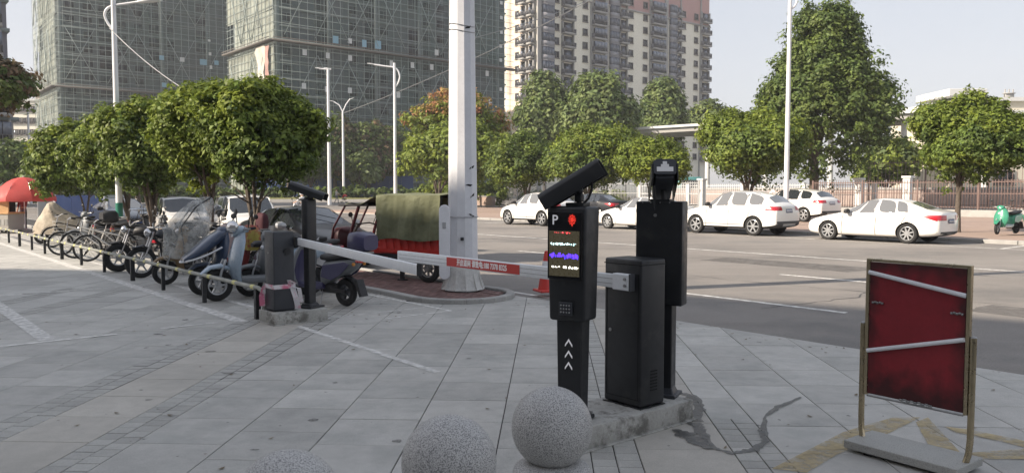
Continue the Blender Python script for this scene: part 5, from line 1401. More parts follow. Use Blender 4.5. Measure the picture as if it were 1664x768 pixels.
def suv_spec(L=4.5, W=1.85, Hh=1.66, paint=None, slope=0.):
    s = Hh/1.66
    cols = [(.02, .04, .66, .40, .66, .38, .76, .77, 'b'), (.10, .13, .84, .28, .76, .60, .86, .88, 'b'), (.42, .46, .96, .25, .86, .74, .94, .98, 'b'), (.98, .95, 1., .24, .98, .78, 1.03, 1.08, 'b'),
            (1.28, 1.34, 1., .24, 1.04, .82, 1.10, 1.15, 'w'), (1.80, 2.0, 1., .24, 1.06, .66, 1.55, 1.61, 's'), (2.38, 2.42, 1., .24, 1.07, .67, 1.60, 1.66, 'b'), (2.46, 2.50, 1., .24, 1.07, .67, 1.60, 1.66, 's'),
            (3.16, 3.20, 1., .24, 1.09, .67, 1.58-slope*.3, 1.645-slope*.3, 'b'), (3.24, 3.28, 1., .24, 1.09, .67, 1.57-slope*.3, 1.635-slope*.3, 's'), (3.86, 3.90, .98, .25, 1.13, .64, 1.50-slope, 1.58-slope, 'q'), (4.26, 4.26, .95, .30, 1.14, .64, 1.17, 1.20, 'b'), (4.44, 4.42, .90, .34, 1.02, .62, 1.10, 1.13, 'b'), (4.50, 4.48, .82, .40, .88, .5, .96, .98, 'b')]
    k = L/4.5
    cols = [(a*k, b*k, c, d, e*s, f, g_*s, h*s, q) for a, b, c, d, e, f, g_, h, q in cols]
    return dict(cols=cols, L=L, W=W, wheels=(.88*k, 3.52*k), wr=.36, paint=paint, clad=True,
        seams=[[(1.38*k, .34), (1.40*k, .34), (1.42*k, 1.04*s), (1.40*k, 1.04*s)], [(2.41*k, .32), (2.43*k, .32), (2.45*k, 1.06*s), (2.43*k, 1.06*s)], [(3.22*k, .6), (3.24*k, .6), (3.46*k, 1.08*s), (3.44*k, 1.08*s)]],
        handles=[(2.22*k, .93*s), (3.2*k, .97*s)], tail=[(4.02*k, .94*s), (4.40*k, .92*s), (4.42*k, 1.06*s), (4.04*k, 1.08*s)], rtail=(.46, .84, .93*s, 1.07*s), head=[(.14*k, .70*s), (.52*k, .76*s), (.62*k, .90*s), (.22*k, .82*s)],
        mirror=(1.50*k, 1.12*s), plate_z=.84*s, rlow=(.32, .56), skid=(.36, .46), grz=(.50, .78), side=[([(1.3*k, .40), (3.0*k, .40), (3.0*k, .44), (1.3*k, .44)], m_cargrey)])
def van_spec(L=4.3, W=1.66, Hh=1.72, paint=None):
    s = Hh/1.72
    cols = [(.02, .04, .68, .36, .70, .45, .84, .85, 'b'), (.10, .14, .86, .26, .84, .66, .95, .97, 'b'), (.40, .46, .97, .24, .94, .80, 1.03, 1.06, 'b'), (.74, .80, 1., .22, 1.0, .84, 1.08, 1.12, 'w'),
            (1.20, 1.42, 1., .22, 1.02, .72, 1.62, 1.67, 's'), (1.92, 1.96, 1., .22, 1.03, .73, 1.67, 1.72, 'b'), (2.02, 2.06, 1., .22, 1.03, .73, 1.67, 1.72, 's'), (2.90, 2.94, 1., .22, 1.04, .73, 1.66, 1.715, 'b'), (3.0, 3.04, 1., .22, 1.04, .73, 1.66, 1.71, 's'),
            (3.92, 3.88, .98, .24, 1.05, .71, 1.60, 1.66, 'q'), (4.16, 4.12, .95, .26, 1.05, .71, 1.10, 1.12, 'b'), (4.26, 4.24, .90, .3, .96, .66, 1.0, 1.02, 'b'), (4.30, 4.28, .85, .36, .86, .6, .92, .94, 'b')]
    k = L/4.3
    cols = [(a*k, b*k, c, d, e*s, f, g_*s, h*s, q) for a, b, c, d, e, f, g_, h, q in cols]
    return dict(cols=cols, L=L, W=W, wheels=(.72*k, 3.40*k), wr=.30, paint=paint,
        seams=[[(1.0*k, .3), (1.02*k, .3), (1.04*k, 1.0), (1.02*k, 1.0)], [(1.96*k, .28), (1.98*k, .28), (1.99*k, 1.02), (1.97*k, 1.02)], [(2.94*k, .3), (2.96*k, .3), (2.97*k, 1.03), (2.95*k, 1.03)]],
        handles=[(1.84*k, .88), (2.1*k, .88)], tail=[(4.02*k, .8), (4.22*k, .8), (4.22*k, 1.04), (4.04*k, 1.04)], rtail=(.62, .78, .75, 1.05), head=[(.14*k, .66), (.50*k, .74), (.60*k, .94), (.24*k, .88)],
        mirror=(.98*k, 1.08), plate_z=.62, grz=(.48, .70))
def car(name, label, spec, pos, heading, glassm=None, group='parked cars', rimcol=None, spokes=7, roof_rails=False, wipers=False):
    """pos: ground point of the car's middle; heading: direction its nose points to"""
    t = thing(name, label, 'car', pos, heading+PI, group); L_ = spec['L']
    ev = car_mesh(spec['cols'], spec['wheels'], spec['wr'], spec['W'], spec.get('clad', False))
    tr = split_car(ev, spec['wheels'], spec['wr'], spec['W'], t, spec['paint'], glassm or m_glassl, m_clad)
    finish_car(t, tr, spec)
    for wx in spec['wheels']:
        for s_ in (-1, 1): wheel_parts(spec['wr'], t, wx, s_*(spec['W']/2-.115), s_, spokes, col=rimcol)
    if roof_rails:
        for s_ in (-1, 1): B().tube([(1.9, s_*.58, 1.60), (2.1, s_*.60, 1.66), (3.3, s_*.60, 1.655), (3.6, s_*.58, 1.58)], .017, 6).obj('roof_rail', m_cargrey, t)
        B().loft([(3.62, 1.60, .03, .01), (3.74, 1.68, .012, .05), (3.82, 1.66, .006, .03)], 8).obj('roof_fin', spec['paint'], t)
    if wipers:
        for y in (-.35, .25): B().cyl((1.50, y, 1.06), (1.72, y+.45, 1.18), .008, 5).obj('wiper', m_dark, t)
    for ch in t.children: ch.location = ch.location-Vector((L_/2, 0, 0))
    return t
HU = UA+PI                                         # heading -u (away to the upper left)
def car_at(px, py, wheel_x, spec, side_v=+1, z=ROAD):   # middle from the near-side wheel seen at a pixel
    P = G(px, py, z); return P + (U3*(spec['L']/2-wheel_x)) + V3*(spec['W']/2)
s = sedan_spec(4.62, 1.8, 1.46, m_carwhite)
car('parked_sedan', 'white sedan parked nearest on the far side, right of the crossover', s, car_at(1345, 389.5, .93, s), HU, spokes=8)
s = suv_spec(4.45, 1.84, 1.72, m_carwhite, .08)
car('parked_crossover', 'white crossover with roof fin and black lower trim parked under the lamp post', s, car_at(1130, 378.5, .88, s), HU, spokes=6, roof_rails=True)
s = suv_spec(4.3, 1.8, 1.62, m_carwhite, .10)
car('parked_crossover', 'white crossover parked furthest left across the road, left of the display post', s, car_at(824, 364.5, .86, s), HU, spokes=6)
s = sedan_spec(4.65, 1.8, 1.45, m_carwhite)
car('parked_sedan', 'white sedan half hidden between the display post and the rear panel', s, UV(-22.95, 26.95, ROAD), HU, spokes=8)
s = suv_spec(4.6, 1.88, 1.70, m_carwhite, .05)
car('parked_crossover', 'white crossover parked on the pavement behind, seen from its rear corner', s, Vector((XA(1288, 41.5), 41.5, .04)), HU-R(6), spokes=6, glassm=m_glass)
s = sedan_spec(4.6, 1.8, 1.44, m_carblack)
car('parked_sedan', 'dark car parked behind the white sedan, mostly hidden', s, Vector((XA(962, 43.5), 43.5, .04)), HU, glassm=m_glass)
s = van_spec(4.0, 1.62, 1.60, m_carwhite)
car('parked_van', 'small white van facing us behind the bushy trees on the left', s, Vector((XA(398, 24.2), 24.2, ROAD)), UA-R(12), glassm=m_glass)
s = sedan_spec(4.5, 1.8, 1.36, m_carblack); s['chromeh'] = True; s['mirm'] = m_cargrey
blk = car('parked_sedan', 'black sedan with a chrome slatted grille facing us behind the left camera post', s, Vector((XA(498, 18.9), 18.9, ROAD)), UA+R(2), glassm=m_glass, wipers=True)
# chrome kidney grille with slats
for s_ in (-1, 1):
    g_ = B(); c0 = Vector((-s['L']/2-.0, s_*.20, .58))
    P = [(c0.x+.055, c0.y+.155*math.cos(a)*1., c0.z+.10*math.sin(a)) for a in [2*PI*k/14 for k in range(14)]]
    g_.tube(P, .016, 6, closed=True)
    fr_ = g_.obj('grille_frame', m_chrome, blk)
    for k in range(7): B().box((c0.x+.045, c0.y-.12+k*.04, c0.z), (.02, .012, .17)).obj('grille_slat', m_chrome, fr_, 0)
s = van_spec(3.9, 1.62, 1.52, m_carwhite)
car('parked_van', 'white car with dark window seen through the clear scooter cover', s, Vector((XA(292, 27.0), 27.0, ROAD)), UA-R(10), glassm=m_glass)
s = sedan_spec(4.5, 1.78, 1.42, m_carblue)
car('parked_sedan', 'dark blue car behind the green-footed lamp post', s, Vector((XA(198, 33), 33, ROAD)), UA, glassm=m_glassl)
# ================================================================== TWO-WHEELERS
def wheel2(parent, x, z, r, w_, spokes='wire', y=0., rimc=None):
    M_ = T(x, y, z)@RX(PI/2)
    prof = [(r-w_*.95, -w_*.35), (r-w_*.5, -w_*.5), (r-w_*.12, -w_*.36), (r, 0), (r-w_*.12, w_*.36), (r-w_*.5, w_*.5), (r-w_*.95, w_*.35), (r-w_*1.0, 0), (r-w_*.95, -w_*.35)]
    t = B().lathe(prof, 28, M_).obj('tyre', m_rubber, parent, 40)
    b = B(); rr_ = r-w_
    b.lathe([(rr_+.004, -w_*.34), (rr_-.012, -w_*.30), (rr_-.012, w_*.30), (rr_+.004, w_*.34)], 28, M_).cyl((0, 0, -w_*.6), (0, 0, w_*.6), .02 if spokes == 'wire' else r*.24, 12, M_=M_)
    if spokes == 'wire':
        for k in range(16):
            a = 2*PI*k/16; s_ = (-1)**k*.018; b.cyl((.016*math.cos(a), .016*math.sin(a), s_), (rr_*math.cos(a+.12), rr_*math.sin(a+.12), 0), .0032, 4, M_=M_)
    else:
        for k in range(spokes):
            a = 2*PI*k/spokes; b.prism([(r*.15, -.016), (rr_, -.011), (rr_, .011), (r*.15, .016)], -w_*.18, w_*.18, 'Z', M_@RZ(a))
    b.obj('rim', rimc or m_steel, t, 30); return t
def scooter(name, label, pos, heading, body, body2=None, seatc=None, rack=False, topbox=None, group='two-wheelers parked at the rail', style=0, steer=0., plate=None, s=1.0, mirrors=True, lean=0.):
    """electric scooter; local +x = forward, rear axle at x=-.62, front axle at x=.62"""
    t = thing(name, label, 'scooter', pos, heading, group, s); body2 = body2 or m_dark; seatc = seatc or m_dark
    if lean: t.rotation_euler = (lean, 0, heading)
    r = .215
    wheel2(t, -.60, r, r, .095, 5, rimc=m_black2)
    # front end turns with the bars
    fe = T(.50, 0, 0)@RZ(steer)@T(-.50, 0, 0)
    def F_(o): o.matrix_local = fe@o.matrix_local; return o
    F_(wheel2(t, .64, r, r, .09, 6, rimc=m_cargrey))
    F_(B().tube([(.64, .07, r), (.60, .075, .40), (.53, .06, .56)], .018, 8).tube([(.64, -.07, r), (.60, -.075, .40), (.53, -.06, .56)], .018, 8).obj('fork', m_cargrey, t))
    F_(B().loft([(.40, .33, .045, .02, .9), (.47, .43, .075, .03, .55), (.60, .475, .09, .035, .05), (.74, .455, .082, .03, -.35), (.85, .37, .05, .018, -.9)], 12).obj('front_fender', body, t))
    # apron and inner leg shield
    b = B().loft([(.40, .25, .13, .035, 1.5), (.455, .36, .20, .04, 1.4), (.475, .50, .255, .045, 1.35), (.44, .66, .25, .05, 1.3), (.39, .80, .20, .055, 1.3), (.345, .92, .11, .05, 1.3)], 18, p=3)
    for q in b.bm.verts: q.co.x += -abs(q.co.y)*.42
    b.obj('leg_shield', body, t, 50)
    b = B().loft([(.345, .29, .13, .03, 1.5), (.375, .45, .19, .035, 1.4), (.36, .62, .19, .04, 1.35), (.315, .82, .14, .04, 1.3)], 14, p=3); b.obj('inner_shield', body2, t, 50)
    F_(B().loft([(.43, .90, .06, .045), (.38, .945, .12, .07), (.30, .955, .13, .06), (.22, .945, .07, .03)], 12).obj('handlebar_cover', body, t, 60))
    F_(B().ball((.42, 0, {0: .74, 1: .92, 2: .99, 3: .90}[style]), {0: .058, 1: .075, 2: .125, 3: .07}[style], sq=(.6, 1.15, .75)).obj('headlight', m_chrome if style in (1, 2) else m_head, t))
    if style == 3:                                   # long pointed beak with a pale trim line
        B().loft([(.28, .93, .10, .05), (.42, .86, .19, .10), (.60, .74, .235, .10), (.78, .62, .22, .07), (.92, .54, .13, .03)], 16, p=3).obj('beak', body, t, 50)
        B().tube(smooth_path([(.40, -.22, .72), (.62, -.25, .62), (.82, -.21, .55), (.95, 0, .51), (.82, .21, .55), (.62, .25, .62), (.40, .22, .72)]), .014, 6).obj('trim', m_white, t)
    F_(B().tube([(.24, -.34, .985), (.30, -.22, .965), (.31, 0, .95), (.30, .22, .965), (.24, .34, .985)], .013, 8).obj('handlebar', m_steel, t))
    for s_ in (-1, 1):
        F_(B().cyl((.27, s_*.25, .975), (.235, s_*.36, .987), .019, 10).obj('grip', m_rubber, t))
        F_(B().tube([(.30, s_*.22, .965), (.37, s_*.33, 1.0)], .006, 6).obj('brake_lever', m_steel, t))
        if mirrors:
            F_(B().tube([(.28, s_*.22, .97), (.28, s_*.26, 1.10), (.27, s_*.30, 1.16)], .007, 6).obj('mirror_stem', m_dark, t))
            F_(B().ball((.265, s_*.32, 1.19), .055, sq=(.28, 1.15, .8), u=10, v=6).obj('mirror', m_dark, t))
    # floor, rear body, seat
    B().loft([(.40, .285, .13, .04), (.15, .275, .17, .045), (-.10, .275, .16, .05), (-.22, .31, .14, .06)], 12, p=4).obj('floorboard', body2, t, 40)
    B().loft([(-.16, .42, .12, .16), (-.24, .50, .15, .19), (-.42, .56, .165, .15), (-.62, .60, .15, .13), (-.80, .65, .10, .085), (-.90, .69, .05, .04)], 16, p=3).obj('rear_body', body, t, 50)
    B().loft([(-.10, .72, .07, .03), (-.16, .735, .12, .05), (-.34, .73, .15, .055), (-.58, .765, .15, .055), (-.78, .79, .11, .05), (-.86, .80, .06, .03)], 14, p=3).obj('seat', seatc, t, 50)
    B().loft([(-.36, .42, .06, .02, .4), (-.60, .47, .07, .02, 0), (-.80, .40, .065, .018, -.7), (-.88, .28, .05, .015, -1.1)], 10).obj('rear_fender', m_dark, t, 50)
    B().prism([(-.84, .42), (-.90, .43), (-1.0, .18), (-.95, .17)], -.07, .07, 'Y').obj('mud_flap', m_dark, t, 0)
    B().box((-.30, 0, .26), (.40, .16, .14), bev=.02).box((-.52, .10, .24), (.34, .03, .05)).obj('motor_housing', m_dark, t)
    B().loft([(-.87, .70, .07, .035), (-.93, .70, .055, .025)], 10).obj('tail_light', m_tail, t)
    for s_ in (-1, 1): B().ball((-.88, s_*.11, .66), .028, u=8, v=5).obj('indicator', mat('amber_lamp', (.6, .25, .04), .3), t)
    B().tube([(-.15, .06, .25), (-.20, .16, .02)], .012, 6).obj('side_stand', m_steel, t)
    if style == 0:
        for s_ in (-1, 1): B().prism([(-.22, .44), (-.26, .62), (-.72, .69), (-.84, .66), (-.66, .50), (-.45, .40)], s_*.155, s_*.172, 'Y', bev=.004).obj('side_panel', body2 if body2 is not m_dark else body, t, 0)
    if rack: B().tube([(-.80, -.10, .76), (-1.0, -.11, .84), (-1.04, 0, .85), (-1.0, .11, .84), (-.80, .10, .76)], .010, 6).tube([(-.86, -.10, .80), (-.86, .10, .80)], .008, 5).obj('rear_rack', m_chrome, t)
    if topbox: B().loft([(-.78, .98, .14, .10), (-.84, 1.0, .19, .145), (-1.02, 1.0, .20, .15), (-1.14, .99, .15, .11)], 16, p=4).obj('top_box', topbox, t, 50); B().box((-.95, 0, .84), (.3, .2, .02)).obj('box_bracket', m_steel, t)
    if plate: B().box((-.955, 0, .50), (.01, .20, .14), bev=.003).obj('number_plate', plate, t, 0)
    return t
def motorcycle(name, label, pos, heading, tank, s=1.0, steer=0.3, group='two-wheelers parked at the rail', fat=False, seatc=None, rearrack=False, alloy=True):
    t = thing(name, label, 'motorcycle', pos, heading, group, s); r = .29
    wf = T(.5, 0, 0)@RZ(steer)@T(-.5, 0, 0)
    w1 = wheel2(t, .66, r, r, .13 if fat else .09, 6 if alloy else 'wire', rimc=m_cargrey); w1.matrix_local = wf@w1.matrix_local
    wheel2(t, -.62, r, r, .14 if fat else .11, 6 if alloy else 'wire', rimc=m_black2)
    q = B()
    for s_ in (-1, 1): q.tube([(.66, s_*.085, r), (.52, s_*.085, .62), (.44, s_*.08, .86)], .02, 8)
    o = q.obj('fork', m_chrome, t); o.matrix_local = wf@o.matrix_local
    B().tube([(.46, 0, .78), (.30, 0, .62), (.26, 0, .36), (-.10, 0, .30), (-.25, 0, .45), (-.35, 0, .66)], .024, 8).tube([(.42, 0, .80), (0, 0, .66), (-.35, 0, .66), (-.86, 0, .72)], .022, 8).tube([(-.12, .08, .36), (-.62, .09, r)], .022, 6).tube([(-.12, -.08, .36), (-.62, -.09, r)], .022, 6).obj('frame', m_dark, t)
    B().loft([(.36, .78, .06, .05), (.30, .81, .12, .09), (.12, .83, .14, .10), (-.06, .78, .10, .07), (-.12, .74, .06, .04)], 14).obj('fuel_tank', tank, t, 60)
    B().loft([(-.06, .76, .08, .03), (-.25, .755, .13, .05), (-.55, .79, .14, .055), (-.82, .83, .09, .045)], 12, p=3).obj('seat', seatc or m_dark, t, 50)
    b = B().box((.12, 0, .42), (.26, .20, .22), bev=.03).cyl((.14, -.0, .50), (.20, 0, .66), .07, 12)
    for k in range(5): b.box((.165+k*.012, 0, .53+k*.03), (.17, .17, .010))
    b.obj('engine', m_steel, t, 30)
    B().tube([(.24, -.10, .45), (.22, -.13, .28), (-.05, -.15, .24), (-.45, -.17, .28), (-.80, -.18, .36)], [.02, .022, .028, .045, .045], 10).obj('exhaust', m_chrome, t)
    o = B().tube([(.30, -.36, 1.03), (.38, -.22, 1.0), (.42, 0, .92), (.38, .22, 1.0), (.30, .36, 1.03)], .013, 8).obj('handlebar', m_steel, t); o.matrix_local = wf@o.matrix_local
    o = B().ball((.53, 0, .84), .085, sq=(.8, 1, 1)).obj('headlight', m_chrome, t); o.matrix_local = wf@o.matrix_local
    for s_ in (-1, 1):
        o = B().cyl((.33, s_*.28, 1.02), (.29, s_*.38, 1.035), .02, 8).obj('grip', m_rubber, t); o.matrix_local = wf@o.matrix_local
        o = B().tube([(.36, s_*.25, 1.01), (.34, s_*.34, 1.20)], .007, 5).ball((.335, s_*.36, 1.22), .05, sq=(.3, 1.1, .8), u=8, v=5).obj('mirror', m_dark, t); o.matrix_local = wf@o.matrix_local
    o = B().loft([(.46, .50, .05, .015, .7), (.62, .605, .075, .02, .1), (.80, .57, .07, .018, -.5)], 10).obj('front_fender', tank, t); o.matrix_local = wf@o.matrix_local
    B().loft([(-.60, .66, .07, .03), (-.85, .66, .08, .03), (-1.0, .52, .06, .02)], 10).obj('rear_fender', m_dark, t, 50); B().box((-1.0, 0, .62), (.05, .14, .06), bev=.01).obj('tail_light', m_tail, t)
    for s_ in (-1, 1): B().tube([(-.35, s_*.15, .62), (-.62, s_*.16, .40), (-.62, s_*.15, .62)], .012, 6).obj('shock_absorber', m_chrome, t); B().prism([(-.30, .50), (-.12, .62), (-.32, .70), (-.52, .64)], s_*.10, s_*.125, 'Y').obj('side_cover', tank, t, 0)
    if rearrack: B().tube([(-.7, -.13, .88), (-1.05, -.13, .90), (-1.05, .13, .90), (-.7, .13, .88)], .011, 6).obj('rear_rack', m_chrome, t)
    B().tube([(0, .10, .28), (-.03, .24, .02)], .013, 6).obj('side_stand', m_steel, t)
    return t
def bicycle(name, label, pos, heading, col, r=.30, s=1.0, basket=None, steer=.35, lean=.08):
    t = thing(name, label, 'bicycle', pos, heading, 'bicycles leaning at the rail', s); t.rotation_euler = (lean, 0, heading)
    wf = T(.40, 0, 0)@RZ(steer)@T(-.40, 0, 0); wb = .50
    w1 = wheel2(t, wb, r, r, .045, 'wire'); w1.matrix_local = wf@w1.matrix_local; wheel2(t, -wb, r, r, .045, 'wire')
    bb_ = (-.05, 0, r-.02); hd = (.36, 0, r+.42); hb = (.385, 0, r+.30); st_ = (-.20, 0, r+.38)
    B().tube([bb_, hb], .019, 8).tube([(-.16, 0, r+.28), hd], .017, 8).tube([bb_, st_], .018, 8).tube([hd, hb], .021, 8).obj('frame', col, t)
    q = B()
    for s_ in (-1, 1): q.tube([(-wb, s_*.055, r), bb_], .010, 6).tube([(-wb, s_*.055, r), (-.165, s_*.01, r+.28)], .009, 6)
    q.obj('rear_stays', col, t)
    q = B()
    for s_ in (-1, 1): q.tube([(wb, s_*.045, r), (.42, s_*.04, r+.20), (.395, 0, r+.30)], .011, 6)
    o = q.obj('fork', col, t); o.matrix_local = wf@o.matrix_local
    o = B().tube([hd, (.335, 0, r+.56)], .013, 8).tube([(.20, -.28, r+.63), (.30, -.24, r+.64), (.36, -.12, r+.58), (.36, .12, r+.58), (.30, .24, r+.64), (.20, .28, r+.63)], .011, 8).obj('handlebar', m_chrome, t); o.matrix_local = wf@o.matrix_local
    for s_ in (-1, 1): o = B().cyl((.27, s_*.257, r+.64), (.17, s_*.288, r+.63), .017, 8).obj('grip', m_rubber, t); o.matrix_local = wf@o.matrix_local
    B().tube([st_, (-.225, 0, r+.50)], .012, 6).obj('seat_post', m_steel, t)
    B().loft([(-.08, r+.53, .025, .018), (-.18, r+.535, .05, .025), (-.33, r+.55, .10, .035), (-.37, r+.55, .08, .03)], 10).obj('saddle', m_dark, t, 60)
    q = B()
    for (cx_, a0, a1) in ((-wb, .35, 2.5), (wb, .2, 2.3)):
        P = [(cx_+(r+.018)*math.cos(a0+(a1-a0)*k/8), 0, r+(r+.018)*math.sin(a0+(a1-a0)*k/8)) for k in range(9)]
        q = B(); 
        for k in range(8): q.box((0, 0, 0), ((Vector(P[k+1])-Vector(P[k])).length+.004, .05, .004), T((Vector(P[k])+Vector(P[k+1]))/2)@RY(-math.atan2(P[k+1][2]-P[k][2], P[k+1][0]-P[k][0])))
        o = q.obj('mudguard', m_chrome if col is not m_dark else m_dark, t, 0)
        if cx_ > 0: o.matrix_local = wf@o.matrix_local
    B().lathe([(.085, -.003), (.085, .003), (.02, .006), (.02, -.006)], 18, T(-.05, -.05, r-.02)@RX(PI/2)).tube([(-.05, -.06, r-.02), (.06, -.07, r-.14)], .008, 5).box((.06, -.11, r-.145), (.08, .08, .018)).tube([(-.05, .05, r-.02), (-.16, .07, r+.10)], .008, 5).box((-.16, .11, r+.105), (.08, .08, .018)).obj('crank', m_steel, t)
    B().tube([(-wb, -.03, r+.04), (-.05, -.05, r+.06)], .006, 4).tube([(-wb, -.03, r-.04), (-.05, -.05, r-.10)], .006, 4).obj('chain', m_dark, t)
    q = B().tube([(-.22, -.06, r+.36), (-.72, -.06, r+.35), (-.72, .06, r+.35), (-.22, .06, r+.36)], .007, 5)
    for s_ in (-1, 1): q.tube([(-.58, s_*.06, r+.35), (-wb, s_*.055, r)], .006, 5)
    q.obj('rear_rack', m_steel, t)
    if basket:
        q = Boxes(); x0_, x1_, y0_, z0_, z1_ = .42, .68, .17, r+.30, r+.55
        for k in range(8):
            y = -y0_+2*y0_*k/7; q.bar((x0_, y, z1_), (x0_+.02, y*.85, z0_), .005); q.bar((x1_, y, z1_), (x1_-.04, y*.85, z0_), .005); q.bar((x0_+.02, y*.85, z0_), (x1_-.04, y*.85, z0_), .005)
        for k in range(4):
            z = z0_+(z1_-z0_)*k/3; q.bar((x0_, -y0_, z), (x1_, -y0_, z), .007); q.bar((x0_, y0_, z), (x1_, y0_, z), .007); q.bar((x0_, -y0_, z), (x0_, y0_, z), .007); q.bar((x1_, -y0_, z), (x1_, y0_, z), .007)
        o = q.obj('basket', basket, t, kind='stuff'); o.matrix_local = wf@o.matrix_local
    B().tube([(-.42, .05, r-.05), (-.46, .20, .01)], .009, 5).obj('kick_stand', m_steel, t)
    return t
def aim(p, q): d = q-p; return math.atan2(d.y, d.x)
m_pale = mat('pale_blue_scooter', (.30, .38, .46), .3, nz=[(6, .05)], coat=.7)
m_navy = mat('navy_scooter', (.035, .055, .10), .35, coat=.6)
m_purp = mat('purple_panel', (.045, .042, .10), .4, coat=.3)
m_greens = mat('mint_scooter', (.05, .27, .17), .35, coat=.5)
m_redsc = mat('red_scooter', (.20, .02, .02), .35, coat=.5)
m_greysc = mat('grey_scooter', (.16, .17, .18), .4)
m_brown = mat('tan_leather', (.36, .25, .15), .6)
HV = math.atan2(-CU, SU)                           # heading -v (nose at the rail)
def front_at(px, py, heading, r_x=.64, r=.0, s=1.):
    P = G(px, py); d = Vector((math.cos(heading), math.sin(heading), 0)); return P-d*r_x*s
# front row
h = HV-R(12); scooter('electric_scooter', 'pale blue scooter with a round silver headlight cover nearest the left barrier box', front_at(357, 489, h), h, m_pale, m_greysc, style=2, steer=.15, s=1.1)
h = aim(G(562, 498), G(462, 486)); scooter('electric_scooter', 'dark scooter with a purple side panel and top case, right of the left barrier box', G(562, 498)+Vector((math.cos(h), math.sin(h), 0))*.57, h, m_greysc, m_purp, topbox=m_purp, rack=True, mirrors=False, s=.93)
h = HV-R(6); scooter('electric_scooter', 'navy blue scooter with a pale beak beside the pale blue one', front_at(330, 480, h), h, m_navy, m_dark, style=3, steer=.1, s=1.05)
h = HV-R(12); sc_cov = scooter('electric_scooter', 'brown and black scooter under a clear plastic rain cover', front_at(266, 463, h), h, mat('tan_scooter', (.22, .15, .08), .5), m_dark, seatc=m_brown, style=1, mirrors=False)
h = HV-R(30); motorcycle('motorcycle', 'black motorcycle with fat front tyre and silver spokes behind the rail', front_at(190, 441, h, .66), h, m_dark, fat=True, steer=.5)
h = HV+R(10); motorcycle('motorcycle', 'dark motorcycle with alloy wheels right of the fat-tyred one', front_at(228, 452, h, .66), h, m_black2, steer=-.2, rearrack=True)
# clear cover
m_clear = mat('clear_plastic_sheet', (.62, .64, .62), .25, nz=[(5, .2)], alpha=(.12, .55, 7))
def drape(name, label, M_, sect, m, seed, cat, n=28, amp=.03, parent=None):
    """hanging cover: rings (z, x0, rx, ry) with folds"""
    g = random.Random(seed); b = B(); rings = []
    ph = [g.uniform(0, 6) for _ in range(3)]
    for (z, x0, rx, ry) in sect:
        ring = []
        for k in range(n):
            a = 2*PI*k/n; f = 1+amp*(math.sin(5*a+ph[0])+.7*math.sin(9*a+ph[1]+z*3)+.5*math.sin(14*a+ph[2]))+g.uniform(-amp, amp)*.4
            ring.append(b.bm.verts.new((x0+rx*f*math.cos(a), ry*f*math.sin(a), z+g.uniform(-.008, .008))))
        rings.append(ring)
    for i in range(len(rings)-1):
        for k in range(n): b.bm.faces.new((rings[i][k], rings[i][(k+1) % n], rings[i+1][(k+1) % n], rings[i+1][k]))
    b.bm.faces.new(rings[-1]); bmesh.ops.subdivide_edges(b.bm, edges=b.bm.edges[:], cuts=1, smooth=.6)
    o = b.obj(name, m, parent, 80); o.matrix_local = M_; tag(o, label, cat); return o
def Mof(t): return T(t.location)@RZ(t.rotation_euler.z)
drape('rain_cover', 'crumpled clear plastic rain cover hanging over the brown scooter', Mof(sc_cov), [(.46, .30, .38, .30), (.62, .30, .36, .32), (.80, .28, .36, .33), (.98, .26, .38, .36), (1.10, .20, .34, .33), (1.26, .12, .28, .28), (1.42, .02, .20, .24), (1.50, -.04, .12, .14), (1.52, -.06, .03, .04)], m_clear, 3, 'rain cover', amp=.05)
for k, (y_, zt_) in enumerate(((-.28, 1.46), (.28, 1.5))):
    b = B().tube([(.34, y_, .55), (.40, y_*1.1, 1.0), (.15, y_, 1.35), (-.10, y_*.6, zt_), (-.12, 0, 1.53)], .012, 6).obj('cover_hoop', m_dark, sc_cov)
# covered scooter at the far end
P = G(62, 397); tc = scooter('electric_scooter', 'scooter wrapped in a tan dust cover at the far end of the rail', P+Vector((.5, .5, 0)), HV-R(25), m_dark, m_dark, mirrors=False)
m_tan = mat('tan_dust_cover', (.36, .31, .24), .6, nz=[(3, .2), (12, .15)], bump=(14, .6, .02))
drape('dust_cover', 'tan fabric dust cover draped in folds over the far scooter', Mof(tc), [(.30, .0, .80, .36), (.5, .02, .76, .34), (.72, .06, .64, .30), (.90, .18, .42, .27), (1.08, .28, .24, .24), (1.22, .32, .13, .18), (1.27, .32, .04, .05)], m_tan, 8, 'dust cover', amp=.05)
# bicycles
m_silver = mat('silver_frame', (.45, .44, .42), .35, .6)
h = HV-R(28); bicycle('bicycle', 'bicycle with a pale wire basket at the rail, leftmost of three', front_at(97, 415, h, .5), h, m_silver, basket=mat('pale_basket', (.55, .54, .5), .5), steer=.3)
h = HV-R(36); bicycle('bicycle', 'middle bicycle with a big front wheel by the rail', front_at(120, 420, h, .5), h, m_silver, r=.33, steer=.5)
h = HV-R(20); bicycle('bicycle', 'silver bicycle with high chrome handlebars, rightmost of three', front_at(140, 425, h, .5), h, m_silver, r=.31, steer=.2)
h = HV-R(5); bicycle('bicycle', 'brown bicycle behind the fat-tyred motorcycle', front_at(172, 412, h, .5), h, mat('rust_frame', (.16, .09, .06), .5), steer=-.3)
bicycle('bicycle', 'black bicycle standing between the dust cover and the basket', front_at(84, 402, HV+R(5), .5), HV+R(5), m_dark, steer=.1)
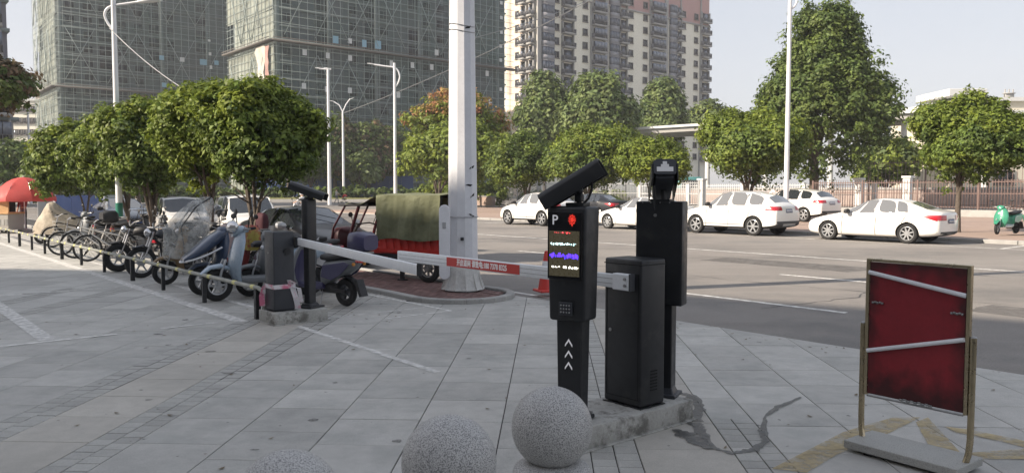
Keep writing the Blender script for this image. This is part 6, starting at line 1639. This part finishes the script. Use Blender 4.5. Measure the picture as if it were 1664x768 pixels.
# second row
def row2(px, v): k = (px-832)/F; Y = v/(.7638*k+.6455); return Vector((k*Y, Y, .0))
scooter('electric_scooter', 'dark scooter in the second row behind the motorcycles, left one', row2(213, 6.0), HV+R(170), m_dark, m_black2, mirrors=True)
scooter('electric_scooter', 'dark scooter in the second row under the third tree', row2(243, 6.0), HV+R(185), m_greysc, m_dark, topbox=m_dark)
scooter('electric_scooter', 'grey scooter with a white seat behind the bicycles', row2(157, 5.9), HV+R(10), m_greysc, m_dark, seatc=mat('white_seat', (.6, .6, .58), .5))
motorcycle('motorcycle', 'motorcycle with a tan seat and chrome rack right of the rain cover', row2(318, 5.75), HV+R(200), m_black2, seatc=m_brown, rearrack=True, alloy=True)
scooter('electric_scooter', 'red and white scooter behind the pale blue scooter', row2(418, 5.6), HV+R(14), m_redsc, m_dark, seatc=m_dark)
scooter('electric_scooter', 'dark scooter parked behind the navy one', row2(372, 6.0), HV+R(5), m_dark, m_greysc, mirrors=True)
scooter('electric_scooter', 'grey scooter parked directly behind the left barrier box', row2(468, 5.5), HV-R(3), m_greysc, mat('white_panel', (.5, .5, .5), .5), mirrors=False)
def jacket(label, M_, m, seed): return drape('riding_apron', label, M_, [(.45, 0, .16, .30), (.7, 0, .17, .32), (.9, 0, .15, .30), (1.0, 0, .07, .2)], m, seed, 'riding apron', n=18, amp=.08)
jacket('pink and white riding apron hung on scooter bars left of the silver headlight', T(row2(372, 5.2)+Vector((.0, 0, .05)))@RZ(HV), mat('pink_cloth', (.45, .36, .35), .8), 5)
jacket('yellow and red patterned windbreak on the bars of a scooter before the white van', T(row2(407, 5.35)+Vector((.0, 0, .30)))@RZ(HV)@Matrix.Diagonal((.8, .8, .75, 1)), mat('yellow_red_cloth', (.36, .30, .07), .6, col2=(.28, .04, .04), c2s=3.5, c2w=.5), 6)
jacket('dark red bag-like cloth hanging in the fork of the largest left tree', T(row2(425, 7.0)+Vector((0, 0, .55)))@RZ(HV)@Matrix.Diagonal((.7, .6, .6, 1)), mat('dark_red_cloth', (.055, .014, .02), .8), 7)
# right edge: mint scooters
scooter('electric_scooter', 'mint green and white scooter at the right edge on the pavement', G(1640, 383, .04)+Vector((.2, .45, .04)), R(-150), m_greens, m_white, style=0, steer=.2)
scooter('electric_scooter', 'white scooter cut off by the right edge beside the mint one', G(1664, 384, .04)+Vector((.45, .2, .04)), R(-112), m_white, m_greens, style=0, steer=.1)
# ================================================================== CARGO TRICYCLE
Fp, Bp = UV(-14.45, 7.55), UV(-11.15, 7.95)
h = aim(Bp, Fp)+R(13)
P0 = Vector((XA(693, 14.4), 14.4, .04)); tri = thing('cargo_tricycle', 'red cargo tricycle with an olive tarpaulin over its bed and a roofed cab', 'cargo tricycle', P0, h)
# local: x forward (to the left of the photo); bed centre at 0
bl, bw_ = 1.34, .95
zb, zt = .50, H(389, 14.0)-.04; zT = H(317, 14.0)-.04
def Tb(nm, c, d, m, **k): return B().box(c, d, **k).obj(nm, m, tri, 20)
Tb('bed_floor', (0, 0, zb), (bl, bw_, .05), m_red)
for s_ in (-1, 1):
    y = s_*(bw_/2+.01)
    B().box((0, y, zb+.03), (bl+.02, .035, .07), bev=.006).box((0, y, zb+.29), (bl+.02, .04, .045), bev=.006).box((0, y, zb+.15), (bl, .014, .22)).obj('side_panel', m_red, tri, 20)
    for k in range(8): B().prism([(-.055, zb+.06), (.02, zb+.06), (.06, zb+.27), (-.015, zb+.27)], y-.025 if s_ < 0 else y, y if s_ < 0 else y+.025, 'Y', T(-bl/2+.11+k*.16, 0, 0)).obj('rib', m_redpl, tri, 0)
    B().prism([(-bl/2+.05, .30), (-bl/2+.22, .47), (bl/2-.22, .47), (bl/2-.08, .30), (bl/2-.20, .30), (bl/2-.30, .40), (-bl/2+.32, .40), (-bl/2+.15, .30)], y-.015, y+.015, 'Y').obj('chassis_brace', m_dark, tri, 0)
for s_ in (-1, 1): Tb('tailboard' if s_ < 0 else 'headboard', (s_*(bl/2), 0, zb+.17), (.03, bw_, .30), m_red)
q = B()
for s_ in (-1, 1):
    for x_ in (-bl/2+.03, 0, bl/2-.03): q.tube([(x_, s_*(bw_/2), zb), (x_, s_*(bw_/2), zT-.05)], .014, 6)
    q.tube([(-bl/2, s_*bw_/2, zT-.04), (bl/2, s_*bw_/2, zT-.04)], .014, 6)
q.obj('canopy_frame', m_dark, tri)
# tarpaulin with folds
b = B(); nx, nz_ = 46, 16; G_ = {}
g = random.Random(5)
def fold(x, z): return (.022*math.sin(x*5.3+1.2+z*1.5)+.014*math.sin(x*11.7-z*3.1)+.010*math.sin(x*7.1+z*6)+.005*math.sin(x*29+z*4))*1.5*(1-z)**.4
for side in (-1, 1):
    for i in range(nx+1):
        for j in range(nz_+1):
            f = j/nz_; x = -bl/2-.02+(bl+.04)*i/nx; z = zt+(zT-zt)*f+ (0.02*math.sin(x*6)*(1-f)); y = side*(bw_/2+.085+(1-f)*.03+fold(x*1.6, f)*(1 if f < .97 else .3))
            G_[side, i, j] = b.bm.verts.new((x+(-.06 if f < .5 and i == nx else 0)*(1-f), y, z))
    for i in range(nx):
        for j in range(nz_):
            vs = (G_[side, i, j], G_[side, i+1, j], G_[side, i+1, j+1], G_[side, i, j+1]); b.bm.faces.new(vs if side < 0 else vs[::-1])
top = {}
for i in range(nx+1):
    for j in range(9):
        if j in (0, 8): top[i, j] = G_[-1 if j == 0 else 1, i, nz_]
        else:
            f = j/8; x = -bl/2-.02+(bl+.04)*i/nx; top[i, j] = b.bm.verts.new((x, -(bw_/2+.05)+(bw_+.1)*f, zT+.03*math.sin(PI*f)+.012*math.sin(x*9)))
for i in range(nx):
    for j in range(8): b.bm.faces.new((top[i, j], top[i+1, j], top[i+1, j+1], top[i, j+1]))
b.obj('tarpaulin', m_tarp, tri, 70)
# the sheet carried forward as a cab roof
b = B(); V_ = {}
for i in range(13):
    for j in range(7):
        f = i/12; V_[i, j] = b.bm.verts.new((bl/2+.0+f*.98, (-.5+j/6)*(.98-.25*f), zT+.005-.17*f**.8*(1 if f < .6 else 1)+.02*math.sin(j*1.9+i)-.05*math.sin(PI*f)))
for i in range(12):
    for j in range(6): b.bm.faces.new((V_[i, j], V_[i+1, j], V_[i+1, j+1], V_[i, j+1]))
b.obj('cab_roof_cloth', m_tarp, tri, 70)
Tb('cab_roof', (bl/2+.72, 0, zT-.19), (.72, .78, .035), m_dark, bev=.012)
m_maroon = mat('maroon_paint', (.05, .010, .014), .4)
q = B()
for s_ in (-1, 1): q.tube([(bl/2+.95, s_*.33, zT-.20), (bl/2+1.22, s_*.36, zT-.62), (bl/2+1.28, s_*.36, .62)], .020, 8).tube([(bl/2+.62, s_*.33, zT-.20), (bl/2+.80, s_*.33, zT-.65), (bl/2+.88, s_*.33, zT-.95)], .03, 8)
q.tube([(bl/2+.95, -.33, zT-.20), (bl/2+.95, .33, zT-.20)], .018, 6).obj('cab_frame', m_maroon, tri)
b = B().poly([(bl/2+.97, -.32, zT-.24), (bl/2+.97, .32, zT-.24), (bl/2+1.20, .35, zT-.62), (bl/2+1.25, .35, .92), (bl/2+1.25, -.35, .92), (bl/2+1.20, -.35, zT-.62)]); b.obj('windscreen', mat('clear_windscreen', (.5, .53, .53), .1, alpha=.25), tri, 0)
B().loft([(bl/2+1.02, .70, .20, .10), (bl/2+1.12, .66, .36, .24), (bl/2+1.26, .62, .36, .28), (bl/2+1.36, .58, .28, .22)], 16, p=4).obj('front_cowl', m_maroon, tri, 50)
wheel2(tri, bl/2+1.22, .24, .24, .09, 6)
for s_ in (-1, 1): wheel2(tri, -bl/2+.30, .25, .25, .10, 8, y=s_*.46, rimc=m_steel)
wheelr = B().box((.22, .43, .35), (.10, .08, .26), bev=.01).obj('jack_leg', m_redpl, tri); B().cyl((.22, .43, .22), (.22, .43, .0), .045, 12).box((.22, .43, .015), (.14, .14, .03), bev=.01).obj('jack_foot', m_dark, tri)
B().tube([(bl/2+.72, -.33, .93), (bl/2+.82, -.2, .98), (bl/2+.92, 0, .96), (bl/2+.82, .2, .98), (bl/2+.72, .33, .93)], .014, 8).tube([(bl/2+.92, 0, .96), (bl/2+1.2, 0, .5)], .025, 8).obj('handlebar', m_dark, tri)
for s_ in (-1, 1): B().tube([(bl/2+.80, s_*.28, .95), (bl/2+.78, s_*.36, 1.12)], .007, 5).ball((bl/2+.78, s_*.38, 1.15), .06, sq=(.3, 1.1, .8), u=10, v=6).obj('mirror', m_dark, tri)
B().loft([(bl/2+.16, .72, .18, .05), (bl/2+.36, .73, .20, .06), (bl/2+.56, .72, .12, .05)], 12, p=3).obj('seat', m_dark, tri, 50)
B().box((bl/2+.36, 0, .48), (.42, .36, .36), bev=.02).obj('seat_box', m_red, tri); B().box((bl/2+.75, 0, .32), (.6, .44, .06), bev=.01).obj('floorboard', m_dark, tri)
B().tube([(bl/2+.05, -.42, .56), (bl/2+.05, -.42, .84), (bl/2+.20, -.42, .86), (bl/2+.30, -.42, .60), (bl/2+.05, -.42, .56)], .014, 6).tube([(bl/2+.05, .42, .56), (bl/2+.05, .42, .84), (bl/2+.20, .42, .86), (bl/2+.30, .42, .60), (bl/2+.05, .42, .56)], .014, 6).obj('side_hoop', m_redpl, tri)
B().box((.2, 0, .36), (2.3, .10, .08)).box((.2, 0, .42), (2.0, .5, .05)).obj('chassis', m_dark, tri)
# ================================================================== STALL, BLUE PANEL, PEOPLE
def person(label, pos, heading, J, shirt, trousers, hair, s=1.0, hat=None, group=None):
    """skin-grown body; J overrides joints. local: x forward, y left"""
    t = thing('person', label, 'person', pos, heading, group, s)
    D = dict(pel=(0, 0, .95), sp=(0, 0, 1.12), ch=(.01, 0, 1.32), nk=(.015, 0, 1.47), hd=(.03, 0, 1.60), ht=(.03, 0, 1.70), hpL=(0, .10, .92), knL=(.03, .11, .50), anL=(-.01, .11, .08), toL=(.14, .12, .04), hpR=(0, -.10, .92), knR=(.02, -.11, .50), anR=(-.02, -.11, .08), toR=(.12, -.12, .04),
             shL=(0, .19, 1.40), elL=(.02, .25, 1.12), wrL=(.10, .25, .88), haL=(.14, .24, .80), shR=(0, -.19, 1.40), elR=(.02, -.25, 1.12), wrR=(.10, -.25, .88), haR=(.14, -.24, .80))
    D.update(J)
    E = [('pel', 'sp'), ('sp', 'ch'), ('ch', 'nk'), ('nk', 'hd'), ('hd', 'ht'), ('pel', 'hpL'), ('hpL', 'knL'), ('knL', 'anL'), ('anL', 'toL'), ('pel', 'hpR'), ('hpR', 'knR'), ('knR', 'anR'), ('anR', 'toR'), ('ch', 'shL'), ('shL', 'elL'), ('elL', 'wrL'), ('wrL', 'haL'), ('ch', 'shR'), ('shR', 'elR'), ('elR', 'wrR'), ('wrR', 'haR')]
    rad = dict(pel=.13, sp=.12, ch=.145, nk=.055, hd=.095, ht=.07, hpL=.09, hpR=.09, knL=.058, knR=.058, anL=.042, anR=.042, toL=.035, toR=.035, shL=.065, shR=.065, elL=.042, elR=.042, wrL=.03, wrR=.03, haL=.034, haR=.034)
    ks = list(D); me = bpy.data.meshes.new('body'); me.from_pydata([D[k] for k in ks], [(ks.index(a), ks.index(b)) for a, b in E], [])
    o = bpy.data.objects.new('tmp', me); C.objects.link(o); o.modifiers.new('k', 'SKIN'); sv_ = me.skin_vertices[0].data
    for i, k in enumerate(ks): sv_[i].radius = (rad[k], rad[k]*(.8 if k in ('pel', 'sp', 'ch') else 1)); sv_[i].use_root = (k == 'pel')
    u_ = o.modifiers.new('u', 'SUBSURF'); u_.levels = 2
    dg = bpy.context.evaluated_depsgraph_get(); em = bpy.data.meshes.new_from_object(o.evaluated_get(dg)); bpy.data.objects.remove(o)
    for m in (m_skin, shirt, trousers, m_dark): em.materials.append(m)
    V_ = {k: Vector(v) for k, v in D.items()}
    for p in em.polygons:
        c = p.center; best = min(E, key=lambda e: (c-(V_[e[0]]+V_[e[1]])/2).length-(V_[e[0]]-V_[e[1]]).length*.25)
        if 'ht' in best or best == ('nk', 'hd') or best[1] in ('haL', 'haR') or best[0] in ('elL', 'elR'): p.material_index = 0
        elif best[1] in ('toL', 'toR'): p.material_index = 3
        elif best[0] in ('hpL', 'hpR', 'knL', 'knR') or (best[0] == 'pel' and best[1] != 'sp'): p.material_index = 2
        else: p.material_index = 1
        p.use_smooth = True
    link('body', em, t)
    hc_ = V_['hd'].lerp(V_['ht'], .55)
    if hat: B().ball(hc_+Vector((0, 0, .02)), .135, sq=(1.05, .95, .9)).obj('helmet', hat, t)
    else: B().ball(hc_+Vector((-.02, 0, .03)), .108, sq=(1, .92, .9)).obj('hair', hair, t)
    return t
m_hair = mat('black_hair', (.015, .013, .012), .6)
m_cl = lambda n, c: mat('cloth_'+n, c, .85, nz=[(8, .15)])
Pp = Vector((XA(547, 96), 96, .0)); person('person in a pale top pushing a red-hooded stroller over the far crossing', Pp, R(-15), dict(elL=(.18, .22, 1.15), wrL=(.40, .20, 1.05), haL=(.46, .18, 1.03), elR=(.18, -.22, 1.15), wrR=(.40, -.20, 1.05), haR=(.46, -.18, 1.03), knL=(.16, .1, .5), anL=(.2, .1, .08), toL=(.34, .1, .05), anR=(-.22, -.1, .12), toR=(-.1, -.1, .05)), m_cl('pale', (.45, .42, .38)), m_cl('greyb', (.12, .13, .16)), m_hair)
st = thing('baby_stroller', 'small red-hooded baby stroller pushed by the far person', 'stroller', Pp+Vector((.95, -.25, 0)), R(-15))
B().loft([(-.1, .75, .22, .10), (.05, .95, .26, .16), (.22, .98, .24, .12), (.34, .85, .16, .05)], 12).obj('hood', m_redpl, st); B().loft([(-.2, .55, .2, .06), (.1, .50, .22, .10), (.3, .5, .2, .06)], 12).obj('seat', m_dark, st)
B().tube([(-.45, 0, 1.02), (.0, 0, .5), (.3, 0, .1)], .02, 6).tube([(-.30, .2, .12), (.2, .2, .75)], .015, 6).tube([(-.30, -.2, .12), (.2, -.2, .75)], .015, 6).tube([(-.45, -.2, 1.02), (-.45, .2, 1.02)], .015, 6).obj('frame', m_steel, st)
for (x_, y_) in ((-.3, .22), (-.3, -.22), (.32, .2), (.32, -.2)): wheel2(st, x_, .12, .12, .04, 5, y=y_)
# rider on a scooter across the road
Pr = Vector((XA(487, 46), 46, ROAD)); rs = scooter('electric_scooter', 'white scooter ridden along the road behind the left camera hood', Pr, R(150), m_white, m_greysc, group='scooters on the road', mirrors=True)
person('person in a white helmet and white shirt riding the scooter behind the left camera', Pr+Vector((math.cos(R(150))*-.30, math.sin(R(150))*-.30, -.08)), R(150), dict(pel=(-.02, 0, .90), sp=(0, 0, 1.06), ch=(.05, 0, 1.26), nk=(.08, 0, 1.41), hd=(.11, 0, 1.53), ht=(.12, 0, 1.63), hpL=(.02, .10, .88), knL=(.42, .16, .78), anL=(.40, .13, .40), toL=(.54, .13, .36), hpR=(.02, -.10, .88), knR=(.42, -.16, .78), anR=(.40, -.13, .40), toR=(.54, -.13, .36),
    shL=(.05, .19, 1.34), elL=(.22, .28, 1.14), wrL=(.44, .30, 1.06), haL=(.52, .29, 1.05), shR=(.05, -.19, 1.34), elR=(.22, -.28, 1.14), wrR=(.44, -.30, 1.06), haR=(.52, -.29, 1.05)), m_cl('white', (.6, .6, .6)), m_cl('grey', (.25, .25, .28)), m_hair, hat=m_white)
# umbrella stall
Yu = 31; Pu = Vector((XA(40, Yu), Yu, 0))
um = thing('market_umbrella', 'big red market umbrella over the stall at the left edge', 'umbrella', Pu)
zR = H(326, Yu); zTop = H(288, Yu); n = 16
m_umb = mat('red_umbrella_cloth', (.72, .13, .12), .6, transl=.35, nz=[(3, .1)])
for k in range(8):
    b = B(); g0 = {}
    for i in range(7):
        for j in range(5):
            f = i/6; a = 2*PI*(k+j/4)/8; r = 1.13*f; sag = .05*math.sin(PI*j/4)*f; g0[i, j] = b.bm.verts.new(((r-sag)*math.cos(a), (r-sag)*math.sin(a), zTop-(zTop-zR-.12)*f**2.1-sag*.4)) if (f > 0 or j == 0) else g0[0, 0]
    for i in range(6):
        for j in range(4):
            q_ = [g0[i, j], g0[i+1, j], g0[i+1, j+1], g0[i, j+1]]; q_ = list(dict.fromkeys(q_)); b.bm.faces.new(q_)
    for j in range(4):
        lo = [b.bm.verts.new(g0[6, jj].co+Vector((0, 0, -.13))) for jj in (j, j+1)]; b.bm.faces.new((g0[6, j], lo[0], lo[1], g0[6, j+1]))
    b.obj('panel', m_umb, um, 60)
    a = 2*PI*k/8; B().tube([(.05, 0, zTop-.35), (.7*math.cos(a)*1, .7*math.sin(a), zTop-.22), (1.1*math.cos(a), 1.1*math.sin(a), zR+.11)], .008, 5).obj('rib', m_steel, um)
B().cyl((0, 0, 0), (0, 0, zTop+.05), .022, 8).obj('pole', m_white, um); B().lathe([(.25, 0), (.25, .12), (.04, .16), (0, .16)], 16).obj('base', m_kerb, um)
ct = thing('food_cart', 'tan wooden food cart with a dark opening under the red umbrella', 'food cart', Vector((XA(0, 30.6), 30.6, 0)), R(-8))
m_wood = mat('tan_wood_panel', (.50, .30, .14), .6, nz=[(4, .15)])
B().box((0, 0, .42), (1.35, .8, .60), bev=.01).obj('cabinet', mat('cart_base', (.35, .33, .30), .6), ct); B().box((0, 0, .76), (1.42, .86, .07), bev=.01).obj('counter', m_wood, ct)
B().box((.50, -.36, 1.08), (.36, .05, .60)).obj('side_board', m_wood, ct); B().box((-.1, .1, 1.07), (.95, .5, .56)).obj('dark_interior', m_under, ct); B().box((0, -.36, 1.40), (1.4, .06, .08)).obj('lintel', m_wood, ct)
for k in range(9): B().box((-.6+k*.15, -.405, .42), (.11, .01, .22)).obj('vent_panel', m_kerb, ct, 0)
for s_ in (-1, 1): wheel2(ct, s_*.4, .17, .17, .06, 6, y=-.3)
person('person in a dark and red jacket standing under the red umbrella', Vector((XA(38, 31.6), 31.6, 0)), R(-100), dict(elL=(.12, .24, 1.12), wrL=(.3, .18, 1.1), haL=(.36, .16, 1.1)), m_cl('dkred', (.20, .05, .06)), m_cl('black', (.03, .03, .035)), m_hair, s=.86)
# blue enclosure
Yb = 33.5; xb0, xb1 = XA(92, Yb), XA(168, Yb)
be = thing('blue_enclosure', 'dark blue sheet enclosure with a pale edge post behind the bicycles', 'enclosure', (xb0, Yb, 0))
wB = xb1-xb0; hB = H(317, Yb)
for k in range(3): B().box((wB*(k+.5)/3, 0, hB/2), (wB/3-.006, .05, hB)).obj('panel', mat('blue_panel', (.022, .05, .15), .5, nz=[(2, .1)]), be, 0)
B().box((-.06, 0, hB/2), (.09, .09, hB+.05), bev=.01).box((wB+.05, 0, hB/2), (.06, .06, hB+.04), bev=.01).obj('edge_post', m_white, be)
B().box((-.75, .8, hB/2-.02), (.02, 1.7, hB)).box((wB+.02, .9, hB/2), (.04, 1.7, hB)).obj('side_sheet', mat('pale_sheet', (.4, .42, .42), .5), be, 0)
# teal vehicle behind the fence by the canopy
tv = thing('teal_bus', 'teal and blue bus end seen between the trees below the canopy roof', 'bus', Vector((XA(1112, 92), 92, 0)), 0)
B().box((.6, 4, 1.65), (2.5, 9, 2.9), bev=.12, seg=2).obj('body', mat('teal_paint', (.10, .28, .28), .4), tv); B().box((.6, -.52, 2.2), (2.1, .06, 1.1), bev=.02).obj('windscreen', m_glass, tv); B().box((.6, -.53, .9), (2.3, .06, .7)).obj('lower_panel', mat('blue_paint', (.04, .12, .28), .4), tv)
for s_ in (-1, 1): wheel2(tv, .6+s_*.9, .45, .45, .25, 8, y=.6)
# ================================================================== AIR
hb = B().box((0, 120, 44), (1100, 900, 92)).obj('haze', [], None, 0)
hm_ = bpy.data.materials.new('haze_air'); hm_.use_nodes = True; N_ = hm_.node_tree.nodes; N_.clear()
ou = N_.new('ShaderNodeOutputMaterial'); pv = N_.new('ShaderNodeVolumePrincipled')
pv.inputs['Color'].default_value = (.93, .95, 1., 1); pv.inputs['Density'].default_value = .00042; pv.inputs['Anisotropy'].default_value = .2
hm_.node_tree.links.new(pv.outputs[0], ou.inputs['Volume'])
hb.data.materials.append(hm_); hb['kind'] = 'stuff'
